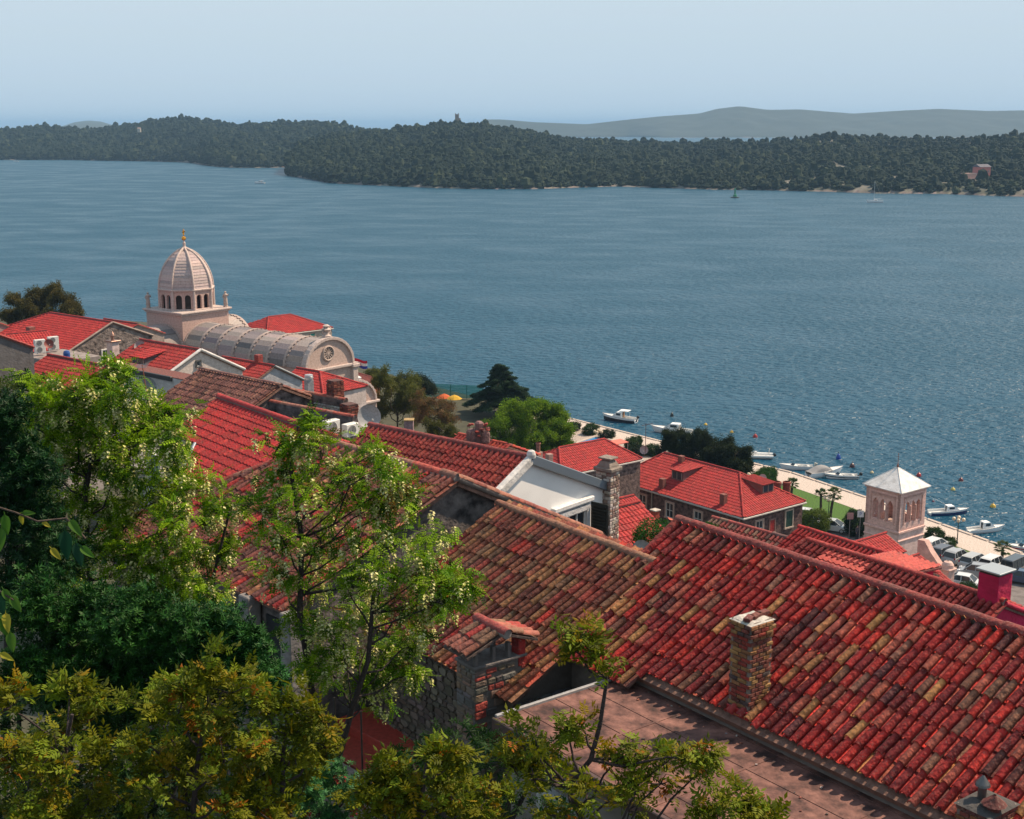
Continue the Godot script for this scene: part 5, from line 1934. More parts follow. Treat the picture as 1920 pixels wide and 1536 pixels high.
		m.prism(PackedVector2Array([Vector2(-4.5, 1.2), Vector2(5.5, 1.4), Vector2(4, -0.2), Vector2(-4, -0.2)]), 2.8, Transform3D(Basis.IDENTITY, Vector3(0, 0, -1.4)))
		put(m, "hull", mats.gel, s)

# ---------------------------------------------------------------- roof colours
var RED_OLD := [[Color(0.52, 0.032, 0.028), 6], [Color(0.33, 0.03, 0.028), 3.2], [Color(0.74, 0.04, 0.028), 2.0], [Color(0.66, 0.28, 0.1), 0.9], [Color(0.6, 0.13, 0.08), 2.6], [Color(0.19, 0.05, 0.042), 1.5], [Color(0.38, 0.15, 0.09), 0.6]]
var TAN_OLD := [[Color(0.4, 0.12, 0.065), 5], [Color(0.52, 0.22, 0.09), 2.2], [Color(0.26, 0.065, 0.045), 4], [Color(0.48, 0.085, 0.055), 3], [Color(0.62, 0.045, 0.03), 0.5], [Color(0.34, 0.17, 0.085), 1.5]]
var MIX_OLD := [[Color(0.3, 0.09, 0.06), 5], [Color(0.48, 0.19, 0.1), 2], [Color(0.18, 0.065, 0.05), 3], [Color(0.5, 0.04, 0.032), 2], [Color(0.34, 0.1, 0.075), 2]]
var RED_MID := [[Color(0.37, 0.036, 0.032), 5], [Color(0.27, 0.032, 0.028), 3], [Color(0.44, 0.06, 0.045), 1.5]]
var RED_NEW := [[Color(0.47, 0.02, 0.022), 6], [Color(0.4, 0.018, 0.02), 3], [Color(0.53, 0.035, 0.03), 1]]
var RED_FAR := [[Color(0.42, 0.022, 0.022), 5], [Color(0.34, 0.02, 0.02), 3], [Color(0.46, 0.04, 0.032), 1]]
var PINK_OLD := [[Color(0.3, 0.12, 0.09), 5], [Color(0.22, 0.085, 0.07), 4], [Color(0.36, 0.16, 0.11), 2], [Color(0.14, 0.06, 0.05), 2]]

func near_houses() -> void:
	var RF := Vector3(3.119, 42.716, -24.000)
	# ---- house with the long red roof
	var f := house({called = "tiled_house", label = "old house with weathered red barrel tile roof and brick chimney", R = RF, yaw = 37.0, xr1 = 0.0, xr0 = 9.9, pitch = 28.0, sf = 3.34, sb = 3.0, ground = 36.0, pal = RED_OLD, sp = 0.178, ex = 0.40, singles = 300, wob = 1.8, jit = 0.22,
		poly = PackedVector2Array([Vector2(0, 0), Vector2(9.9, 0), Vector2(9.9, 3.34), Vector2(2.1, 3.34), Vector2(2.1, 3.57), Vector2(0.46, 3.57), Vector2(0.46, 1.12), Vector2(0, 1.12)]),
		wall = lin(0.2, 0.17, 0.16), wmat = "stone", ridge_pal = [[Color(0.26, 0.04, 0.035), 3], [Color(0.2, 0.05, 0.045), 2]], mortar = lin(0.09, 0.07, 0.06)})
	# verge tiles on the open left edge
	var k28 := cos(deg_to_rad(28.0))
	var s28 := sin(deg_to_rad(28.0))
	ridge_line(f, Vector3(0.03, 0.04, 0.1), Vector3(0.03, 0.04 - 1.1 * s28, 1.1 * k28), [[Color(0.4, 0.06, 0.045), 1]], 0.1, 0.4, true, lin(0.2, 0.1, 0.08), "verge_tile")
	brick_chimney(f, Vector3(4.24, -3.13 * s28 - 0.25, 3.13 * k28 - 0.22), 0.42, 0.5, 1.72, true)
	brick_chimney(f, Vector3(8.55, -2.9 * s28 - 0.3, 2.9 * k28 + 0.25), 0.5, 0.6, 0.55, false)
	# ---- lower house in the same plane with tan tiles
	var RM := RF + frame(Vector3.ZERO, 37.0) * Vector3(0, -1.11 * s28, 1.11 * k28)
	var m := house({called = "tiled_house", label = "old stone house with tan and brown barrel tile roof", R = RM, yaw = 37.0, xr0 = 0.44, xr1 = -4.35, pitch = 28.0, sf = 3.7, sb = 1.1, ground = 36.0, pal = TAN_OLD, sp = 0.178, ex = 0.40, singles = 300, wob = 1.8, jit = 0.22, wall = lin(0.13, 0.11, 0.1), wmat = "stone", rr = 0.1,
		ridge_pal = [[Color(0.36, 0.17, 0.1), 3], [Color(0.3, 0.12, 0.07), 2]], mortar = lin(0.08, 0.065, 0.055)})
	stone_wall(m, Transform3D(Basis(Vector3.UP, 0), Vector3(-4.2, -4.6, 3.22)), 3.6, 2.75, lin(0.13, 0.105, 0.085), 0.0)
	stone_wall(m, Transform3D(Basis(Vector3.UP, PI / 2), Vector3(0.36, -3.4, 3.1)), 2.2, 1.5, lin(0.1, 0.095, 0.095), 0.9)
	# ---- flat roof in front of the red roof
	var n := base("flat_roof_annex", Vector3(2.250, 40.950, -20.990), 37.0 - 90.0)
	tag(n, "low annex with flat russet felt roof below the red tiles", "annex")
	var mb := MB.new()
	mb.col = lin(0.24, 0.11, 0.088)
	mb.box(Vector3(4.6, -0.06, 1.44), Vector3(9.6, 0.12, 3.0), Basis.IDENTITY, 0.01)
	var fr := put(mb, "flat_roof", mats.roofing, n)
	for k in 4:
		# raised laps between the felt sheets
		mb = MB.new()
		mb.col = lin(0.22, 0.102, 0.082)
		mb.box(Vector3(4.6, 0.003, 0.7 + k * 0.68 - 0.3), Vector3(9.58, 0.012, 0.06))
		put(mb, "felt_lap", mats.roofing, fr)
	for k in 5:
		mb = MB.new()
		mb.col = lin(0.23, 0.106, 0.085)
		mb.box(Vector3(1.4 + k * 1.9, 0.002, 1.5), Vector3(0.05, 0.012, 2.8))
		put(mb, "felt_lap", mats.roofing, fr)
	mb = MB.new()
	mb.col = lin(0.3, 0.3, 0.31)
	mb.box(Vector3(-0.22, 0.0, 1.5), Vector3(0.06, 0.1, 2.95), Basis.IDENTITY, 0.012)
	put(mb, "metal_flashing", mats.paint, n)
	mb = MB.new()
	mb.col = lin(0.09, 0.05, 0.045)
	mb.box(Vector3(4.6, -0.1, 2.99), Vector3(9.7, 0.22, 0.09), Basis.IDENTITY, 0.015)
	put(mb, "fascia", mats.paint, n)
	mb = MB.new()
	mb.col = lin(0.028, 0.028, 0.03)
	var gp := []
	var gr := []
	for k in 40:
		gp.append(Vector3(-0.1 + k * 0.245, 0.02 + 0.012 * sin(k * 1.9), 0.0 + 0.02 * sin(k * 2.7)))
		gr.append(0.035)
	mb.tube(gp, gr, 6)
	put(mb, "felt_upstand", mats.paint, n)
	mb = MB.new()
	mb.col = lin(0.2, 0.19, 0.18)
	mb.box(Vector3(4.7, -2.62, 1.35), Vector3(9.5, 5.0, 2.9))
	put(mb, "wall", mats.plaster, n)
	var gw := window(n, Transform3D(Basis.IDENTITY, Vector3(1.2, -1.2, 2.81)), 0.9, 0.9, lin(0.4, 0.42, 0.45))
	for k in 60:
		# chips of broken tile lying on the felt
		mb = MB.new()
		mb.col = jit(pick([[lin(0.5, 0.45, 0.42), 2], [lin(0.3, 0.1, 0.07), 2], [lin(0.12, 0.09, 0.08), 1]]), 0.2)
		mb.box(Vector3.ZERO, Vector3(rng.randf_range(0.015, 0.05), 0.012, rng.randf_range(0.012, 0.035)), Basis(Vector3.UP, rng.randf() * 6.0))
		put(mb, "tile_chip", mats.tile, fr, Transform3D(Basis.IDENTITY, Vector3(rng.randf_range(0.2, 9.0), 0.012, 0.13 + pow(rng.randf(), 2.2) * 1.6)))
	hood_chimney()
	# ---- house behind the tree
	var RO := Vector3(-1.139, 42.736, -27.000)
	var o := house({called = "tiled_house", label = "old grey plastered house with mixed barrel tiles behind the flowering tree", R = RO, yaw = 44.0, xr0 = 0.0, xr1 = -4.57, xe1 = -7.2, pitch = 22.0, sf = 4.72, pb = 26.5, sb = 5.0, ground = 36.0, pal = MIX_OLD, sp = 0.185, ex = 0.41, singles = 300, wob = 1.4, jit = 0.22, wall = lin(0.2, 0.175, 0.165),
		wmat = "old_plaster", ridge_pal = [[Color(0.46, 0.08, 0.05), 2], [Color(0.36, 0.15, 0.1), 2]], mortar = lin(0.3, 0.27, 0.26)})
	var kb := cos(deg_to_rad(26.5))
	var sb := sin(deg_to_rad(26.5))
	ridge_line(o, Vector3(-0.02, 0.1, 0.0), Vector3(-0.02, 0.1 - 5.0 * sb, -5.0 * kb), [[Color(0.36, 0.15, 0.1), 3], [Color(0.3, 0.08, 0.06), 1]], 0.1, 0.4, true, lin(0.22, 0.19, 0.17), "verge_tile")
	# patches of pale repair on the stained gable
	for q in [[0.09, -1.25, -0.6, 0.3, 0.1], [0.09, -1.75, 0.25, 0.22, 0.28], [0.09, -1.75, -1.5, 0.1, 0.2]]:
		mb = MB.new()
		mb.col = lin(0.33, 0.3, 0.29)
		var pl := PackedVector2Array()
		for k in 11:
			var a := TAU * k / 11.0
			pl.append(Vector2(cos(a) * q[3] * rng.randf_range(0.4, 0.6), sin(a) * q[4] * rng.randf_range(0.4, 0.6)))
		mb.prism(pl, 0.012, Transform3D(Basis(Vector3.UP, PI / 2), Vector3(-0.118, q[1], q[2])))
		put(mb, "plaster_patch", mats.plaster, o)
	# door, pillar and terrace below its eave
	mb = MB.new()
	mb.col = lin(0.015, 0.014, 0.016)
	mb.box(Vector3(-0.4, -3.0, 4.27), Vector3(0.85, 1.9, 0.05))
	put(mb, "doorway", mats.paint, o)
	mb = MB.new()
	mb.col = lin(0.22, 0.21, 0.21)
	mb.box(Vector3(0.25, -2.85, 4.45), Vector3(0.34, 2.3, 0.3), Basis.IDENTITY, 0.02)
	mb.box(Vector3(-1.15, -2.85, 4.45), Vector3(0.34, 2.3, 0.3), Basis.IDENTITY, 0.02)
	put(mb, "pillar", mats.plaster, o)
	n = base("terrace", Vector3(-2.364, 38.500, -24.409), 44.0 - 90.0)
	tag(n, "small terrace with red painted floor and iron railing posts", "terrace")
	mb = MB.new()
	mb.col = lin(0.36, 0.05, 0.035)
	mb.box(Vector3(0.2, -0.1, 0.1), Vector3(2.2, 0.2, 1.2), Basis.IDENTITY, 0.01)
	put(mb, "floor", mats.paint, n)
	mb = MB.new()
	mb.col = lin(0.32, 0.045, 0.03)
	mb.box(Vector3(0.5, -0.28, 1.0), Vector3(2.0, 0.2, 0.9), Basis.IDENTITY, 0.01)
	put(mb, "step", mats.paint, n)
	mb = MB.new()
	mb.col = lin(0.2, 0.16, 0.14)
	mb.box(Vector3(0.2, -1.3, 0.6), Vector3(2.8, 2.0, 2.0))
	mb.box(Vector3(-0.2, -0.2, 1.75), Vector3(3.2, 0.3, 0.22), Basis.IDENTITY, 0.03)
	put(mb, "parapet", mats.stone, n)
	for q in [[1.25, 1.7], [0.45, 1.7], [-0.9, 1.7]]:
		mb = MB.new()
		mb.col = lin(0.02, 0.02, 0.022)
		mb.tube([Vector3(q[0], -0.2, q[1]), Vector3(q[0], 1.2, q[1])], [0.018, 0.018], 6)
		put(mb, "railing_post", mats.paint, n)
	# ---- long house with the white gable
	var RL := Vector3(0.519, 40.913, -36.000)
	var l := house({called = "white_gable_house", label = "house with dark red barrel tiles and plain white gable wall", R = RL, yaw = 50.0, xr0 = 0.0, xr1 = -6.4, pitch = 25.5, sf = 4.2, pb = 23.0, sb = 4.1, ground = 33.0, pal = RED_MID, sp = 0.2, ex = 0.37, singles = 300, wob = 0.5, jit = 0.12, wall = lin(0.84, 0.84, 0.84), wmat = "limewash", oh = 0.06, ridge_pal = [[Color(0.3, 0.045, 0.04), 3], [Color(0.24, 0.04, 0.035), 2]]})
	var kp := cos(deg_to_rad(25.5))
	var sp2 := sin(deg_to_rad(25.5))
	var kq := cos(deg_to_rad(23.0))
	var sq := sin(deg_to_rad(23.0))
	mb = MB.new()
	mb.col = lin(0.68, 0.68, 0.68)
	mb.box(Vector3(0.0, -2.1 * sp2 - 0.0, 2.1 * kp), Vector3(0.2, 0.28, 4.2), Basis(Vector3.RIGHT, deg_to_rad(25.5)), 0.04)
	mb.lathe([[0.12, 0.0], [0.13, 0.1], [0.1, 0.2], [0.02, 0.24]], 10, Transform3D(Basis.IDENTITY, Vector3(0.02, 0.05, 0)))
	put(mb, "verge_coping", mats.plaster, l)
	mb = MB.new()
	mb.col = lin(0.2, 0.24, 0.28)
	mb.box(Vector3(0.0, -2.05 * sq + 0.01, -2.05 * kq), Vector3(0.2, 0.27, 4.1), Basis(Vector3.RIGHT, -deg_to_rad(23.0)), 0.02)
	put(mb, "metal_flashing", mats.metal, l)
	# gable window with lintel and one open shutter
	window(l, side_xf(Vector3(-0.06, -2.45, -2.0), "right"), 1.5, 1.15, lin(0.6, 0.6, 0.62), 2, 0)
	mb = MB.new()
	mb.col = lin(0.75, 0.75, 0.76)
	mb.box(Vector3(0.0, -1.72, -1.95), Vector3(0.2, 0.14, 1.9), Basis.IDENTITY, 0.02)
	put(mb, "lintel", mats.paint, l)
	var sh := MB.new()
	sh.col = lin(0.008, 0.012, 0.012)
	sh.box(Vector3(0.32, -2.3, -2.85), Vector3(0.62, 0.95, 0.05), Basis.IDENTITY, 0.01)
	var shn := put(sh, "shutter", mats.paint, l)
	for k in 9:
		mb = MB.new()
		mb.col = lin(0.01, 0.014, 0.014)
		mb.box(Vector3(0.32, -2.68 + k * 0.095, -2.815), Vector3(0.5, 0.06, 0.03), Basis(Vector3.RIGHT, 0.4))
		put(mb, "slat", mats.paint, shn)
	stone_stack(l, Vector3(-0.05, -3.4, -3.75), 0.54, 0.48, 2.35)
	dish(Vector3(-5.970, 38.192, -54.000), 0.5, Vector3(0.45, 0.3, 1), lin(0.3, 0.31, 0.33), "grey satellite dish beside two white air conditioners")
	dish(Vector3(3.368, 39.280, -33.000), 0.24, Vector3(-0.3, 0.3, 1), lin(0.33, 0.36, 0.38), "small grey satellite dish between the tan and red tile roofs")
	air_conditioner(Vector3(-7.377, 37.676, -53.000), 50.0, Vector3(0.72, 0.55, 0.32), 1, "white air conditioner next to big grey dish, slightly larger of two")
	air_conditioner(Vector3(-6.597, 37.564, -53.000), 50.0, Vector3(0.68, 0.52, 0.32), 1, "white air conditioner between its twin and big grey dish")

# rubble or squared stones laid one by one over a mortar wall; xf at lower left corner, z out
func stone_wall(parent: Node3D, xf: Transform3D, w: float, h: float, col: Color, taper: float) -> void:
	var back := MB.new()
	back.col = lin(col.r * 0.75, col.g * 0.75, col.b * 0.8)
	back.box(Vector3(w * 0.5, h * 0.5, -0.05), Vector3(w, h, 0.1))
	var wall := put(back, "rubble_wall", mats.stone, parent, xf)
	var y := 0.0
	while y < h - 0.05:
		var ch := rng.randf_range(0.1, 0.19)
		var x := rng.randf_range(-0.05, 0.03)
		while x < w - 0.04:
			var cw := rng.randf_range(0.13, 0.34)
			if x + cw > w + 0.03: cw = w + 0.03 - x
			if cw > 0.06:
				var m := MB.new()
				m.col = jit(col, 0.45)
				var pl := PackedVector2Array()
				for k in 7:
					var a := TAU * k / 7.0 + rng.randf_range(-0.25, 0.25)
					var q := Vector2(cos(a), sin(a))
					var sc := 1.0 / pow(pow(absf(q.x), 4.0) + pow(absf(q.y), 4.0), 0.25)
					pl.append(Vector2(q.x * sc * (cw * 0.5 - 0.014), q.y * sc * (ch * 0.5 - 0.012)) * rng.randf_range(0.9, 1.0))
				m.prism(pl, rng.randf_range(0.02, 0.055), Transform3D(Basis(Vector3.RIGHT, rng.randf_range(-0.08, 0.08)), Vector3(x + cw * 0.5, y + ch * 0.5, 0)))
				put(m, "stone", mats.stone, wall)
			x += cw
		y += ch

func brick_chimney(parent: Node3D, at: Vector3, w: float, d: float, h: float, tall: bool) -> void:
	var core := MB.new()
	core.col = lin(0.22, 0.19, 0.17)
	core.box(Vector3(0, h * 0.5, 0), Vector3(w - 0.03, h, d - 0.03))
	var c := put(core, "chimney", mats.stone, parent, Transform3D(Basis.IDENTITY, at))
	var pal := [[Color(0.3, 0.13, 0.05), 3], [Color(0.2, 0.05, 0.035), 3], [Color(0.12, 0.05, 0.045), 3], [Color(0.36, 0.19, 0.07), 2], [Color(0.07, 0.05, 0.05), 2], [Color(0.34, 0.045, 0.03), 1]]
	var bh := 0.068
	var rows := int(h / bh)
	var mesh_cache := {}
	for r in rows:
		var over := 0.03 if tall and r >= rows - 3 else 0.0
		for face in 4:
			var fw := (w if face % 2 == 0 else d) + over * 2.0
			var fd := (d if face % 2 == 0 else w) + over * 2.0
			var nb := 2 if fw < 0.46 else 3
			var edge := 0.12 if (r + face) % 2 == 0 else 0.0
			var xs := [-fw * 0.5 + edge * 0.5]
			for k in nb: xs.append(lerpf(-fw * 0.5 + edge * 0.5, fw * 0.5 - (0.12 - edge) * 0.5, float(k + 1) / nb))
			for k in nb:
				var bw: float = xs[k + 1] - xs[k] - 0.012
				var key := "%d_%d" % [int(bw * 1000), rng.randi() % 9]
				if not mesh_cache.has(key):
					var m := MB.new()
					m.col = jit(pick(pal), 0.2)
					m.box(Vector3.ZERO, Vector3(bw, bh - 0.011, 0.05), Basis.IDENTITY, 0.006)
					mesh_cache[key] = m.mesh()
				var bs := Basis(Vector3.UP, PI / 2 * face)
				put(mesh_cache[key], "brick", mats.tile, c, Transform3D(bs * Basis(Vector3.UP, rng.randf_range(-0.03, 0.03)), bs * Vector3((xs[k] + xs[k + 1]) * 0.5, 0, fd * 0.5 - 0.022 + rng.randf_range(0, 0.006)) + Vector3(0, (r + 0.5) * bh, 0)))
	var top := MB.new()
	top.col = lin(0.5, 0.48, 0.45) if tall else lin(0.07, 0.065, 0.065)
	# uneven mortar bed on top
	var rws := []
	for i in 8:
		var rr := PackedVector3Array()
		for j in 8:
			var e := 0.0 if i == 0 or j == 0 or i == 7 or j == 7 else rng.randf_range(0.02, 0.05)
			rr.append(Vector3(lerpf(-w * 0.54, w * 0.54, i / 7.0), rows * bh + e, lerpf(-d * 0.54, d * 0.54, j / 7.0)))
		rws.append(rr)
	top.grid(rws)
	put(top, "mortar_cap", mats.stone, c)
	if tall:
		for k in 3:
			var m := MB.new()
			m.col = jit(Color(0.2, 0.05, 0.04), 0.2)
			m.box(Vector3(0, 0, 0), Vector3(0.11, 0.06, 0.22), Basis.IDENTITY, 0.008)
			put(m, "brick", mats.tile, c, Transform3D(Basis(Vector3.UP, 0.2 * k), Vector3(0.02 + 0.02 * k, rows * bh + 0.06, -0.2 + k * 0.17)))
		# red painted lead apron at the foot
		var ap := MB.new()
		ap.col = lin(0.42, 0.02, 0.025)
		ap.box(Vector3(0, 0.2, d * 0.5 + 0.02), Vector3(w + 0.1, 0.26, 0.03), Basis.IDENTITY, 0.01)
		ap.box(Vector3(w * 0.5 + 0.03, 0.2, 0), Vector3(0.03, 0.26, d + 0.04), Basis(Vector3.RIGHT, 0.5), 0.01)
		put(ap, "apron", mats.paint, c)
	else:
		var p := MB.new()
		p.col = lin(0.12, 0.12, 0.125)
		p.lathe([[0.055, rows * bh], [0.055, rows * bh + 0.22], [0.1, rows * bh + 0.22], [0.09, rows * bh + 0.25], [0.01, rows * bh + 0.36]], 10, Transform3D(Basis.IDENTITY, Vector3(-0.08, 0, 0)))
		put(p, "flue_pipe", mats.metal, c)
		p = MB.new()
		p.col = lin(0.14, 0.035, 0.03)
		p.lathe([[0.08, rows * bh], [0.1, rows * bh + 0.1], [0.16, rows * bh + 0.1], [0.02, rows * bh + 0.22]], 10, Transform3D(Basis.IDENTITY, Vector3(0.16, 0, 0.1)))
		put(p, "flue_pot", mats.tile, c)

# white-streaked stone stack against the white gable
func stone_stack(parent: Node3D, at: Vector3, w: float, d: float, h: float) -> void:
	var core := MB.new()
	core.col = lin(0.3, 0.22, 0.19)
	core.box(Vector3(0, h * 0.5, 0), Vector3(w - 0.05, h, d - 0.05))
	var c := put(core, "chimney", mats.stone, parent, Transform3D(Basis.IDENTITY, at))
	var y := 0.0
	while y < h - 0.05:
		var ch := rng.randf_range(0.07, 0.13)
		for face in 4:
			var fw := w if face % 2 == 0 else d
			var fd := d if face % 2 == 0 else w
			var x := -fw * 0.5
			while x < fw * 0.5 - 0.03:
				var cw := minf(rng.randf_range(0.1, 0.22), fw * 0.5 - x)
				var m := MB.new()
				m.col = jit(pick([[Color(0.3, 0.2, 0.17), 3], [Color(0.5, 0.44, 0.4), 3], [Color(0.2, 0.14, 0.12), 1.5]]), 0.2)
				var bs := Basis(Vector3.UP, PI / 2 * face)
				m.box(Vector3.ZERO, Vector3(cw - 0.012, ch - 0.012, 0.06), Basis.IDENTITY, 0.012)
				put(m, "stone", mats.stone, c, Transform3D(bs, bs * Vector3(x + cw * 0.5, 0, fd * 0.5 - 0.028 + rng.randf_range(0, 0.014)) + Vector3(0, y + ch * 0.5, 0)))
				x += cw
		y += ch
	var k := MB.new()
	k.col = lin(0.24, 0.2, 0.18)
	k.box(Vector3(0, h + 0.05, 0), Vector3(w * 1.25, 0.12, d * 1.25), Basis.IDENTITY, 0.02)
	k.lathe([[w * 0.64, h + 0.1], [w * 0.6, h + 0.16], [w * 0.42, h + 0.3]], 4, Transform3D.IDENTITY, true, PI / 4)
	k.box(Vector3(0, h + 0.38, 0), Vector3(w * 0.85, 0.05, d * 0.85), Basis.IDENTITY, 0.01)
	k.box(Vector3(0, h + 0.33, 0), Vector3(w * 0.5, 0.08, d * 0.5))
	put(k, "chimney_cap", mats.stone, c)

# stone chimney stack with a little tiled roof
func hood_chimney() -> void:
	var at := Vector3(-0.627, 41.166, -21.000)
	at.y = 38.0
	var t := base("hooded_chimney", at, 37.0 - 90.0)
	tag(t, "rubble and brick chimney stack with small tiled gable hood", "chimney")
	var top := 41.05 - 38.0
	var W := 1.08
	var D := 0.55
	# near corner of the stack is the origin; the stack runs to -x and -z
	var core := MB.new()
	core.col = lin(0.14, 0.125, 0.115)
	core.box(Vector3(-D * 0.5, top * 0.5, -W * 0.5), Vector3(D - 0.02, top, W - 0.02))
	var s := put(core, "stack", mats.stone, t)
	for face in 2:
		var fw := D if face == 0 else W
		var y := 0.9
		while y < top - 0.06:
			var ch := rng.randf_range(0.07, 0.16)
			var x := 0.0
			while x < fw - 0.03:
				var cw := minf(rng.randf_range(0.12, 0.3), fw - x)
				var brick := face == 1 and rng.randf() < 0.4
				var plast := face == 1 and rng.randf() < 0.35
				if not plast:
					var m := MB.new()
					m.col = jit(Color(0.3, 0.05, 0.04) if brick else pick([[Color(0.17, 0.13, 0.1), 3], [Color(0.23, 0.15, 0.11), 2], [Color(0.13, 0.12, 0.12), 2]]), 0.3)
					m.box(Vector3.ZERO, Vector3(cw - 0.02, ch - 0.018, 0.06), Basis.IDENTITY, 0.014)
					var p := Vector3(-fw + x + cw * 0.5, y + ch * 0.5, -0.02) if face == 0 else Vector3(-0.02, y + ch * 0.5, -x - cw * 0.5)
					put(m, "brick" if brick else "stone", mats.stone, s, Transform3D(Basis(Vector3.UP, PI / 2 * face) * Basis(Vector3.BACK, rng.randf_range(-0.05, 0.05)), p))
				x += cw
			y += ch
	# open smoke vents under the hood
	var v := MB.new()
	v.col = lin(0.15, 0.14, 0.14)
	v.box(Vector3(-D * 0.5, top + 0.02, -W * 0.5), Vector3(D + 0.06, 0.05, W + 0.04), Basis.IDENTITY, 0.01)
	for z in [-0.06, -0.42, -0.74]:
		v.box(Vector3(-0.06, top + 0.17, z), Vector3(0.08, 0.28, 0.06))
		v.box(Vector3(-D + 0.06, top + 0.17, z), Vector3(0.08, 0.28, 0.06))
	put(v, "vent_frame", mats.stone, t)
	v = MB.new()
	v.col = lin(0.4, 0.03, 0.025)
	v.box(Vector3(-0.1, top + 0.08, -W + 0.08), Vector3(0.22, 0.5, 0.15), Basis.IDENTITY, 0.01)
	put(v, "brick_pier", mats.tile, t)
	# gable hood, ridge along x
	var ry := top + 0.56
	for sd in [1.0, -1.0]:
		var sl := 0.82
		for i in 4:
			for r in 2:
				var m := barrel(0.17, 0.48, 0.065, 0.03, jit(pick([[Color(0.4, 0.13, 0.09), 3], [Color(0.45, 0.05, 0.04), 2], [Color(0.3, 0.15, 0.09), 2], [Color(0.2, 0.09, 0.07), 1]]), 0.15))
				var ang := deg_to_rad(20.0)
				var bs := Basis(Vector3.UP, 0.0 if sd > 0 else PI) * Basis(Vector3.RIGHT, ang)
				var dist_ := 0.22 + r * 0.36
				var p := Vector3(-D + 0.02 + i * 0.175, ry - sin(ang) * dist_ + 0.02, -W * 0.5 + sd * cos(ang) * dist_)
				put(m, "hood_tile", mats.tile, t, Transform3D(bs * Basis(Vector3.UP, rng.randf_range(-0.06, 0.06)), p))
		var dk := MB.new()
		dk.col = lin(0.12, 0.09, 0.08)
		dk.box(Vector3(-D * 0.5, ry - sin(deg_to_rad(20.0)) * 0.4 - 0.03, -W * 0.5 + sd * 0.38), Vector3(D + 0.16, 0.04, 0.78), Basis(Vector3.RIGHT, sd * deg_to_rad(20.0)))
		put(dk, "hood_board", mats.stone, t)
	ridge_line(t, Vector3(0.2, ry + 0.06, -W * 0.5), Vector3(-D - 0.12, ry + 0.06, -W * 0.5), [[Color(0.36, 0.06, 0.05), 1], [Color(0.32, 0.16, 0.1), 1]], 0.1, 0.45, true, lin(0.25, 0.23, 0.22))
	# ragged tile coping climbing to the roof and the zinc tray
	var z := MB.new()
	z.col = lin(0.3, 0.33, 0.36)
	z.box(Vector3(0.1, top - 0.42, -W - 0.1), Vector3(0.12, 0.03, 0.6), Basis(Vector3.RIGHT, 0.35))
	put(z, "zinc_tray", mats.metal, t)

# shed dormer on the front slope (or on the right hip when side = true)
func dormer(h: Node3D, xf: Transform3D, p: float, x: float, s0: float, s1: float, w: float, pd: float, pal: Array, wall: Color, sp := 0.22, glass := true) -> void:
	var k := cos(deg_to_rad(p))
	var s := sin(deg_to_rad(p))
	var z0 := s0 * k
	var y0 := -s0 * s
	var z1 := s1 * k
	var yl := -s1 * s
	var yd := y0 - (z1 - z0) * tan(deg_to_rad(pd))
	var m := MB.new()
	m.col = wall
	var pl := PackedVector2Array([Vector2(z0, y0 - 0.05), Vector2(z1, yd - 0.05), Vector2(z1, yl - 0.15), Vector2(z0, y0 - 0.35)])
	m.prism(pl, w - 0.16, xf * Transform3D(Basis(Vector3(0, 0, 1), Vector3(0, 1, 0), Vector3(1, 0, 0)), Vector3(x - w * 0.5 + 0.08, 0, 0)))
	var d := put(m, "dormer", mats.plaster, h)
	var g := MB.new()
	g.col = lin(0.03, 0.035, 0.045)
	if glass:
		g.box(xf * Vector3(x, (yd + yl) * 0.5 + 0.02, z1 + 0.02), Vector3(w * 0.7, (yd - yl) * 0.62, 0.04), xf.basis)
		put(g, "pane", mats.gloss, d)
		g = MB.new()
		g.col = lin(0.3, 0.25, 0.23)
		for q in [-0.37, 0.0, 0.37]:
			g.box(xf * Vector3(x + w * q, (yd + yl) * 0.5 + 0.02, z1 + 0.04), Vector3(0.07, (yd - yl) * 0.7, 0.06), xf.basis)
		put(g, "frame", mats.paint, d)
	var tiles := MB.new()
	var sl := (z1 - z0) / cos(deg_to_rad(pd)) + 0.2
	var px := xf * Transform3D(Basis.IDENTITY, Vector3(x, y0 + 0.02, z0)) * plane_xf(pd)
	var ex := 0.36
	tiles.col = lin(0.2, 0.05, 0.05)
	tiles.box(px * Vector3(0, -0.03, sl * 0.5), Vector3(w + 0.1, 0.05, sl), px.basis)
	var z := sl - ex * 0.5
	while z > 0.0:
		for i in int(w / sp) + 1:
			tiles.add(rolltile(sp, ex, jit(pick(pal), 0.1)), px * Transform3D(Basis.IDENTITY, Vector3(-w * 0.5 + (i + 0.5) * (w + 0.08) / (int(w / sp) + 1), 0.01, z)))
		z -= ex
	put(tiles, "dormer_roof", mats.tile, d).set_meta("kind", "stuff")

func verge(h: Node3D, a: Vector3, b: Vector3, r: float, col: Color, m := "plaster") -> void:
	var t := MB.new()
	t.col = col
	t.tube([a, b], [r, r], 7)
	put(t, "verge_coping", mats[m], h)

# free wall with a row of coping tiles, from a to b along its top
func wall_run(called: String, a: Vector3, b: Vector3, h: float, th: float, col: Color, m: String, label: String, pal: Array, depth_back := 0.0) -> Node3D:
	var d := b - a
	var t := base(called, a, rad_to_deg(atan2(-d.z, d.x)))
	tag(t, label, "wall")
	var w := MB.new()
	w.col = col
	w.box(Vector3(d.length() * 0.5, -h * 0.5, 0), Vector3(d.length(), h, th))
	if depth_back > 0.0:
		w.box(Vector3(d.length() * 0.5, -h * 0.5 - 0.6, -depth_back * 0.5), Vector3(d.length() - 0.02, h, depth_back))
	put(w, "wall", mats[m], t)
	ridge_line(t, Vector3(0, 0.02, 0), Vector3(d.length(), 0.02, 0), pal, th * 0.42, 0.4, true, col)
	return t

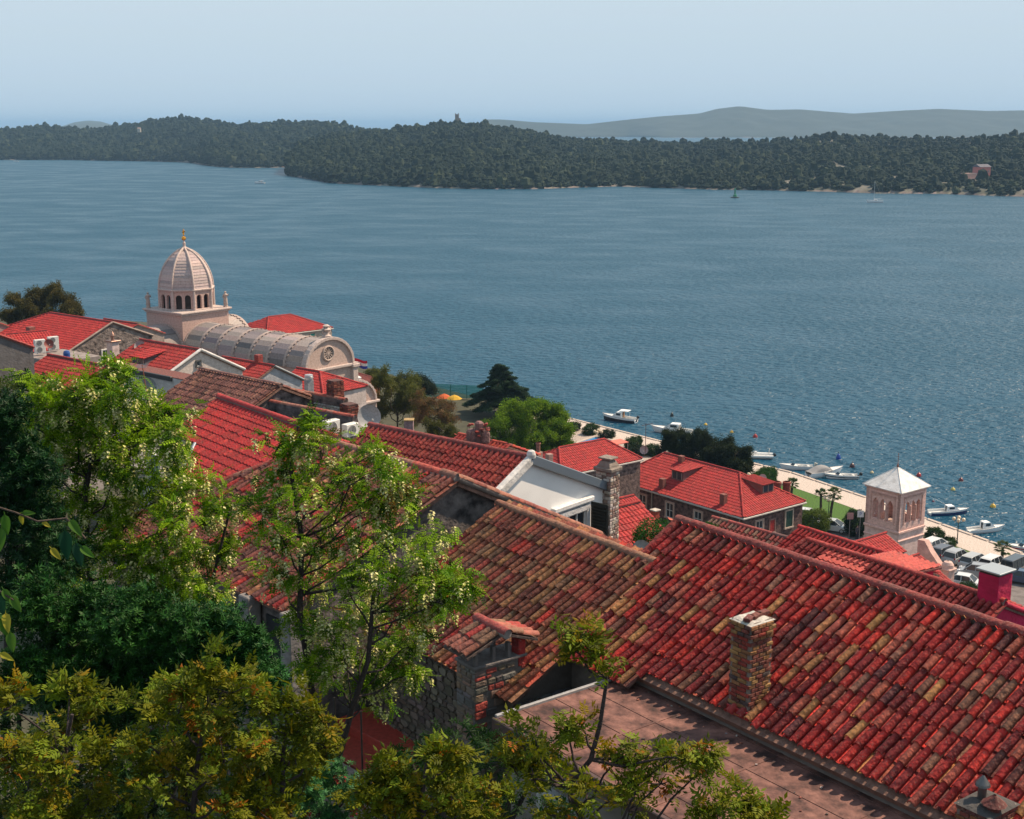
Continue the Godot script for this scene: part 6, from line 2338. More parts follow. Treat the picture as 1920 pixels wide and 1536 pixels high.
func mid_houses() -> void:
	# bright red roof in the middle
	var b := house({called = "red_roof_house", label = "house with bright plain red roof rising behind the flowering tree", R = Vector3(-6.181, 39.694, -44.000), yaw = 38.0, xr0 = 0.6, xr1 = -8.4, pitch = 25.0, sf = 4.5, sb = 3.0, ground = 33.0, pal = RED_NEW, style = 1, sp = 0.25, ex = 0.37, singles = 300, jit = 0.12, wall = lin(0.42, 0.38, 0.33), wob = 0.3,
		poly = PackedVector2Array([Vector2(0.6, 0), Vector2(-8.4, 0), Vector2(-8.0, 2.4), Vector2(-5.8, 2.5), Vector2(-4.6, 3.6), Vector2(-4.6, 4.6), Vector2(0.6, 4.6)]), rr = 0.13})
	var wn := window(b, Transform3D(Basis.IDENTITY, Vector3(-5.3, -1.75, 4.0)), 1.2, 1.5, lin(0.66, 0.64, 0.6), 1, 1)
	verge(b, Vector3(-5.8, -2.5 * 0.4226 + 0.06, 2.5 * 0.906), Vector3(-4.6, -3.6 * 0.4226 + 0.06, 3.6 * 0.906), 0.06, lin(0.35, 0.38, 0.42), "metal")
	# faded pink-brown roof
	var p := house({called = "tiled_house", label = "house with faded pinkish brown barrel tiles beside a grey parapet", R = Vector3(-10.586, 38.307, -60.000), yaw = 48.0, xr1 = -6.25, pitch = 24.0, sf = 4.6, sb = 3.5, ground = 31.0, pal = PINK_OLD, sp = 0.22, ex = 0.42, singles = 300, wob = 1.3, jit = 0.2, wall = lin(0.2, 0.17, 0.17), wmat = "old_plaster"})
	# parapets of the terrace next to it
	var pc := [[Color(0.45, 0.1, 0.07), 2], [Color(0.36, 0.15, 0.11), 2]]
	var w2 := wall_run("parapet_wall", Vector3(-11.118, 37.644, -63.000), Vector3(-7.67, 37.644, -60.19), 3.0, 0.3, lin(0.2, 0.16, 0.15), "old_plaster", "stained parapet wall with pale rubble patch beneath a brick chimney", pc)
	stone_wall(w2, Transform3D(Basis.IDENTITY, Vector3(2.5, -1.1, 0.16)), 1.9, 0.75, lin(0.42, 0.4, 0.38), 0.0)
	wall_run("parapet_wall", Vector3(-11.466, 37.683, -60.000), Vector3(-6.8, 37.683, -56.33), 3.0, 0.3, lin(0.16, 0.13, 0.14), "old_plaster", "dark plaster parapet with tile coping behind the air conditioners", pc)
	for q in [[Vector3(-8.246, 37.427, -61.000), 0.6, 1.0, "tall crumbling brick chimney stub above the rubble patch"], [Vector3(-7.368, 37.099, -59.000), 0.62, 0.62, "short broad brick chimney stub beside the big grey dish"]]:
		var t := base("brick_chimney", q[0], 42.0)
		tag(t, q[3], "chimney")
		var rows := int(q[2] / 0.075)
		var core := MB.new()
		core.col = lin(0.1, 0.05, 0.045)
		core.box(Vector3(0, q[2] * 0.5 - 0.2, 0), Vector3(q[1] - 0.06, q[2] + 0.4, q[1] - 0.06))
		put(core, "core", mats.stone, t)
		for r in rows:
			for f in 4:
				for k in 3:
					if r > rows - 3 and rng.randf() < 0.4: continue
					var m := MB.new()
					m.col = jit(pick([[Color(0.22, 0.05, 0.035), 3], [Color(0.14, 0.05, 0.04), 2], [Color(0.3, 0.09, 0.05), 1]]), 0.25)
					m.box(Vector3.ZERO, Vector3(q[1] / 3.0 - 0.015, 0.06, 0.06), Basis.IDENTITY, 0.006)
					var bs := Basis(Vector3.UP, PI / 2 * f)
					put(m, "brick", mats.tile, t, Transform3D(bs, bs * Vector3((k - 1) * q[1] / 3.0, 0, q[1] * 0.5 - 0.03 + rng.randf_range(-0.01, 0.02)) + Vector3(0, (r + 0.5) * 0.075, 0)))
	# house with dormer and white gable
	var d := house({called = "dormer_house", label = "red-tiled house with wide dormer and white rubble gable near the cathedral", R = Vector3(-23.660, 33.318, -100.000), yaw = 50.0, xr1 = -7.8, pitch = 25.0, sf = 3.9, pb = 27.0, sb = 4.6, ground = 22.0, pal = RED_FAR, style = 1, sp = 0.26, ex = 0.38, wall = lin(0.6, 0.53, 0.5), wmat = "stone", ridge_single = false})
	dormer(d, Transform3D.IDENTITY, 25.0, -4.3, 0.7, 2.9, 1.9, 10.0, RED_NEW, lin(0.12, 0.12, 0.14))
	verge(d, Vector3(0.02, 0.06, 0), Vector3(0.02, 0.06 - 3.9 * 0.4226, 3.9 * 0.906), 0.12, lin(0.68, 0.67, 0.67))
	verge(d, Vector3(0.02, 0.06, 0), Vector3(0.02, 0.06 - 4.6 * 0.454, -4.6 * 0.891), 0.12, lin(0.68, 0.67, 0.67))
	window(d, side_xf(Vector3(-0.12, -1.0, 0.2), "right"), 0.5, 0.55, lin(0.1, 0.1, 0.1), 0, 0)
	var q := house({called = "grey_gable_house", label = "narrow red-tiled house with plain grey gable below the nave", R = Vector3(-18.978, 31.188, -105.000), yaw = 50.0, xr1 = -6.6, pitch = 25.0, sf = 3.2, pb = 27.0, sb = 3.4, ground = 20.0, pal = RED_FAR, style = 1, sp = 0.26, ex = 0.38, wall = lin(0.4, 0.41, 0.45), ridge_single = false})
	verge(q, Vector3(0.02, 0.04, 0), Vector3(0.02, 0.04 - 3.4 * 0.454, -3.4 * 0.891), 0.08, lin(0.4, 0.42, 0.45))
	chimney(q, Transform3D(Basis.IDENTITY, Vector3(-2.1, -0.2, -0.1)), 0.5, 0.5, 0.9, lin(0.3, 0.05, 0.04), "tile", false)
	var s := house({called = "small_red_house", label = "small red hipped roof with grey round-capped chimney before the church front", R = Vector3(-17.562, 27.955, -120.000), yaw = 50.0, xr0 = 0.0, xr1 = -3.2, xe0 = 3.4, pitch = 25.0, sf = 3.0, ground = 18.0, pal = RED_NEW, style = 1, sp = 0.26, ex = 0.38, wall = lin(0.6, 0.52, 0.5), ridge_single = false})
	window(s, Transform3D(Basis.IDENTITY, Vector3(2.4, -2.2, 2.62)), 0.8, 1.1, lin(0.5, 0.46, 0.44))
	var st := base("grey_chimney", Vector3(-17.060, 27.694, -110.000))
	tag(st, "slim grey plastered chimney with banded metal cap before small red roof", "chimney")
	chimney(st, Transform3D(Basis(Vector3.UP, 0.7), Vector3.ZERO), 0.62, 0.55, 1.45, lin(0.32, 0.32, 0.35), "plaster", false)
	var cp := MB.new()
	cp.col = lin(0.55, 0.55, 0.56)
	cp.lathe([[0.3, 1.45], [0.3, 1.55], [0.38, 1.57], [0.38, 1.68], [0.3, 1.7], [0.36, 1.78], [0.34, 1.88], [0.05, 1.95]], 12)
	put(cp, "cap", mats.metal, st)
	# behind the cathedral
	var bk := house({called = "stone_house", label = "stone house with red hipped roof behind the nave by the sea", R = Vector3(-32.601, 22.800, -195.000), yaw = 133.0, xr0 = 0.0, xr1 = -3.9, xe0 = 4.2, xe1 = -7.2, pitch = 22.0, sf = 5.0, ground = 8.0, pal = RED_NEW, style = 1, sp = 0.32, ex = 0.42, wall = lin(0.45, 0.4, 0.35), wmat = "stone", ridge_single = false, gutter = lin(0.5, 0.48, 0.46)})
	window(bk, Transform3D(Basis.IDENTITY, Vector3(0.6, -2.9, 4.53)), 1.0, 1.3, lin(0.4, 0.35, 0.3), 1, 1, Color(0.02, 0.28, 0.25))
	var og := house({called = "orange_house", label = "orange plastered house with dark red roof beside the church front", R = Vector3(-24.833, 12.425, -205.000), yaw = 140.0, xr0 = 0.0, xr1 = -4.0, xe0 = 2.6, pitch = 20.0, sf = 3.6, ground = 3.0, pal = [[Color(0.2, 0.035, 0.032), 1]], style = 1, sp = 0.3, ex = 0.4, wall = lin(0.62, 0.15, 0.07), ridge_single = false})
	window(og, Transform3D(Basis.IDENTITY, Vector3(0.3, -2.1, 3.27)), 1.2, 1.0, lin(0.5, 0.14, 0.07), 1, 1, Color(0.01, 0.1, 0.06))
	var dp := MB.new()
	dp.col = lin(0.12, 0.04, 0.03)
	dp.tube([Vector3(2.2, -1.3, 3.36), Vector3(2.2, -9.0, 3.36)], [0.08, 0.08], 6)
	put(dp, "downpipe", mats.metal, og)
	var sk := MB.new()
	sk.col = lin(0.7, 0.72, 0.72)
	sk.box(Vector3(-1.2, -0.55, 2.1), Vector3(1.1, 0.3, 0.9), Basis(Vector3.RIGHT, 0.25))
	put(sk, "skylight", mats.gloss, og)
	# flag over the church front
	var fl := base("flag", Vector3(-18.450, 23.143, -152.000))
	tag(fl, "red white and blue flag flying from a pole beside the church", "flag")
	var po := MB.new()
	po.col = lin(0.5, 0.5, 0.5)
	po.tube([Vector3(-0.6, -5.0, 0), Vector3(0.0, 0.7, 0)], [0.04, 0.03], 6)
	put(po, "pole", mats.metal, fl)
	var cols := [lin(0.5, 0.01, 0.03), lin(0.72, 0.72, 0.72), lin(0.02, 0.04, 0.32)]
	for k in 3:
		var rows := []
		for i in 2:
			var r := PackedVector3Array()
			for j in 13:
				var u := j / 12.0
				r.append(Vector3(u * 1.7, 0.6 - (k + i) * 0.32 - u * 0.35 + 0.07 * sin(u * 7.0), 0.14 * sin(u * 9.0 + k * 0.4)))
			rows.append(r)
		var sb := MB.new()
		sb.col = cols[k]
		sb.grid(rows)
		put(sb, "stripe", mats.cloth, fl)
	var em := MB.new()
	em.col = lin(0.45, 0.02, 0.03)
	for i in 5:
		for j in 5:
			em.col = lin(0.45, 0.02, 0.03) if (i + j) % 2 == 0 else lin(0.75, 0.75, 0.75)
			em.box(Vector3(0.68 + i * 0.07, 0.02 - j * 0.07, 0.2), Vector3(0.07, 0.07, 0.02))
	put(em, "checkered_shield", mats.cloth, fl).set_meta("kind", "stuff")

func left_houses() -> void:
	var t := house({called = "stone_house", label = "large red roof with bare rubble stone gable and white window", R = Vector3(-40.786, 30.347, -135.000), yaw = 51.0, xr1 = -11.3, xe1 = -17.0, pitch = 24.0, sf = 5.8, pb = 22.0, sb = 5.2, ground = 18.0, pal = RED_NEW, style = 1, sp = 0.28, ex = 0.38, wall = lin(0.3, 0.25, 0.23), wmat = "rubble", ridge_single = false, oh = 0.08})
	window(t, side_xf(Vector3(-0.08, -3.3, 1.05), "right"), 1.0, 1.45, lin(0.75, 0.74, 0.72), 1, 1)
	verge(t, Vector3(0.0, 0.05, 0), Vector3(0.0, 0.05 - 5.8 * 0.4067, 5.8 * 0.9135), 0.1, lin(0.35, 0.28, 0.25))
	verge(t, Vector3(0.0, 0.05, 0), Vector3(0.0, 0.05 - 5.2 * 0.3746, -5.2 * 0.927), 0.1, lin(0.35, 0.28, 0.25))
	chimney(t, Transform3D(Basis.IDENTITY, Vector3(-9.4, -2.6, 3.6)), 0.7, 0.7, 1.7, lin(0.3, 0.1, 0.08), "tile", false)
	var wc := base("white_chimney", Vector3(-39.406, 26.440, -130.000), 51.0 - 90.0)
	tag(wc, "tall pinkish white plastered chimney with flat cap before rubble gable", "chimney")
	chimney(wc, Transform3D.IDENTITY, 0.95, 0.8, 2.75, lin(0.66, 0.52, 0.5), "plaster", false)
	var cp := MB.new()
	cp.col = lin(0.3, 0.18, 0.14)
	cp.box(Vector3(0, 2.82, 0), Vector3(1.25, 0.14, 1.1), Basis.IDENTITY, 0.03)
	cp.lathe([[0.16, 2.9], [0.16, 3.3], [0.26, 3.34], [0.2, 3.5], [0.05, 3.75]], 8)
	put(cp, "cap", mats.metal, wc)
	house({called = "red_roof_house", label = "low red hipped roof with small skylight beside two air conditioners", R = Vector3(-45.496, 30.532, -128.000), yaw = 129.0, xr0 = 0.4, xr1 = -3.6, xe1 = -6.0, pitch = 25.0, sf = 3.4, ground = 18.0, pal = RED_NEW, style = 1, sp = 0.27, ex = 0.38, wall = lin(0.35, 0.3, 0.28), ridge_single = false})
	var sk := base("roof_skylight", Vector3(-46.463, 29.167, -125.500), 129.0 - 90.0)
	tag(sk, "dark tilted skylight set in low red hipped roof", "skylight")
	var m := MB.new()
	m.col = lin(0.15, 0.16, 0.18)
	m.box(Vector3.ZERO, Vector3(0.75, 0.1, 1.1), Basis(Vector3.RIGHT, deg_to_rad(25.0)), 0.02)
	put(m, "frame", mats.metal, sk)
	m = MB.new()
	m.col = lin(0.03, 0.035, 0.045)
	m.box(Vector3(0, 0.055, 0.02), Vector3(0.6, 0.02, 0.92), Basis(Vector3.RIGHT, deg_to_rad(25.0)))
	put(m, "pane", mats.gloss, sk)
	house({called = "red_roof_house", label = "small red roof end half hidden behind low hipped roof", R = Vector3(-54.875, 29.790, -140.000), yaw = 50.0, xr1 = -8.0, pitch = 24.0, sf = 5.0, pb = 24.0, sb = 5.5, ground = 18.0, pal = RED_NEW, style = 1, sp = 0.3, ex = 0.4, wall = lin(0.4, 0.3, 0.28), ridge_single = false})
	house({called = "red_roof_house", label = "sliver of red roof between rubble gable and cathedral transept", R = Vector3(-42.485, 27.980, -150.000), yaw = 51.0, xr1 = -6.5, pitch = 22.0, sf = 4.0, ground = 16.0, pal = RED_FAR, style = 1, sp = 0.3, ex = 0.4, wall = lin(0.4, 0.33, 0.3), ridge_single = false})
	air_conditioner(Vector3(-43.764, 29.347, -122.000), 38.0, Vector3(0.98, 1.25, 0.4), 2, "tall white two-fan air conditioner beside the dark skylight", "")
	air_conditioner(Vector3(-43.203, 29.314, -124.000), 38.0, Vector3(0.98, 1.25, 0.4), 2, "tall white two-fan air conditioner partly behind a red dish", "")
	dish(Vector3(-42.556, 30.410, -121.000), 0.42, Vector3(0.5, 0.3, 1), lin(0.25, 0.06, 0.05), "small dark red satellite dish between two tall air conditioners")
	var deck := base("flat_roof", Vector3(-42.687, 29.268, -121.000), 51.0 - 90.0)
	tag(deck, "grey flat roof deck carrying two tall air conditioners", "flat roof")
	m = MB.new()
	m.col = lin(0.28, 0.24, 0.23)
	m.box(Vector3(0, -2.2, -1.2), Vector3(6.2, 4.2, 4.6))
	put(m, "slab", mats.plaster, deck)
	m = MB.new()
	m.col = lin(0.02, 0.07, 0.25)
	m.lathe([[0.3, -0.1], [0.32, 0.5], [0.24, 0.7], [0.05, 0.75]], 10, Transform3D(Basis.IDENTITY, Vector3(2.4, 0, -0.4)))
	put(m, "water_barrel", mats.gel, deck)
	var gh := house({called = "rendered_house", label = "blank grey rendered gable wall at the head of the flowering tree", R = Vector3(-37.360, 36.270, -92.000), yaw = 47.0, xr0 = 0.0, xr1 = -5.0, pitch = 25.0, sf = 3.0, pb = 25.0, sb = 4.6, ground = 26.0, pal = RED_FAR, style = 1, sp = 0.26, ex = 0.38, wall = lin(0.14, 0.135, 0.14), ridge_single = false, wmat = "plaster", oh = 0.05})
	verge(gh, Vector3(0.02, 0.06, 0), Vector3(0.02, 0.06 - 4.6 * 0.4226, -4.6 * 0.906), 0.09, lin(0.4, 0.07, 0.06), "tile")
	m = MB.new()
	m.col = lin(0.4, 0.38, 0.36)
	m.lathe([[0.001, 0.04], [0.22, 0.03], [0.24, 0.0]], 9, Transform3D(Basis(Vector3.BACK, -PI / 2), Vector3(-0.05, -3.6, -2.6)))
	put(m, "plaster_patch", mats.plaster, gh)
	house({called = "red_roof_house", label = "red roof with tiny rooflight just above the flowering tree top", R = Vector3(-29.059, 32.901, -95.000), yaw = 50.0, xr1 = -8.3, pitch = 25.0, sf = 5.0, sb = 2.0, ground = 24.0, pal = RED_FAR, style = 1, sp = 0.26, ex = 0.38, wall = lin(0.4, 0.36, 0.34), ridge_single = false})
	var lw := base("flat_white_house", Vector3(-20.733, 33.489, -86.000), 50.0 - 90.0)
	tag(lw, "low flat-topped white house with green framed window and dark gutter", "house")
	m = MB.new()
	m.col = lin(0.52, 0.5, 0.5)
	m.box(Vector3(-4.8, -2.6, -0.7), Vector3(9.6, 5.2, 1.4))
	put(m, "wall", mats.plaster, lw)
	m = MB.new()
	m.col = lin(0.2, 0.06, 0.05)
	m.box(Vector3(-4.8, 0.03, -0.75), Vector3(9.7, 0.06, 1.5))
	put(m, "roof_slab", mats.tile, lw)
	m = MB.new()
	m.col = lin(0.03, 0.03, 0.035)
	m.box(Vector3(-6.0, -0.05, 0.08), Vector3(6.8, 0.3, 0.2), Basis.IDENTITY, 0.03)
	put(m, "gutter", mats.paint, lw)
	m = MB.new()
	m.col = lin(0.62, 0.62, 0.64)
	m.box(Vector3(-7.0, -1.5, 0.9), Vector3(4.6, 0.12, 1.8), Basis(Vector3.RIGHT, 0.2), 0.02)
	put(m, "canopy", mats.paint, lw)
	window(lw, Transform3D(Basis.IDENTITY, Vector3(-1.7, -1.1, 0.0)), 1.1, 1.3, lin(0.01, 0.14, 0.08), 0, 0)
	dish(Vector3(-27.214, 33.434, -88.000), 0.6, Vector3(0.35, 0.3, 1), lin(0.13, 0.05, 0.045), "brown satellite dish before the low white house")
	dish(Vector3(-21.872, 34.702, -78.000), 0.66, Vector3(0.3, 0.28, 1), lin(0.22, 0.24, 0.26), "large grey satellite dish on orange mast before green framed window")
	dish(Vector3(-29.392, 32.949, -104.000), 0.46, Vector3(0.4, 0.3, 1), lin(0.35, 0.33, 0.34), "pale grey satellite dish on mast beside the wide dormer")
	var an := base("aerial_mast", Vector3(-21.606, 33.584, -77.600))
	tag(an, "thin rust orange aerial mast behind the large grey dish", "aerial")
	m = MB.new()
	m.col = lin(0.4, 0.14, 0.08)
	m.tube([Vector3.ZERO, Vector3(-0.25, 2.6, 0)], [0.035, 0.03], 6)
	put(m, "pole", mats.metal, an)
	m = MB.new()
	m.col = lin(0.4, 0.4, 0.42)
	for k in 5: m.tube([Vector3(-0.6, 2.55 - k * 0.02, -0.4 + k * 0.18), Vector3(0.1, 2.6 - k * 0.02, -0.3 + k * 0.18)], [0.012, 0.012], 4)
	put(m, "antenna", mats.metal, an)
	var rl := base("garden_railing", Vector3(-16.004, 41.822, -40.000))
	tag(rl, "dull red garden railing running behind the flowering tree", "railing")
	m = MB.new()
	m.col = lin(0.16, 0.05, 0.05)
	for k in 3: m.tube([Vector3(0, 0.0 - k * 0.12, 0), Vector3(2.6, -0.55 - k * 0.12, 1.4)], [0.025, 0.025], 5)
	put(m, "rail", mats.paint, rl)
	for k in 4:
		m = MB.new()
		m.col = lin(0.16, 0.05, 0.05)
		var u := k / 3.0
		m.tube([Vector3(2.6 * u, -0.55 * u + 0.05, 1.4 * u), Vector3(2.6 * u, -0.55 * u - 0.8, 1.4 * u)], [0.03, 0.03], 5)
		put(m, "railing_post", mats.paint, rl)

func right_houses() -> void:
	var h := house({called = "long_house", label = "long two-storey house with red hipped roof, two dormers and mauve walls", R = Vector3(22.051, 17.117, -125.000), yaw = 38.5, xr0 = 0.0, xr1 = -10.2, xe0 = 5.45, xe1 = -12.4, pitch = 22.5, sf = 5.85, pb = 33.4, sb = 4.07, ground = 2.0, pal = RED_NEW, style = 1, sp = 0.3, ex = 0.42, wall = lin(0.22, 0.13, 0.12), wmat = "old_plaster", ridge_single = false, gutter = lin(0.55, 0.52, 0.5), oh = 0.2})
	dormer(h, Transform3D.IDENTITY, 22.5, -5.2, 0.4, 3.5, 1.7, 3.0, RED_NEW, lin(0.2, 0.1, 0.1))
	dormer(h, Transform3D(Basis(Vector3.UP, PI / 2), Vector3.ZERO), 22.5, 0.3, 0.6, 3.6, 1.9, 4.0, RED_FAR, lin(0.3, 0.1, 0.09))
	var wx := [-11.6, -7.94, -4.14, -0.37, 3.51]
	for k in 5:
		window(h, Transform3D(Basis.IDENTITY, Vector3(wx[k], -3.75, 5.21)), 1.25, 1.75, lin(0.5, 0.36, 0.31))
	window(h, side_xf(Vector3(5.25, -3.75, 3.0), "right"), 1.25, 1.75, lin(0.5, 0.36, 0.31))
	window(h, side_xf(Vector3(5.25, -3.85, 1.2), "right"), 0.9, 1.4, lin(0.3, 0.18, 0.16), 1, 1, Color(0.4, 0.03, 0.03))
	window(h, side_xf(Vector3(5.25, -3.6, -1.2), "right"), 1.25, 1.9, lin(0.5, 0.4, 0.34), 1, 1, Color(0.01, 0.06, 0.045))
	for q in [[-5.84, 5.0, 1.1], [2.05, 4.8, 1.15], [-7.3, 0.6, 0.8]]:
		chimney(h, Transform3D(Basis.IDENTITY, Vector3(q[0], -q[1] * 0.383 - 0.2, q[1] * 0.924)), 0.55, 0.5, q[2], lin(0.26, 0.09, 0.07), "tile", false)
	var dp := MB.new()
	dp.col = lin(0.35, 0.32, 0.3)
	for x in [-6.6, 4.9]: dp.tube([Vector3(x, -2.4, 5.3), Vector3(x, -12.0, 5.3)], [0.07, 0.07], 6)
	put(dp, "downpipes", mats.metal, h)
	var tw := base("twin_chimney", Vector3(26.359, 14.465, -128.000))
	tag(tw, "pair of round terracotta flues rising behind the long house", "chimney")
	for k in 2:
		var m := MB.new()
		m.col = lin(0.3, 0.06, 0.045)
		m.lathe([[0.4, -4.0], [0.38, 0.75], [0.44, 0.8], [0.42, 0.95], [0.3, 1.0]], 10, Transform3D(Basis.IDENTITY, Vector3(k * 0.95, 0, 0)))
		put(m, "flue", mats.tile, tw)
	dish(Vector3(25.318, 15.246, -130.000), 0.42, Vector3(-0.6, 0.3, 0.8), lin(0.5, 0.5, 0.52), "pale satellite dish next to pair of terracotta flues")
	dish(Vector3(13.066, 18.668, -128.000), 0.42, Vector3(-0.3, 0.3, 1), lin(0.4, 0.32, 0.32), "pinkish satellite dish on the ridge between two red hipped roofs")
	var tv := base("aerial_mast", Vector3(12.975, 18.730, -126.000))
	tag(tv, "tall television aerial between two red hipped roofs", "aerial")
	var ma := MB.new()
	ma.col = lin(0.16, 0.12, 0.12)
	ma.tube([Vector3.ZERO, Vector3(0, 3.1, 0)], [0.035, 0.03], 5)
	put(ma, "pole", mats.metal, tv)
	ma = MB.new()
	ma.col = lin(0.2, 0.15, 0.15)
	ma.tube([Vector3(-0.4, 2.85, 0), Vector3(0.7, 3.1, 0)], [0.025, 0.025], 4)
	for k in 6: ma.tube([Vector3(-0.35 + k * 0.19, 2.86 + k * 0.043, -0.25), Vector3(-0.35 + k * 0.19, 2.86 + k * 0.043, 0.25)], [0.015, 0.015], 4)
	put(ma, "antenna", mats.metal, tv)
	var k2 := house({called = "hipped_house", label = "house with broad red hipped roof next to the blue pool", R = Vector3(8.957, 20.223, -126.000), yaw = 128.5, xr0 = 0.0, xr1 = -5.8, xe0 = 1.8, xe1 = -8.4, pitch = 24.0, sf = 3.8, ground = 4.0, pal = RED_NEW, style = 1, sp = 0.25, ex = 0.4, wall = lin(0.3, 0.2, 0.18), wmat = "old_plaster", ridge_single = false, gutter = lin(0.5, 0.46, 0.44)})
	chimney(k2, Transform3D(Basis.IDENTITY, Vector3(-9.0, -1.6, 2.4)), 0.55, 0.5, 2.0, lin(0.4, 0.25, 0.22), "plaster", false)
	var aw := base("awning", Vector3(10.419, 19.480, -128.000), 38.0)
	tag(aw, "flat salmon pink awning behind the broad hipped roof", "awning")
	var m := MB.new()
	m.col = lin(0.62, 0.18, 0.14)
	m.box(Vector3(0, 0, 0), Vector3(1.9, 0.08, 1.2), Basis(Vector3.RIGHT, 0.1), 0.02)
	put(m, "cover", mats.cloth, aw)
	m = MB.new()
	m.col = lin(0.4, 0.4, 0.4)
	for x in [-0.9, 0.9]: m.tube([Vector3(x, -2.5, 0.5), Vector3(x, 0, 0.5)], [0.03, 0.03], 5)
	put(m, "supports", mats.metal, aw)
	# roofs just right of the white gable
	house({called = "red_roof_house", label = "steep red roof slope right beside the stone chimney stack", R = Vector3(5.921, 32.148, -62.000), yaw = 128.5, xr0 = 0.3, xr1 = -3.0, pitch = 28.0, sf = 2.5, ground = 22.0, pal = RED_NEW, style = 1, sp = 0.24, ex = 0.36, wall = lin(0.5, 0.48, 0.46), ridge_single = false})
	house({called = "red_roof_house", label = "low red roof with old ridge below the long mauve house", R = Vector3(7.984, 27.822, -75.000), yaw = 40.0, xr0 = 0.0, xr1 = -2.6, pitch = 24.0, sf = 1.1, sb = 1.0, ground = 20.0, pal = RED_FAR, style = 1, sp = 0.24, ex = 0.36, wall = lin(0.4, 0.2, 0.2), ridge_single = false})
	house({called = "porch_roof", label = "tiny bright red gabled roof against the mauve wall", R = Vector3(8.698, 24.104, -92.000), yaw = 128.5, xr0 = 0.0, xr1 = -1.8, pitch = 26.0, sf = 1.2, ground = 10.0, pal = RED_NEW, style = 1, sp = 0.24, ex = 0.36, wall = lin(0.5, 0.3, 0.27), ridge_single = false})
	var rc := base("red_chimney", Vector3(8.040, 28.023, -72.000), 40.0)
	tag(rc, "short orange red chimney with pale flat cap below mauve wall", "chimney")
	chimney(rc, Transform3D.IDENTITY, 0.36, 0.36, 0.85, lin(0.42, 0.06, 0.035), "tile", false)
	m = MB.new()
	m.col = lin(0.5, 0.45, 0.4)
	m.box(Vector3(0, 0.89, 0), Vector3(0.46, 0.07, 0.46), Basis.IDENTITY, 0.01)
	put(m, "cap", mats.stone, rc)
	# old roof, bright roof and the long new roof on the right
	house({called = "tiled_house", label = "small old roof of mixed pink and grey tiles under mauve gable", R = Vector3(11.600, 33.154, -53.000), yaw = 42.0, xr0 = 0.0, xr1 = -4.2, pitch = 24.0, sf = 3.0, ground = 22.0, pal = [[Color(0.4, 0.07, 0.06), 3], [Color(0.3, 0.17, 0.12), 2], [Color(0.2, 0.09, 0.08), 2]], sp = 0.22, ex = 0.38, wall = lin(0.3, 0.2, 0.18), wob = 1.2, jit = 0.2})
	house({called = "red_roof_house", label = "bright red barrel tile roof just behind the long new roof", R = Vector3(14.210, 34.155, -48.000), yaw = 37.0, xr0 = 0.4, xr1 = -4.4, pitch = 24.0, sf = 3.4, sb = 3.0, ground = 24.0, pal = RED_NEW, sp = 0.21, ex = 0.37, wall = lin(0.4, 0.3, 0.28), wob = 0.5, jit = 0.1})
	var g := house({called = "magenta_house", label = "house with long new red tile roof and magenta gable and chimney", R = Vector3(12.598, 37.868, -33.000), yaw = 37.0, xr0 = 0.3, xr1 = -6.3, xe1 = -7.3, pitch = 24.0, sf = 3.6, sb = 3.4, ground = 30.0, pal = [[Color(0.36, 0.028, 0.026), 6], [Color(0.29, 0.026, 0.025), 4], [Color(0.44, 0.05, 0.04), 1]], sp = 0.2, ex = 0.36, singles = 300, wall = lin(0.52, 0.01, 0.07), wob = 0.6, jit = 0.1, oh = 0.06})
	dormer(g, Transform3D.IDENTITY, 24.0, -4.6, 0.12, 1.35, 1.5, 9.0, [[Color(0.52, 0.07, 0.055), 1]], lin(0.52, 0.01, 0.07), 0.2, false)
	dormer(g, Transform3D(Basis(Vector3.UP, PI), Vector3.ZERO), 24.0, 3.5, 0.05, 1.4, 1.6, 4.0, [[Color(0.55, 0.08, 0.065), 1]], lin(0.52, 0.01, 0.07), 0.2, false)
	verge(g, Vector3(0.32, 0.02, 0), Vector3(0.32, 0.02 - 3.4 * 0.4067, -3.4 * 0.9135), 0.07, lin(0.5, 0.02, 0.06))
	var mc := MB.new()
	mc.col = lin(0.55, 0.01, 0.075)
	mc.box(Vector3(-0.1, 0.05, -0.12), Vector3(0.6, 1.35, 0.62), Basis.IDENTITY, 0.015)
	var mcn := put(mc, "chimney", mats.plaster, g)
	mc = MB.new()
	mc.col = lin(0.45, 0.48, 0.5)
	mc.box(Vector3(-0.1, 0.82, -0.12), Vector3(0.72, 0.05, 0.74), Basis.IDENTITY, 0.01)
	put(mc, "metal_cap", mats.metal, mcn)
	mc = MB.new()
	mc.col = lin(0.02, 0.02, 0.02)
	mc.box(Vector3(-0.1, 0.76, -0.12), Vector3(0.56, 0.08, 0.58))
	put(mc, "vent_gap", mats.paint, mcn)
	house({called = "red_roof_house", label = "little red roof standing directly before the pink bell tower", R = Vector3(29.287, 18.824, -100.000), yaw = 128.5, xr0 = 0.0, xr1 = -4.3, pitch = 25.0, sf = 2.2, ground = 12.0, pal = RED_NEW, style = 1, sp = 0.3, ex = 0.4, wall = lin(0.62, 0.5, 0.46), ridge_single = false})
	house({called = "red_roof_house", label = "red roof slope running into the pink scrolled gable wall", R = Vector3(30.112, 18.641, -95.000), yaw = 128.5, xr0 = 0.4, xr1 = -3.0, pitch = 25.0, sf = 3.4, ground = 10.0, pal = RED_FAR, style = 1, sp = 0.27, ex = 0.38, wall = lin(0.6, 0.45, 0.42), ridge_single = false})
	var sc := base("scrolled_gable", Vector3(30.871, 19.210, -97.000), 37.5 - 90.0)
	tag(sc, "pale pink sloping gable wall with small stone cap block", "wall")
	m = MB.new()
	m.col = lin(0.66, 0.42, 0.37)
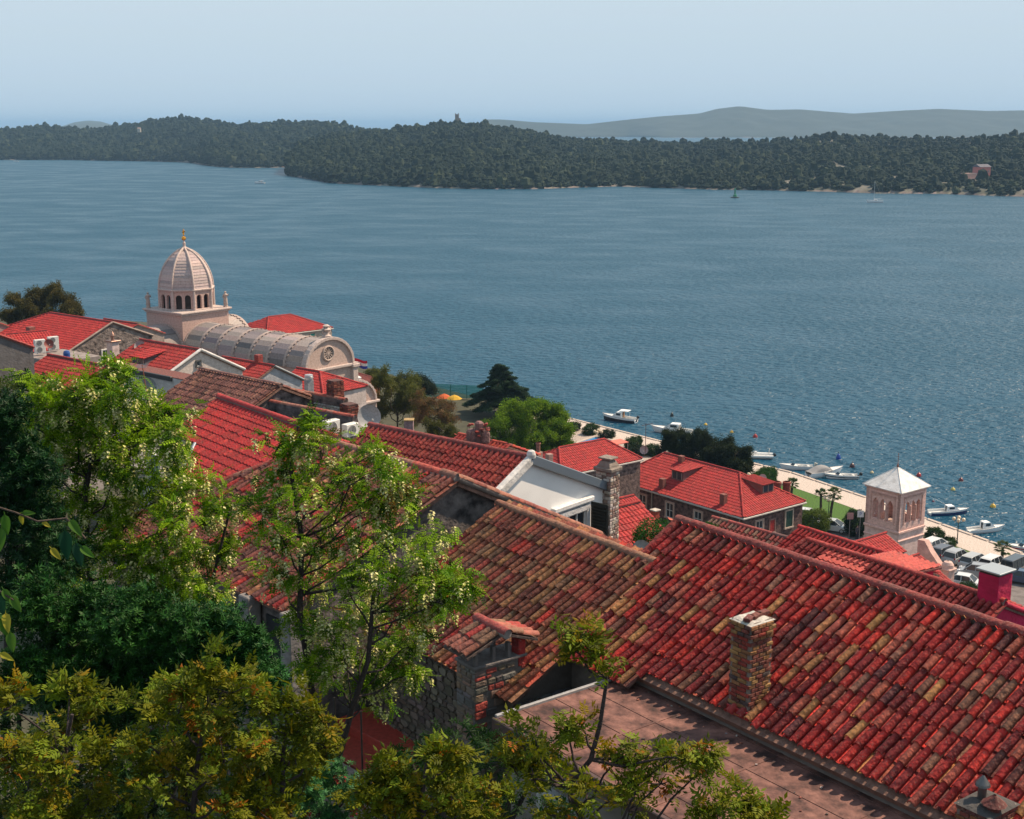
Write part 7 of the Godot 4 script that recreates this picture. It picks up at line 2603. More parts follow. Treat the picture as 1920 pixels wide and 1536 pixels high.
	m.prism(PackedVector2Array([Vector2(0, -9), Vector2(0, 0.05), Vector2(0.6, 0.1), Vector2(1.15, -0.62), Vector2(2.05, -1.5), Vector2(2.2, -1.65), Vector2(2.2, -9)]), 0.55, Transform3D(Basis.IDENTITY, Vector3(0, 0, -0.5)))
	put(m, "wall", mats.plaster, sc)
	m = MB.new()
	m.col = lin(0.68, 0.46, 0.41)
	m.box(Vector3(2.55, -5.4, -0.25), Vector3(0.75, 7.8, 0.75), Basis.IDENTITY, 0.03)
	m.box(Vector3(2.55, -1.62, -0.25), Vector3(1.0, 0.14, 1.0), Basis.IDENTITY, 0.04)
	m.lathe([[0.46, -1.56], [0.44, -1.3], [0.3, -1.1], [0.05, -1.02]], 12, Transform3D(Basis.IDENTITY, Vector3(2.55, 0, -0.25)))
	put(m, "cap_block", mats.stone, sc)
func waterfront() -> void:
	var navy := lin(0.015, 0.03, 0.1)
	boat(Vector3(18.824, 0.000, -225.209), 152, 5.8, {label = "white cabin boat with hard top and dark hull bottom", kind = "cabin", c0 = -0.4, c1 = 1.4, ch = 0.95, top = true, stripe = lin(0.02, 0.02, 0.03), stripe_lo = 0.75, free = 0.75})
	boat(Vector3(26.802, 0.000, -216.201), 158, 6.4, {label = "white cabin cruiser half hidden by dark waterside trees", kind = "cabin", c0 = -1.2, c1 = 1.5, ch = 1.0, free = 0.7, antenna = [-0.3, -0.5, 1.2], engine = false})
	boat(Vector3(37.148, 0.000, -199.425), 172, 5.8, {label = "grey white inflatable boat with raised black outboard", kind = "rib", free = 0.4, tilt = 1.0, cockpit = 0.8})
	boat(Vector3(42.547, 0.000, -192.249), 176, 4.6, {label = "white open speedboat with blunt stern engine beside the palm", kind = "open", free = 0.55, engine_col = lin(0.4, 0.4, 0.36)})
	boat(Vector3(45.587, 0.000, -188.538), 24, 5.6, {label = "white motor boat under a grey canvas cockpit cover", kind = "canvas", free = 0.75, engine = false})
	boat(Vector3(47.949, 0.000, -187.031), 178, 4.5, {label = "white open boat with black trim line and outboard", kind = "open", free = 0.5, stripe = lin(0.02, 0.02, 0.02), stripe_lo = 0.15, tilt = 0.9})
	boat(Vector3(57.299, 0.000, -168.839), 6, 4.9, {label = "white cuddy boat with dark blue hull and long aerial", kind = "half", c0 = -0.2, c1 = 1.5, ch = 0.7, stripe = navy, stripe_lo = 0.8, free = 0.5, engine = false, antenna = [-0.4, -2.2, 0.9]})
	boat(Vector3(59.584, 0.000, -161.056), 14, 4.6, {label = "white cuddy boat with dark cabin doorway and aerial", kind = "cabin", c0 = -0.5, c1 = 1.1, ch = 0.85, free = 0.5, engine = false, antenna = [-0.2, -1.6, 0.9]})
	boat(Vector3(62.037, 0.000, -153.506), 170, 4.4, {label = "small white boat with red trim at the promenade edge", kind = "open", free = 0.45, stripe = lin(0.4, 0.02, 0.02), stripe_lo = 0.2, engine = false})
	var yel := lin(0.55, 0.36, 0.05)
	for b in [[Vector3(33.077, 0.000, -222.266), 0.32, yel, "round yellow mooring buoy off the dark trees", 1.0], [Vector3(36.628, 0.000, -216.596), 0.32, yel, "round yellow mooring buoy next to slanting red one", 1.0], [Vector3(39.915, 0.000, -213.094), 0.42, lin(0.3, 0.03, 0.03), "slanting dark red mooring buoy", 1.3], [Vector3(50.056, 0.000, -198.417), 0.38, lin(0.01, 0.05, 0.3), "upright dark blue mooring buoy", 2.2],
		[Vector3(53.004, 0.000, -190.067), 0.3, lin(0.5, 0.42, 0.25), "small cream mooring buoy left of the tower roof", 1.0], [Vector3(59.367, 0.000, -188.234), 0.36, lin(0.35, 0.03, 0.03), "red mooring buoy beside the tower roof", 1.5], [Vector3(64.629, 0.000, -185.547), 0.36, lin(0.13, 0.03, 0.035), "dark maroon mooring buoy in open water", 1.4], [Vector3(61.897, 0.000, -180.664), 0.34, lin(0.5, 0.42, 0.12), "pale yellow mooring buoy near the maroon one", 1.1],
		[Vector3(64.489, 0.000, -172.102), 0.4, yel, "large yellow mooring buoy outside the cuddy boats", 1.2], [Vector3(57.283, 0.000, -174.694), 0.2, lin(0.12, 0.03, 0.06), "tiny purple mooring buoy by the tower", 1.0], [Vector3(28.139, 0.000, -229.104), 0.32, lin(0.015, 0.02, 0.025), "black flag buoy off the cabin boats", 2.2], [Vector3(50.960, 0.000, -193.517), 0.4, lin(0.06, 0.02, 0.025), "dark clustered buoy behind the white open boat", 1.6]]:
		buoy(b[0], b[1], b[2], b[3], b[4])
	var silver := lin(0.3, 0.31, 0.33)
	var white := lin(0.58, 0.59, 0.6)
	var cars := [[Vector3(49.217, 1.800, -148.379), 42, white, "estate", "white estate car first in the row by the pink gable"], [Vector3(49.462, 1.800, -145.630), 42, lin(0.05, 0.045, 0.055), "estate", "dark grey estate car second in the row"], [Vector3(50.244, 1.800, -143.913), 43, silver, "hatch", "silver hatchback parked between dark and silver estates"], [Vector3(51.851, 1.800, -142.603), 43, lin(0.36, 0.37, 0.38), "estate", "silver estate car with roof rails in the row"],
		[Vector3(53.490, 1.800, -141.315), 43, white, "suv", "white crossover car beside the black van"], [Vector3(55.704, 1.800, -140.409), 43, lin(0.02, 0.025, 0.035), "van", "black van at the row end"], [Vector3(50.503, 1.800, -138.628), 152, lin(0.25, 0.26, 0.28), "hatch", "small grey two-tone city car parked across the row"], [Vector3(54.979, 1.800, -136.889), 150, lin(0.02, 0.05, 0.1), "sedan", "dark blue car behind the black van"],
		[Vector3(38.970, 1.800, -155.476), -28, lin(0.48, 0.52, 0.54), "sedan", "silver blue saloon parked alone by the lawn"], [Vector3(36.843, 1.800, -159.725), -28, white, "hatch", "white hatchback glimpsed behind the yellow green shrub"], [Vector3(47.800, 1.800, -135.190), 150, white, "sedan", "white car roof showing above the tiled ridge"], [Vector3(49.783, 1.800, -132.713), 150, white, "hatch", "white hatchback beside the yellow bin"]]
	for c in cars: car(on_ground(c[0], 0.05), c[1], c[2], c[3], c[4])
	var bin := base("yellow_bin", on_ground(Vector3(49.555, 1.800, -130.950), 0.05), 30)
	tag(bin, "yellow recycling container by the white hatchback", "bin")
	var m := MB.new()
	m.col = lin(0.7, 0.45, 0.01)
	m.box(Vector3(0, 0.75, 0), Vector3(1.6, 1.2, 1.1), Basis.IDENTITY, 0.08)
	put(m, "tub", mats.gel, bin)
	m = MB.new()
	m.col = lin(0.72, 0.48, 0.02)
	m.box(Vector3(0, 1.42, 0), Vector3(1.7, 0.2, 1.2), Basis.IDENTITY, 0.08)
	put(m, "lid", mats.gel, bin)
	for p in [[Vector3(12.922, 1.800, -194.884), 3.4, "globe lamp beside the blue pool"], [Vector3(21.740, 1.900, -181.373), 3.3, "globe lamp behind the long house ridge by dark trees"], [Vector3(31.007, 1.900, -169.073), 3.4, "globe lamp behind the long house hip by the hedge"], [Vector3(39.408, 1.900, -159.623), 3.0, "globe lamp standing between two palms"], [Vector3(52.645, 1.900, -150.912), 3.1, "tall globe lamp on grass verge beside parked cars"]]:
		lamp(on_ground(p[0]), p[1], p[2], 4)
	palm(on_ground(Vector3(37.131, 1.900, -170.882)), 1.9, "short palm tree beside the twin flues", Vector3(0.1, 0, 0), 0.8)
	palm(on_ground(Vector3(39.112, 1.900, -162.423)), 2.7, "slim palm tree left of the lawn lamp", Vector3(-0.1, 0, 0), 0.8)
	palm(on_ground(Vector3(39.781, 1.900, -160.083)), 3.4, "taller palm tree right of the lawn lamp", Vector3(0.35, 0, 0), 0.9)
	palm(on_ground(Vector3(55.657, 1.900, -144.562)), 1.5, "low bushy palm tree by the promenade past the cars", Vector3.ZERO, 0.95)
	var dk := [[lin(0.012, 0.025, 0.012), 3], [lin(0.02, 0.035, 0.015), 2]]
	var md := [[lin(0.02, 0.05, 0.012), 3], [lin(0.03, 0.06, 0.015), 2]]
	var yl := [[lin(0.1, 0.14, 0.015), 3], [lin(0.06, 0.1, 0.015), 2]]
	bush(on_ground(Vector3(41.355, 1.900, -153.644)), Vector3(2.8, 3.2, 2.8), 0, dk, "tall dark rounded bush beside the parking sign", "bush")
	bush(on_ground(Vector3(49.934, 1.900, -150.912)), Vector3(2.2, 2.0, 2.0), 0, md, "rounded green bush by the tower and promenade", "bush")
	bush(on_ground(Vector3(51.179, 1.900, -149.682)), Vector3(3.4, 0.9, 1.3), 60, md, "low clipped hedge on the verge beside the globe lamp", "hedge")
	bush(on_ground(Vector3(36.561, 1.900, -154.287)), Vector3(3.4, 3.0, 3.0), 0, yl, "yellow green shrub beside the mauve house corner", "bush")
	bush(on_ground(Vector3(34.541, 1.900, -176.811)), Vector3(6.5, 2.2, 2.6), 60, [[lin(0.02, 0.075, 0.01), 3], [lin(0.03, 0.09, 0.012), 1]], "clipped bright green hedge block beside the dark trees", "hedge", "", 1.4)
	var hd := [[1074,806,2.4,1.3,"single domed hedge by the promenade next to green tree"],[1108,812,3.4,1.5,"long domed hedge behind the pool lamp"],[1138,818,2.6,1.3,"domed hedge past the pool lamp"],[1188,836,3.6,1.6,"domed hedge next to the television aerial"],[1192,850,3.2,1.4,"lower domed hedge behind hipped roof"],[1222,850,2.8,1.6,"domed hedge against the dark waterside trees"]]
	var hp := [Vector3(9.856, 1.800, -210.720), Vector3(12.662, 1.800, -208.418), Vector3(15.020, 1.800, -205.422), Vector3(18.664, 1.800, -198.973), Vector3(18.560, 1.800, -194.218), Vector3(20.960, 1.800, -194.218)]
	for k in hd.size():
		bush(on_ground(hp[k]), Vector3(hd[k][2], hd[k][3], 2.0), 60, md if k % 2 else dk, hd[k][4], "hedge")
	bush(on_ground(Vector3(47.081, 2.000, -131.359)), Vector3(3.6, 1.6, 2.0), 30, md, "dark green bush by the car park behind the tiled ridge", "bush")
	bush(Vector3(4.568, 36.269, -40.000), Vector3(1.6, 1.7, 1.4), 0, [[lin(0.02, 0.085, 0.012), 3], [lin(0.03, 0.1, 0.015), 2]], "bright green creeper mound beside the red verge", "bush", "", 2.2, "clump_s", 0.16)
	bush(Vector3(6.760, 35.514, -44.000), Vector3(1.1, 1.1, 1.0), 0, [[lin(0.02, 0.085, 0.012), 3], [lin(0.03, 0.1, 0.015), 2]], "small round green bush peeping over the red ridge", "bush", "", 2.2, "clump_s", 0.16)
	for q in [[Vector3(40.155, 1.900, -152.161), 3.0, lin(0.4, 0.2, 0.2), "dull red notice board by the dark bush"], [Vector3(41.255, 1.900, -151.743), 3.4, lin(0.65, 0.65, 0.68), "white parking sign on post before the dark bush"]]:
		var s := base("sign_post", on_ground(q[0]))
		tag(s, q[3], "sign")
		m = MB.new()
		m.col = lin(0.25, 0.25, 0.26)
		m.tube([Vector3.ZERO, Vector3(0, q[1], 0)], [0.04, 0.04], 6)
		put(m, "post", mats.metal, s)
		m = MB.new()
		m.col = q[2]
		m.box(Vector3(0, q[1] - 0.1, 0.05), Vector3(0.75, 0.8, 0.04), Basis.IDENTITY, 0.01)
		var bd := put(m, "board", mats.paint, s)
		if q[1] > 3.2:
			var tm := TextMesh.new()
			tm.text = "P"
			tm.font_size = 48
			tm.pixel_size = 0.012
			tm.depth = 0.01
			var fnt := SystemFont.new()
			fnt.font_names = PackedStringArray(["Droid Sans"])
			tm.font = fnt
			var mt := StandardMaterial3D.new()
			mt.albedo_color = Color(0.05, 0.15, 0.5)
			put(tm, "letter", mt, bd, Transform3D(Basis.IDENTITY, Vector3(0, q[1] - 0.1, 0.076)))
	var tk := base("ticket_machine", on_ground(Vector3(42.290, 1.900, -154.287)), 20)
	tag(tk, "blue grey ticket machine beside the parking sign", "ticket machine")
	m = MB.new()
	m.col = lin(0.1, 0.16, 0.24)
	m.box(Vector3(0, 0.85, 0), Vector3(0.9, 1.5, 0.6), Basis.IDENTITY, 0.05)
	put(m, "cabinet", mats.paint, tk)
	m = MB.new()
	m.col = lin(0.4, 0.45, 0.5)
	m.box(Vector3(0, 1.2, 0.31), Vector3(0.5, 0.4, 0.03))
	put(m, "screen", mats.gloss, tk)
	person(on_ground(Vector3(41.108, 1.900, -152.161), 0.05))
	# blue pool and its frame
	var pw := MB.new()
	pw.col = lin(0.02, 0.22, 0.5)
	var pp := [Vector3(9.910, 2.100, -200.891), Vector3(13.195, 2.100, -205.995), Vector3(16.018, 2.100, -203.048), Vector3(13.135, 2.100, -197.047)]
	for k in 4: pp[k] = on_ground(pp[k], 0.16)
	pw.quad(pp[0], pp[1], pp[2], pp[3])
	structure(pw, "pool_water", mats.gloss)
	var rim := MB.new()
	rim.col = lin(0.5, 0.42, 0.37)
	for k in 4: rim.box((pp[k] + pp[(k + 1) % 4]) * 0.5, Vector3(0.5, 0.24, pp[k].distance_to(pp[(k + 1) % 4]) + 0.4), Basis.looking_at(pp[(k + 1) % 4] - pp[k]))
	structure(rim, "pool_edge", mats.stone)

func person(at: Vector3) -> void:
	# one continuous small standing figure seen from 150 m: blended capsules meshed on a grid
	var bones := [[Vector3(-0.1, 0.06, 0.08), Vector3(-0.1, 0.08, -0.04), 0.05, 0.055], [Vector3(-0.1, 0.08, -0.02), Vector3(-0.09, 0.5, 0.0), 0.055, 0.07], [Vector3(-0.09, 0.5, 0), Vector3(-0.07, 0.92, 0), 0.075, 0.1], [Vector3(0.12, 0.06, 0.12), Vector3(0.12, 0.08, 0.0), 0.05, 0.055], [Vector3(0.12, 0.08, 0.02), Vector3(0.1, 0.5, 0.03), 0.055, 0.07], [Vector3(0.1, 0.5, 0.03), Vector3(0.07, 0.92, 0), 0.075, 0.1], [Vector3(0, 0.95, 0), Vector3(0, 1.2, 0), 0.14, 0.14], [Vector3(-0.12, 1.38, 0), Vector3(0.12, 1.38, 0), 0.1, 0.1], [Vector3(0, 1.2, 0), Vector3(0, 1.38, 0), 0.14, 0.13], [Vector3(0, 1.4, 0), Vector3(0, 1.55, 0.01), 0.055, 0.055], [Vector3(0, 1.62, 0.01), Vector3(0, 1.67, 0.02), 0.09, 0.1],
		[Vector3(-0.2, 1.38, 0), Vector3(-0.25, 1.1, 0.02), 0.055, 0.045], [Vector3(-0.25, 1.1, 0.02), Vector3(-0.2, 0.86, 0.1), 0.042, 0.032], [Vector3(-0.2, 0.86, 0.1), Vector3(-0.18, 0.76, 0.13), 0.035, 0.025], [Vector3(0.2, 1.38, 0), Vector3(0.26, 1.1, 0.04), 0.055, 0.045], [Vector3(0.26, 1.1, 0.04), Vector3(0.15, 0.95, 0.22), 0.042, 0.032], [Vector3(0.15, 0.95, 0.22), Vector3(0.1, 0.93, 0.3), 0.035, 0.025]]
	var cell := 0.03
	var lo := Vector3(-0.42, -0.03, -0.27)
	var nx := 29
	var ny := 61
	var nz := 23
	var f := PackedFloat32Array()
	f.resize(nx * ny * nz)
	for i in nx:
		for j in ny:
			for k in nz:
				var p := lo + Vector3(i, j, k) * cell
				var d := 10.0
				for b in bones:
					var ab: Vector3 = b[1] - b[0]
					var t := clampf((p - b[0]).dot(ab) / ab.length_squared(), 0.0, 1.0)
					var e: float = (p - (b[0] + ab * t)).length() - lerpf(b[2], b[3], t)
					var h := clampf(0.5 + 0.5 * (d - e) / 0.03, 0.0, 1.0)
					d = lerpf(d, e, h) - 0.03 * h * (1.0 - h)
				f[(i * ny + j) * nz + k] = d
	var vid := {}
	var vp := PackedVector3Array()
	for i in nx - 1:
		for j in ny - 1:
			for k in nz - 1:
				var acc := Vector3.ZERO
				var n := 0
				for e in [[0, 0, 0, 1, 0, 0], [0, 0, 0, 0, 1, 0], [0, 0, 0, 0, 0, 1], [1, 1, 1, 0, 1, 1], [1, 1, 1, 1, 0, 1], [1, 1, 1, 1, 1, 0], [1, 0, 0, 1, 1, 0], [1, 0, 0, 1, 0, 1], [0, 1, 0, 1, 1, 0], [0, 1, 0, 0, 1, 1], [0, 0, 1, 1, 0, 1], [0, 0, 1, 0, 1, 1]]:
					var a := f[((i + e[0]) * ny + j + e[1]) * nz + k + e[2]]
					var b := f[((i + e[3]) * ny + j + e[4]) * nz + k + e[5]]
					if (a < 0.0) != (b < 0.0):
						var t := a / (a - b)
						acc += Vector3(lerpf(e[0], e[3], t), lerpf(e[1], e[4], t), lerpf(e[2], e[5], t))
						n += 1
				if n > 0:
					vid[(i * ny + j) * nz + k] = vp.size()
					vp.append(lo + (Vector3(i, j, k) + acc / n) * cell)
	var m := MB.new()
	for key in vid:
		var i: int = key / (ny * nz)
		var j: int = (key / nz) % ny
		var k: int = key % nz
		var o := f[key]
		for ax in 3:
			var dd := [ny * nz, nz, 1]
			var a1: int = dd[(ax + 1) % 3]
			var a2: int = dd[(ax + 2) % 3]
			if [i, j, k][(ax + 1) % 3] == 0 or [i, j, k][(ax + 2) % 3] == 0: continue
			if not (vid.has(key - a1) and vid.has(key - a2) and vid.has(key - a1 - a2)): continue
			var e := f[key + dd[ax]]
			if (o < 0.0) == (e < 0.0): continue
			var q := [vp[vid[key]], vp[vid[key - a1]], vp[vid[key - a1 - a2]], vp[vid[key - a2]]]
			var y: float = q[0].y
			m.col = lin(0.03, 0.03, 0.045) if y < 0.95 else (lin(0.08, 0.07, 0.09) if y < 1.46 else lin(0.4, 0.24, 0.17))
			if y > 1.68: m.col = lin(0.03, 0.02, 0.015)
			if absf(q[0].x) > 0.16 and y < 0.9 and y > 0.7: m.col = lin(0.4, 0.24, 0.17)
			if o < 0.0: m.quad(q[0], q[3], q[2], q[1])
			else: m.quad(q[0], q[1], q[2], q[3])
	var t := base("person", at, 20)
	tag(t, "person in dark jacket and trousers standing beside the dark bush", "person")
	put(m, "body", mats.cloth, t)

func conifer() -> void:
	# broad layered cedar with drooping branch ends
	var at := on_ground(Vector3(-1.996, 1.900, -221.675))
	var t := base("cedar_tree", at)
	tag(t, "broad dark cedar with drooping layered branches by the water", "tree")
	var m := MB.new()
	m.col = lin(0.05, 0.04, 0.035)
	m.tube([Vector3.ZERO, Vector3(0.1, 4, 0), Vector3(0.2, 8.8, 0)], [0.4, 0.28, 0.06], 8)
	put(m, "trunk", mats.bark, t)
	var xfs := []
	var cols := []
	for k in 60:
		var u := (k + 0.5) / 60.0
		var y := lerpf(1.6, 8.9, u)
		var l := lerpf(8.2, 0.7, pow(u, 0.7)) * rng.randf_range(0.6, 1.15)
		var a := k * 2.399 + rng.randf() * 0.5
		var d := Vector3(cos(a), 0, sin(a))
		var st := Vector3(0.1, y, 0)
		var tip := st + d * l + Vector3(0, l * 0.06 - 0.02 * l * l, 0)
		var mid := st + d * l * 0.55 + Vector3(0, l * 0.13, 0)
		var b := MB.new()
		b.col = m.col
		b.tube([st, mid, tip], [0.09, 0.06, 0.02], 5, false)
		put(b, "branch", mats.bark, t)
		var n := int(l * 24.0) + 8
		for q in n:
			var v := pow(rng.randf(), 0.6)
			var p := (st.lerp(mid, v * 2.0) if v < 0.5 else mid.lerp(tip, v * 2.0 - 1.0))
			var side := d.cross(Vector3.UP) * rng.randfn() * 0.16 * l * (1.1 - v * 0.6)
			p += side + Vector3(0, -absf(rng.randfn()) * 0.16 - side.length() * 0.15, 0)
			var s := rng.randf_range(0.45, 0.85)
			xfs.append(Transform3D(Basis(Vector3.UP, rng.randf() * TAU).scaled(Vector3(s, s * 0.7, s)), p))
			cols.append(jit(lin(0.012, 0.03, 0.014).lerp(lin(0.025, 0.055, 0.022), rng.randf()), 0.25))
	scatter(meshes.needle, xfs, cols, "foliage", mats.leaf_far, t).set_meta("kind", "stuff")

func park() -> void:
	conifer()
	var gr := [[lin(0.12, 0.22, 0.008), 4], [lin(0.17, 0.28, 0.012), 2], [lin(0.06, 0.13, 0.008), 2]]
	var ol := [[lin(0.1, 0.115, 0.02), 4], [lin(0.075, 0.09, 0.018), 2], [lin(0.13, 0.13, 0.026), 1]]
	var br := [[lin(0.15, 0.085, 0.035), 3], [lin(0.1, 0.09, 0.028), 2], [lin(0.17, 0.1, 0.05), 1]]
	var dk := [[lin(0.016, 0.028, 0.01), 3], [lin(0.026, 0.04, 0.012), 2]]
	var mk := func(lab: String, base_: Vector3, top: Vector3, blobs: Array, pal: Array, tw: int, per: int, size: float, spread := 0.25):
		tree({called = "park_tree", label = lab, trunk = [base_, base_.lerp(top, 0.5), top], r0 = 0.2, blobs = blobs, leaf = meshes.clump, lmat = "leaf", pal = pal, twigs = tw, per = per, size = size, spread = spread, limb = 0.07, show_twigs = true})
	mk.call("rounded fresh green tree below the dark cedar", on_ground(Vector3(1.812, 4.000, -175.431)), Vector3(1.665, 11.305, -162.000), [[Vector3(-1.287, 13.236, -156.685), 2.05], [Vector3(0.970, 14.945, -157.894), 2.18], [Vector3(3.993, 13.942, -162.410), 2.18], [Vector3(5.600, 13.657, -160.657), 1.66], [Vector3(2.577, 12.889, -156.753), 2.56], [Vector3(-0.657, 10.560, -159.465), 1.92], [Vector3(4.602, 11.484, -159.832), 1.92], [Vector3(1.621, 10.434, -157.278), 2.18], [Vector3(5.299, 15.079, -161.877), 1.41], [Vector3(-2.259, 12.189, -156.909), 1.66], [Vector3(0.000, 16.004, -159.130), 1.54], [Vector3(2.619, 16.124, -160.134), 1.41], [Vector3(6.222, 12.588, -159.445), 1.28]], gr, 60, 7, 0.62)
	mk.call("olive green tree next to the orange house", on_ground(Vector3(-16.514, 5.000, -186.742)), Vector3(-14.523, 14.059, -165.000), [[Vector3(-15.210, 16.675, -165.694), 1.72], [Vector3(-13.607, 17.126, -166.903), 1.72], [Vector3(-14.825, 14.323, -168.650), 1.98], [Vector3(-12.001, 16.482, -163.274), 1.45], [Vector3(-16.307, 14.844, -166.188), 1.32], [Vector3(-13.286, 14.415, -166.570), 1.58], [Vector3(-15.827, 18.844, -163.342), 1.06]], ol, 50, 6, 0.55)
	mk.call("russet leafed thin tree before the far playground", on_ground(Vector3(-11.326, 5.000, -190.075)), Vector3(-9.502, 14.813, -160.000), [[Vector3(-10.131, 17.856, -155.009), 1.26], [Vector3(-8.878, 15.975, -160.841), 1.52], [Vector3(-9.632, 15.519, -156.790), 1.52], [Vector3(-8.035, 15.169, -156.884), 1.14], [Vector3(-10.827, 15.408, -160.350), 1.14]], br, 40, 5, 0.5)
	mk.call("small yellow green tree in front of russet tree", on_ground(Vector3(-10.024, 7.000, -173.859)), Vector3(-8.612, 16.068, -150.000), [[Vector3(-8.939, 15.991, -150.341), 0.96], [Vector3(-8.001, 15.147, -149.885), 1.20], [Vector3(-9.190, 14.229, -151.093), 1.08], [Vector3(-6.997, 15.245, -148.121), 0.84]], [[lin(0.08, 0.08, 0.012), 3], [lin(0.05, 0.06, 0.01), 2]], 40, 5, 0.45)
	mk.call("round dark evergreen tree at the shore by a teal net", on_ground(Vector3(-17.354, 1.600, -243.166)), Vector3(-16.539, 5.075, -232.000), [[Vector3(-17.536, 5.591, -232.828), 1.67], [Vector3(-15.371, 5.173, -231.497), 1.67], [Vector3(-16.431, 4.818, -230.363), 1.67], [Vector3(-14.702, 3.985, -232.642), 0.93]], dk, 60, 6, 0.6)
	mk.call("yellowish tree tops behind the orange house", on_ground(Vector3(-24.370, 3.000, -241.166)), Vector3(-22.409, 7.932, -222.000), [[Vector3(-23.664, 8.160, -223.726), 1.07], [Vector3(-21.751, 8.154, -220.829), 1.24], [Vector3(-20.849, 6.911, -222.520), 1.07]], ol, 40, 5, 0.6)
	mk.call("brownish leafy tree on the shore beyond red roofs", on_ground(Vector3(-107.777, 4.000, -303.252)), Vector3(-76.188, 20.446, -215.000), [[Vector3(-78.986, 21.533, -213.385), 1.89], [Vector3(-78.020, 22.374, -216.934), 1.72], [Vector3(-75.754, 22.832, -216.777), 1.55], [Vector3(-72.741, 21.876, -212.750), 2.06], [Vector3(-72.273, 20.525, -217.639), 1.20], [Vector3(-81.459, 19.834, -216.261), 1.38], [Vector3(-77.174, 19.806, -216.462), 2.58]], [[lin(0.1, 0.085, 0.02), 3], [lin(0.07, 0.068, 0.018), 2]], 85, 7, 0.8)
	var rows := [[[Vector3(22.667, 6.760, -182.640), 1.75], [Vector3(23.582, 5.407, -181.857), 1.89], [Vector3(22.174, 4.859, -182.517), 1.46], [Vector3(24.116, 3.636, -182.757), 1.31]], [[Vector3(25.414, 7.347, -179.205), 1.87], [Vector3(25.313, 4.925, -180.700), 2.02], [Vector3(27.025, 5.534, -179.788), 1.73]], [[Vector3(28.029, 7.133, -176.959), 1.70], [Vector3(27.625, 5.275, -176.293), 1.84], [Vector3(29.248, 5.372, -177.397), 1.70]], [[Vector3(29.887, 6.921, -173.584), 1.39], [Vector3(29.922, 5.149, -174.742), 1.39], [Vector3(30.946, 5.159, -173.551), 0.97]]]
	var bs := [Vector3(22.864, 1.900, -181.373), Vector3(25.696, 1.900, -178.496), Vector3(28.226, 1.900, -175.704), Vector3(30.285, 1.900, -174.068)]
	var lb := ["dense dark evergreen tree farthest along the row by the cabin cruiser", "dense dark evergreen tree second in the row behind the long house", "dense dark evergreen tree third in the row behind the long house", "dense dark evergreen tree at the row end by the clipped hedge"]
	for k in 4:
		var b := on_ground(bs[k])
		tree({called = "evergreen_tree", label = lb[k], group = "row of dark evergreens on the quay", trunk = [b, b + Vector3(0.1, 1.5, 0), b + Vector3(0, 3.2, 0)], r0 = 0.18, blobs = rows[k], leaf = meshes.clump, lmat = "leaf", pal = dk, twigs = 90, per = 7, size = 0.55, spread = 0.22, limb = 0.06})
	# broken masonry with dead creeper and its patch of roof
	var rn := base("ruined_masonry", Vector3(-1.709, 35.033, -62.000))
	tag(rn, "broken brick masonry stump matted with dry grey creeper", "ruin")
	var m := MB.new()
	m.col = lin(0.25, 0.13, 0.13)
	for q in [[-0.1, 0.4, 0, 0.6, 0.8, 0.6], [0.15, 0.95, 0, 0.35, 0.5, 0.4], [0.4, 0.45, 0.1, 0.4, 0.6, 0.5]]:
		m.box(Vector3(q[0], q[1], q[2]), Vector3(q[3], q[4], q[5]), Basis(Vector3.UP, 0.5), 0.08)
	put(m, "stump", mats.stone, rn)
	for k in 14:
		m = MB.new()
		m.col = jit(lin(0.36, 0.05, 0.04), 0.25)
		m.box(Vector3.ZERO, Vector3(0.22, 0.07, 0.12), Basis(Vector3.UP, rng.randf() * 3.0), 0.01)
		put(m, "brick", mats.tile, rn, Transform3D(Basis(Vector3.RIGHT, rng.randfn() * 0.2), Vector3(rng.randf_range(-0.4, 0.6), rng.randf_range(0.7, 1.25) - absf(k - 7.0) * 0.03, rng.randf_range(-0.1, 0.4))))
	m = MB.new()
	m.col = lin(0.22, 0.15, 0.15)
	for k in 160:
		var a := Vector3(rng.randf_range(-0.45, 0.65), rng.randf_range(0.1, 1.05), rng.randf_range(0.2, 0.4))
		m.tube([a, a + Vector3(rng.randfn() * 0.1, -rng.randf() * 0.25, 0.05)], [0.012, 0.008], 3, false)
	put(m, "creeper", mats.bark, rn).set_meta("kind", "stuff")
	house({called = "red_roof_house", label = "orange red roof patch below the broken masonry stump", R = Vector3(-1.424, 35.058, -63.000), yaw = 48.0, xr0 = 1.6, xr1 = -1.6, pitch = 22.0, sf = 2.6, ground = 25.0, pal = [[Color(0.5, 0.06, 0.03), 3], [Color(0.4, 0.03, 0.025), 2], [Color(0.2, 0.05, 0.04), 1]], style = 0, sp = 0.22, ex = 0.4, wall = lin(0.4, 0.3, 0.27), ridge_single = false})
	house({called = "red_roof_house", label = "low dark red ridge before the fresh green tree", R = Vector3(1.360, 31.069, -75.000), yaw = 50.0, xr0 = 0.0, xr1 = -3.4, pitch = 22.0, sf = 2.6, ground = 22.0, pal = RED_MID, style = 1, sp = 0.24, ex = 0.38, wall = lin(0.4, 0.3, 0.27), ridge_single = false})
	var pc := base("pink_chimney", Vector3(1.456, 31.520, -72.000), 45)
	tag(pc, "pinkish plaster chimney with slim terracotta pot by the white gable", "chimney")
	chimney(pc, Transform3D.IDENTITY, 0.4, 0.36, 0.75, lin(0.42, 0.26, 0.23), "plaster", false)
	m = MB.new()
	m.col = lin(0.36, 0.15, 0.12)
	m.lathe([[0.12, 0.75], [0.11, 1.15], [0.15, 1.2], [0.13, 1.28]], 10)
	put(m, "pot", mats.tile, pc)
	var sp := base("stone_post", Vector3(-6.338, 31.499, -80.000))
	tag(sp, "stubby mauve stone pillar with ochre top beyond the long roof", "pillar")
	m = MB.new()
	m.col = lin(0.3, 0.2, 0.22)
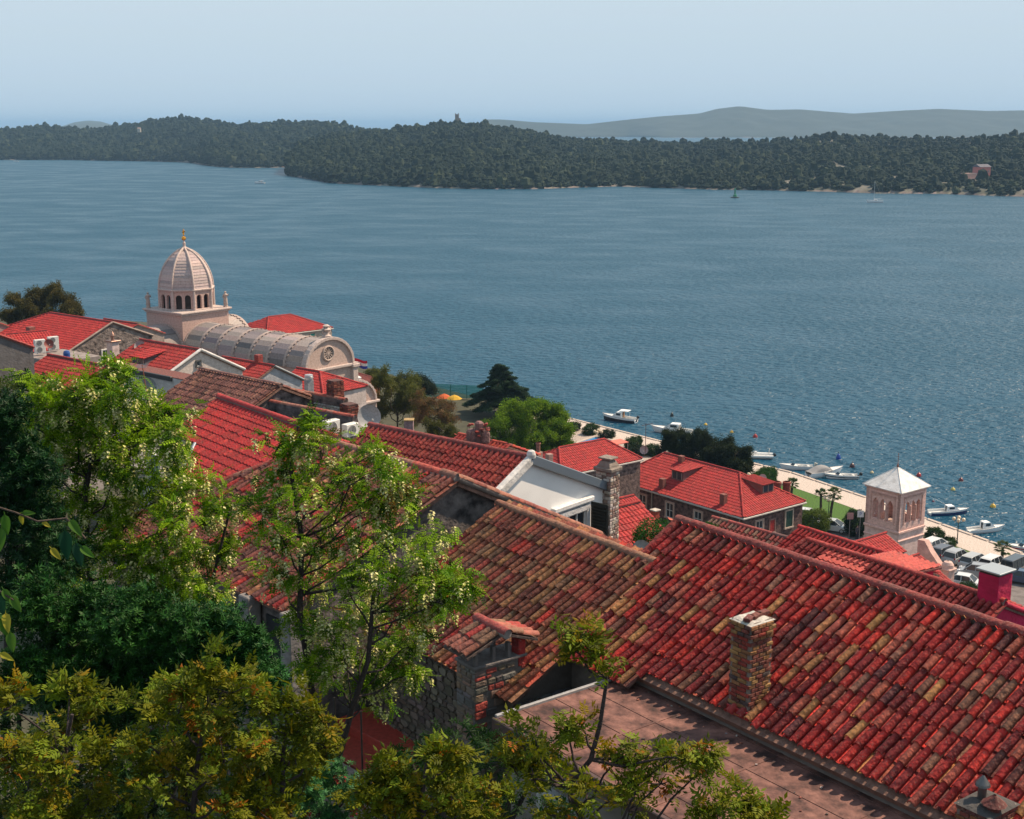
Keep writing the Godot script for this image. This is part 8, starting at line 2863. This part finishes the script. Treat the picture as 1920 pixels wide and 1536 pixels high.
	m.box(Vector3(0, 0.2, 0), Vector3(0.56, 1.2, 0.56), Basis.IDENTITY, 0.03)
	put(m, "shaft", mats.stone, sp)
	m = MB.new()
	m.col = lin(0.4, 0.28, 0.13)
	m.box(Vector3(0, 0.84, 0), Vector3(0.62, 0.08, 0.62), Basis.IDENTITY, 0.02)
	put(m, "top", mats.stone, sp)
	# teal net fence and playground umbrellas at the shore
	var nf := base("net_fence", on_ground(Vector3(-11.115, 1.600, -236.730)), -12)
	tag(nf, "teal green net fence on posts at the water's edge", "fence")
	for k in 5:
		m = MB.new()
		m.col = lin(0.02, 0.12, 0.1)
		m.tube([Vector3(-6 + k * 3.0, 0, 0), Vector3(-6 + k * 3.0, 2.6, 0)], [0.05, 0.05], 5)
		put(m, "post", mats.paint, nf)
		if k < 4:
			m = MB.new()
			m.col = lin(0.01, 0.28, 0.24)
			for q in 16: m.box(Vector3(-6 + k * 3.0 + q * 0.19 + 0.1, 1.3, 0), Vector3(0.09, 2.3, 0.015))
			for q in 10: m.box(Vector3(-4.5 + k * 3.0, 0.25 + q * 0.25, 0.02), Vector3(3.0, 0.09, 0.015))
			put(m, "net", mats.cloth, nf)
	for q in [[Vector3(-11.764, 1.800, -226.504), lin(0.5, 0.1, 0.02), "orange red sunshade among the park trees"], [Vector3(-9.967, 1.800, -225.617), lin(0.55, 0.33, 0.02), "yellow sunshade among the park trees"]]:
		var u := base("sunshade", on_ground(q[0]))
		tag(u, q[2], "sunshade")
		m = MB.new()
		m.col = q[1]
		m.lathe([[1.4, 2.1], [0.8, 2.5], [0.05, 2.8]], 8, Transform3D.IDENTITY, true)
		put(m, "canopy", mats.cloth, u)
		m = MB.new()
		m.col = lin(0.4, 0.4, 0.4)
		m.tube([Vector3.ZERO, Vector3(0, 2.8, 0)], [0.03, 0.03], 5)
		put(m, "pole", mats.metal, u)

func foreground() -> void:
	var ac := [[lin(0.15, 0.26, 0.004), 4], [lin(0.08, 0.19, 0.004), 3], [lin(0.2, 0.34, 0.006), 2.5], [lin(0.035, 0.09, 0.004), 2]]
	var ac2 := ac + [[lin(0.16, 0.09, 0.02), 0.5]]
	var fp := [[lin(0.62, 0.59, 0.3), 3], [lin(0.5, 0.5, 0.2), 2]]
	var common := {leaf = meshes.acacia, lmat = "leaf", flower = meshes.raceme, flower_pal = fp, flower_p = 0.46, flower_n = 3, size = 1.0, spread = 0.05, droop = 0.35, limb = 0.016, reach = 1.6, boughs = 7, tuft = 0.6, twig = 0.07, sag = 0.04, cat = "tree"}
	var t1 := common.duplicate()
	t1.merge({called = "locust_tree", label = "locust tree with hanging cream blossom before the grey rendered gable", trunk = [Vector3(-5.741, 41.476, -17.000), Vector3(-5.674, 42.964, -17.000), Vector3(-5.661, 44.029, -17.000), Vector3(-5.706, 45.159, -17.200), Vector3(-5.502, 46.109, -17.200)], r0 = 0.05, pal = ac, twigs = 32, per = 8, blobs = [[Vector3(-6.133, 46.530, -17.074), 0.29], [Vector3(-5.576, 46.640, -16.880), 0.27], [Vector3(-5.269, 46.696, -17.135), 0.24], [Vector3(-4.929, 46.515, -16.636), 0.27], [Vector3(-6.133, 46.241, -16.616), 0.30], [Vector3(-5.887, 46.087, -17.296), 0.31], [Vector3(-5.463, 46.086, -17.303), 0.30], [Vector3(-4.981, 45.992, -17.080), 0.30], [Vector3(-4.728, 46.224, -17.505), 0.23], [Vector3(-4.380, 46.024, -16.647), 0.27], [Vector3(-4.539, 45.320, -17.421), 0.27], [Vector3(-4.936, 45.682, -16.603), 0.31], [Vector3(-5.794, 45.508, -17.557), 0.33], [Vector3(-6.231, 45.540, -17.148), 0.31], [Vector3(-6.540, 45.105, -17.128), 0.27], [Vector3(-6.129, 44.905, -17.565), 0.31], [Vector3(-5.476, 44.968, -17.344), 0.31], [Vector3(-4.936, 44.967, -17.348), 0.30], [Vector3(-4.322, 44.974, -16.465), 0.24], [Vector3(-6.129, 44.529, -16.843), 0.30], [Vector3(-5.458, 44.567, -16.502), 0.31], [Vector3(-4.944, 44.524, -16.632), 0.30], [Vector3(-4.541, 44.370, -16.657), 0.24], [Vector3(-6.020, 43.724, -17.430), 0.29], [Vector3(-5.090, 44.040, -16.552), 0.29], [Vector3(-4.662, 43.892, -16.756), 0.24]]})
	tree(t1)
	var t1b := common.duplicate()
	t1b.merge({called = "locust_tree", label = "slender locust tree leaning over the lower roof eave", trunk = [Vector3(-3.894, 41.635, -17.000), Vector3(-4.074, 43.271, -17.000), Vector3(-3.999, 44.104, -17.000), Vector3(-3.746, 44.995, -17.000)], r0 = 0.035, pal = ac, twigs = 15, per = 7, blobs = [[Vector3(-3.955, 45.034, -16.993), 0.14], [Vector3(-3.782, 45.004, -17.349), 0.15], [Vector3(-4.241, 44.250, -17.465), 0.18], [Vector3(-3.812, 44.485, -17.208), 0.16], [Vector3(-4.182, 44.130, -16.714), 0.19], [Vector3(-3.877, 43.862, -17.045), 0.19], [Vector3(-4.433, 43.575, -17.206), 0.18], [Vector3(-3.921, 43.671, -16.552), 0.19]]})
	tree(t1b)
	var t2 := common.duplicate()
	t2.merge({called = "locust_tree", label = "tall locust tree with cream blossom covering the old mixed roof", trunk = [Vector3(-2.223, 41.752, -16.000), Vector3(-2.602, 42.778, -16.200), Vector3(-2.759, 43.803, -16.400), Vector3(-2.715, 44.784, -16.500), Vector3(-2.844, 45.683, -16.600), Vector3(-2.723, 46.245, -16.600)], r0 = 0.05, pal = ac2, twigs = 13, per = 7, blobs = [[Vector3(-2.569, 46.254, -16.716), 0.05], [Vector3(-2.686, 46.152, -16.342), 0.10], [Vector3(-2.905, 45.949, -16.608), 0.16], [Vector3(-1.789, 45.855, -16.703), 0.11], [Vector3(-2.966, 45.656, -16.703), 0.24], [Vector3(-2.455, 45.772, -16.528), 0.25], [Vector3(-2.050, 45.762, -16.566), 0.25], [Vector3(-1.666, 45.803, -16.138), 0.22], [Vector3(-1.502, 45.499, -16.494), 0.22], [Vector3(-2.596, 45.482, -16.050), 0.28], [Vector3(-2.188, 45.291, -16.477), 0.29], [Vector3(-1.787, 45.201, -16.543), 0.28], [Vector3(-1.326, 45.263, -16.829), 0.21], [Vector3(-3.131, 45.180, -16.372), 0.22], [Vector3(-2.859, 44.966, -15.924), 0.26], [Vector3(-2.485, 44.774, -16.533), 0.29], [Vector3(-1.957, 44.826, -16.146), 0.29], [Vector3(-1.541, 44.766, -16.790), 0.28], [Vector3(-1.093, 44.826, -16.366), 0.22], [Vector3(-3.024, 44.327, -16.357), 0.25], [Vector3(-2.715, 44.032, -16.991), 0.28]]})
	tree(t2)
	var t2b := common.duplicate()
	t2b.merge({called = "locust_tree", label = "forked locust tree hanging over the dark doorway and terrace", trunk = [Vector3(-2.252, 41.977, -16.000), Vector3(-2.062, 42.647, -16.000), Vector3(-1.841, 43.305, -16.000), Vector3(-1.776, 44.095, -16.200), Vector3(-1.635, 44.776, -16.300)], r0 = 0.045, pal = ac2, twigs = 17, per = 7, blobs = [[Vector3(-2.100, 44.277, -16.093), 0.27], [Vector3(-1.620, 44.363, -16.049), 0.29], [Vector3(-1.146, 44.434, -16.048), 0.25], [Vector3(-0.783, 44.281, -16.181), 0.19], [Vector3(-0.933, 44.173, -15.793), 0.19], [Vector3(-1.374, 43.861, -16.247), 0.26], [Vector3(-1.900, 43.570, -16.621), 0.29], [Vector3(-2.343, 43.636, -16.263), 0.26], [Vector3(-2.172, 43.120, -16.444), 0.25], [Vector3(-1.702, 43.035, -16.647), 0.26], [Vector3(-1.265, 43.303, -16.542), 0.19], [Vector3(-1.334, 42.933, -16.444), 0.18], [Vector3(-1.837, 42.714, -16.513), 0.19], [Vector3(-2.798, 43.609, -16.520), 0.22], [Vector3(-2.451, 43.180, -15.954), 0.22], [Vector3(-0.613, 44.209, -16.182), 0.10]]})
	tree(t2b)
	var bk := [[lin(0.05, 0.085, 0.015), 3], [lin(0.07, 0.1, 0.02), 2]]
	bush(Vector3(-11.333, 43.024, -30.000), Vector3(1.9, 1.4, 1.6), 0, bk, "grassy green scrub mound behind the left locust top", "bush", "", 1.6, "clump_s", 0.16)
	bush(Vector3(-9.802, 43.075, -28.000), Vector3(1.8, 1.3, 1.6), 0, bk, "scrub mound on the bank right behind the locust trunk", "bush", "", 1.6, "clump_s", 0.16)
	# dark glossy evergreens below
	var dg := [[lin(0.01, 0.048, 0.007), 4], [lin(0.017, 0.07, 0.01), 3], [lin(0.03, 0.095, 0.014), 1]]
	var vd := [[lin(0.006, 0.03, 0.008), 3], [lin(0.01, 0.045, 0.01), 2]]
	var cm := {leaf = meshes.narrow, lmat = "leaf_glossy", size = 1.0, spread = 0.09, droop = 0.1, limb = 0.02, twig = 0.08}
	var e1 := cm.duplicate()
	e1.merge({called = "bay_tree", label = "very dark evergreen tree left of the blossoming locust", trunk = [Vector3(-6.364, 42.373, -15.500), Vector3(-6.192, 44.143, -15.500), Vector3(-6.091, 45.475, -15.600)], r0 = 0.06, pal = vd, twigs = 60, per = 9, blobs = [[Vector3(-5.945, 46.140, -15.343), 0.30], [Vector3(-5.681, 45.900, -15.262), 0.29], [Vector3(-6.145, 45.483, -15.572), 0.35], [Vector3(-5.673, 45.424, -15.318), 0.31], [Vector3(-6.081, 44.858, -15.619), 0.37], [Vector3(-5.685, 44.733, -15.582), 0.29], [Vector3(-5.986, 44.494, -15.104), 0.37], [Vector3(-6.069, 46.636, -15.442), 0.19]]})
	tree(e1)
	var e2 := cm.duplicate()
	e2.merge({called = "bay_tree", label = "wide blue green evergreen shrub below the blossoming locust", trunk = [Vector3(-4.467, 42.849, -13.500), Vector3(-4.407, 43.796, -13.500), Vector3(-4.299, 44.596, -13.500)], r0 = 0.06, pal = dg, twigs = 66, per = 11, blobs = [[Vector3(-5.042, 44.880, -13.390), 0.30], [Vector3(-4.693, 44.820, -13.707), 0.29], [Vector3(-4.042, 44.996, -13.088), 0.30], [Vector3(-3.684, 44.847, -13.169), 0.28], [Vector3(-4.947, 44.407, -13.513), 0.32], [Vector3(-4.398, 44.391, -13.405), 0.33], [Vector3(-3.963, 44.220, -13.665), 0.32], [Vector3(-5.236, 44.300, -13.333), 0.32], [Vector3(-4.696, 44.056, -13.197), 0.30], [Vector3(-4.304, 43.661, -13.932), 0.30]]})
	tree(e2)
	var e3 := cm.duplicate()
	e3.merge({called = "bay_tree", label = "lighter blue green evergreen shrub next to the dark eave shadow", trunk = [Vector3(-3.235, 42.886, -13.800), Vector3(-3.227, 43.721, -13.800), Vector3(-3.228, 44.351, -13.800)], r0 = 0.05, pal = dg + [[lin(0.025, 0.1, 0.025), 2]], twigs = 60, per = 11, blobs = [[Vector3(-3.463, 44.558, -13.595), 0.25], [Vector3(-3.096, 44.649, -13.518), 0.24], [Vector3(-2.868, 44.423, -13.624), 0.20], [Vector3(-3.560, 44.155, -13.672), 0.28], [Vector3(-3.072, 44.194, -13.580), 0.28], [Vector3(-2.841, 43.899, -13.829), 0.20], [Vector3(-3.522, 43.562, -14.150), 0.25]]})
	tree(e3)
	# undergrowth on the slope below
	var ug := [[lin(0.01, 0.035, 0.006), 3], [lin(0.018, 0.05, 0.01), 2]]
	bush(Vector3(-5.071, 42.539, -12.500), Vector3(2.6, 1.9, 2.2), 0, ug, "dark undergrowth at the foot of the first terebinth", "bush", "", 3.2, "narrow", 1.1)
	bush(Vector3(-4.128, 42.235, -12.800), Vector3(2.4, 1.9, 2.2), 0, ug, "dark undergrowth between the two bronze terebinths", "bush", "", 3.2, "narrow", 1.1)
	bush(Vector3(-2.997, 42.235, -12.800), Vector3(2.4, 1.9, 2.2), 0, ug, "dark undergrowth behind the broad terebinth", "bush", "", 3.2, "narrow", 1.1)
	bush(Vector3(-0.459, 42.114, -13.000), Vector3(2.2, 1.6, 2.0), 0, ug, "dark undergrowth below the rubble chimney stack", "bush", "", 3.2, "narrow", 1.1)
	# terebinth bushes with bronze young leaves
	var pi := [[lin(0.13, 0.14, 0.004), 5], [lin(0.065, 0.085, 0.003), 4], [lin(0.22, 0.15, 0.004), 1.0], [lin(0.28, 0.09, 0.005), 0.3], [lin(0.14, 0.19, 0.01), 3]]
	var pc := {leaf = meshes.pistacia, lmat = "leaf", size = 0.95, spread = 0.035, droop = -0.1, limb = 0.012, twig = 0.1, reach = 1.75, boughs = 6, tuft = 0.42, twigs = 14, per = 8, pal = pi, flat = 0.9, rise = 0.35, bark = lin(0.05, 0.035, 0.032), cat = "shrub", r0 = 0.028}
	var sets := [
		["bronze leaved terebinth shrub below the blue green evergreens", [Vector3(-3.340, 44.540, -9.000), Vector3(-3.388, 44.975, -9.000), Vector3(-3.299, 45.403, -9.000), Vector3(-3.192, 45.822, -9.000)], [[Vector3(-3.547, 45.984, -8.738), 0.13], [Vector3(-3.671, 45.601, -8.941), 0.14], [Vector3(-3.559, 45.342, -9.118), 0.14], [Vector3(-3.296, 45.868, -9.269), 0.12], [Vector3(-3.299, 45.617, -9.350), 0.13], [Vector3(-3.218, 45.653, -8.751), 0.14], [Vector3(-3.048, 45.474, -9.026), 0.14], [Vector3(-3.755, 45.047, -9.267), 0.16], [Vector3(-3.255, 45.357, -8.687), 0.16], [Vector3(-3.122, 45.114, -9.062), 0.16], [Vector3(-3.459, 45.061, -8.772), 0.14], [Vector3(-3.263, 44.783, -9.187), 0.14]]],
		["broad bronze and olive terebinth shrub under the eave shadow", [Vector3(-2.484, 44.329, -9.200), Vector3(-2.416, 44.864, -9.200), Vector3(-2.352, 45.344, -9.200), Vector3(-2.250, 45.814, -9.200)], [[Vector3(-2.774, 45.675, -9.506), 0.13], [Vector3(-2.448, 45.929, -9.227), 0.11], [Vector3(-2.176, 46.174, -8.856), 0.10], [Vector3(-2.019, 46.035, -8.895), 0.13], [Vector3(-2.478, 45.714, -9.141), 0.15], [Vector3(-2.277, 45.529, -9.443), 0.15], [Vector3(-2.725, 45.606, -9.016), 0.15], [Vector3(-2.502, 45.327, -9.318), 0.16], [Vector3(-2.138, 45.377, -9.134), 0.16], [Vector3(-2.709, 45.299, -9.036), 0.16], [Vector3(-2.486, 44.962, -9.343), 0.17], [Vector3(-2.096, 45.112, -9.066), 0.16], [Vector3(-2.789, 44.957, -9.110), 0.16], [Vector3(-2.346, 44.670, -9.386), 0.15]]],
		["olive terebinth shrub against the terrace parapet", [Vector3(-1.747, 44.206, -9.400), Vector3(-1.766, 44.842, -9.400), Vector3(-1.750, 45.287, -9.400), Vector3(-1.697, 45.637, -9.400)], [[Vector3(-1.934, 45.768, -9.397), 0.13], [Vector3(-1.726, 45.624, -9.570), 0.12], [Vector3(-1.518, 45.588, -9.410), 0.11], [Vector3(-1.865, 45.561, -9.196), 0.15], [Vector3(-1.640, 45.391, -9.366), 0.15], [Vector3(-1.456, 45.264, -9.624), 0.11], [Vector3(-1.885, 45.134, -9.439), 0.16], [Vector3(-1.597, 45.010, -9.679), 0.14], [Vector3(-1.909, 45.006, -9.101), 0.17], [Vector3(-1.689, 44.850, -9.304), 0.15]]],
		["terebinth shrub below the rubble chimney stack", [Vector3(-0.599, 44.364, -9.000), Vector3(-0.633, 44.802, -9.000), Vector3(-0.667, 45.147, -9.000), Vector3(-0.624, 45.445, -9.000)], [[Vector3(-0.875, 45.277, -9.161), 0.10], [Vector3(-0.572, 45.474, -9.112), 0.08], [Vector3(-0.392, 45.426, -9.037), 0.09], [Vector3(-0.712, 45.224, -9.098), 0.13], [Vector3(-0.482, 45.069, -9.226), 0.14], [Vector3(-0.954, 45.044, -9.110), 0.13], [Vector3(-0.671, 45.003, -9.028), 0.14], [Vector3(-0.316, 44.998, -9.037), 0.14], [Vector3(-1.070, 45.180, -9.100), 0.08], [Vector3(-0.194, 45.204, -8.894), 0.11]]],
		["crooked bare-limbed terebinth before the flat russet roof", [Vector3(0.646, 44.783, -8.600), Vector3(0.470, 45.281, -8.600), Vector3(0.393, 45.465, -8.600), Vector3(0.551, 45.668, -8.600), Vector3(0.611, 45.928, -8.600), Vector3(0.654, 46.265, -8.600)], [[Vector3(0.362, 46.484, -8.685), 0.07], [Vector3(0.459, 46.554, -8.658), 0.08], [Vector3(0.576, 46.480, -8.743), 0.08], [Vector3(0.622, 46.386, -8.590), 0.05], [Vector3(0.054, 45.924, -8.364), 0.08], [Vector3(0.186, 45.719, -8.618), 0.10], [Vector3(0.378, 45.803, -8.779), 0.08], [Vector3(0.486, 45.875, -8.670), 0.08], [Vector3(0.733, 45.611, -8.672), 0.10], [Vector3(0.888, 45.695, -8.545), 0.10], [Vector3(0.797, 45.563, -8.528), 0.12], [Vector3(1.095, 45.592, -8.709), 0.09], [Vector3(1.236, 45.774, -8.389), 0.07], [Vector3(1.372, 45.513, -8.783), 0.06], [Vector3(1.070, 45.386, -8.788), 0.08], [Vector3(0.345, 45.406, -8.831), 0.10], [Vector3(0.146, 45.621, -8.418), 0.09], [Vector3(0.513, 45.467, -8.408), 0.10], [Vector3(0.846, 45.173, -8.797), 0.12], [Vector3(0.262, 45.267, -8.551), 0.12], [Vector3(0.000, 45.666, -8.485), 0.06], [Vector3(1.367, 45.757, -8.541), 0.04]]],
		["low terebinth sprigs over the flat russet roof edge", [Vector3(1.558, 44.904, -8.400), Vector3(1.570, 45.108, -8.400), Vector3(1.581, 45.310, -8.400)], [[Vector3(1.603, 45.445, -8.448), 0.07], [Vector3(1.413, 45.466, -8.298), 0.06], [Vector3(1.671, 45.353, -8.396), 0.07], [Vector3(1.293, 45.324, -8.448), 0.06], [Vector3(1.779, 45.273, -8.466), 0.05]]]]
	for s in sets:
		var o := pc.duplicate()
		o.merge({called = "terebinth_shrub", label = s[0], trunk = s[1], blobs = s[2]})
		if s[0].begins_with("crooked"):
			o.twigs = 6
			o.per = 7
			o.reach = 1.7
		if s[0].begins_with("low"): o.twigs = 7
		tree(o)
	var gs := {called = "garden_shrub", label = "fresh green garden shrub with small dark red flower heads", trunk = [Vector3(-1.743, 43.541, -11.000), Vector3(-1.757, 43.859, -11.000), Vector3(-1.726, 44.121, -11.000)], r0 = 0.03, leaf = meshes.narrow, lmat = "leaf_glossy", size = 0.6, spread = 0.05, twigs = 40, per = 8, pal = [[lin(0.03, 0.11, 0.03), 3], [lin(0.05, 0.14, 0.05), 1]], blobs = [[Vector3(-1.880, 44.328, -10.805), 0.13], [Vector3(-1.740, 44.213, -11.124), 0.12], [Vector3(-1.771, 44.083, -10.974), 0.16], [Vector3(-1.484, 44.083, -10.974), 0.15], [Vector3(-1.591, 43.898, -11.025), 0.16]], flower = meshes.raceme, flower_pal = [[lin(0.25, 0.03, 0.025), 1]], flower_p = 0.04, flower_n = 1, cat = "shrub"}
	tree(gs)
	overhang("drooping leafy twig tip hanging beside the very dark evergreen", [Vector3(-2.075, 48.571, -5.000), Vector3(-1.934, 48.524, -5.000), Vector3(-1.853, 48.489, -5.000), Vector3(-1.738, 48.502, -5.000), Vector3(-1.670, 48.419, -5.000)], [[Vector3(-1.980, 48.517, -5.000), Vector3(0.1, -1, 0.1), 0.085, 0], [Vector3(-1.997, 48.463, -5.000), Vector3(-0.1, -1, 0.2), 0.1, 0], [Vector3(-1.917, 48.517, -5.000), Vector3(0.1, -1, 0), 0.045, 1], [Vector3(-1.909, 48.524, -5.000), Vector3(1, 0.05, 0.2), 0.05, 0], [Vector3(-1.836, 48.489, -5.000), Vector3(0.7, -0.5, 0), 0.04, 1], [Vector3(-1.728, 48.495, -5.000), Vector3(0.7, -0.8, 0.3), 0.08, 0], [Vector3(-1.751, 48.452, -5.000), Vector3(0.1, -1, 0.2), 0.12, 2], [Vector3(-1.709, 48.402, -5.000), Vector3(0.2, -1, 0.1), 0.1, 2], [Vector3(-1.809, 48.380, -5.000), Vector3(0.6, -0.7, 0.1), 0.06, 1], [Vector3(-1.693, 48.387, -5.000), Vector3(0.8, -0.7, 0), 0.07, 0]])
	overhang("lower leafy twig tip hanging over the blue green evergreen", [Vector3(-2.123, 48.255, -5.000), Vector3(-2.022, 48.200, -5.000), Vector3(-1.972, 48.166, -5.000)], [[Vector3(-2.010, 48.211, -5.000), Vector3(0.5, -0.9, 0.1), 0.07, 0], [Vector3(-2.033, 48.188, -5.000), Vector3(0.3, -1, 0.2), 0.09, 2], [Vector3(-1.981, 48.182, -5.000), Vector3(0.5, -1, 0), 0.08, 0], [Vector3(-2.008, 48.111, -5.000), Vector3(0.2, -0.8, 0.4), 0.08, 1], [Vector3(-2.031, 48.088, -5.000), Vector3(0.4, -1, 0.1), 0.09, 0], [Vector3(-1.997, 48.032, -5.000), Vector3(0.1, -1, 0.1), 0.09, 0], [Vector3(-2.042, 47.942, -5.000), Vector3(0.8, -0.5, 0), 0.06, 1]])

func overhang(label: String, path: Array, leaves: Array) -> void:
	var t := base("hanging_branch", path[0])
	tag(t, label, "branch")
	var org: Vector3 = path[0]
	var b := MB.new()
	b.col = lin(0.09, 0.06, 0.045)
	var pts := []
	var rr := []
	for p in path:
		pts.append(p - org)
		rr.append(0.004)
	b.tube(pts, rr, 6)
	put(b, "twig", mats.bark, t)
	var cols := [lin(0.06, 0.14, 0.02), lin(0.3, 0.27, 0.03), lin(0.012, 0.05, 0.025)]
	for l in leaves:
		var d: Vector3 = l[1].normalized()
		var n: float = l[2]
		var side := d.cross(Vector3(0.3, 0.4, 1)).normalized()
		var up := side.cross(d).normalized()
		var m := MB.new()
		m.col = jit(cols[l[3]], 0.15)
		var rows := []
		for k in 9:
			var u := k / 8.0
			var w := n * 0.21 * pow(sin(PI * pow(u, 0.62)), 0.8) + 0.0004
			var c := d * n * u - up * n * 0.25 * u * u
			rows.append(PackedVector3Array([c - side * w + up * w * 0.35, c - side * w * 0.5 + up * w * 0.1, c, c + side * w * 0.5 + up * w * 0.1, c + side * w + up * w * 0.35]))
		m.grid(rows)
		m.tube([Vector3.ZERO - d * n * 0.15, Vector3.ZERO, d * n * 0.9 - up * n * 0.2], [0.002, 0.002, 0.0008], 4, false)
		put(m, "leaf", mats.leaf, t, Transform3D(Basis.IDENTITY, l[0] - org))
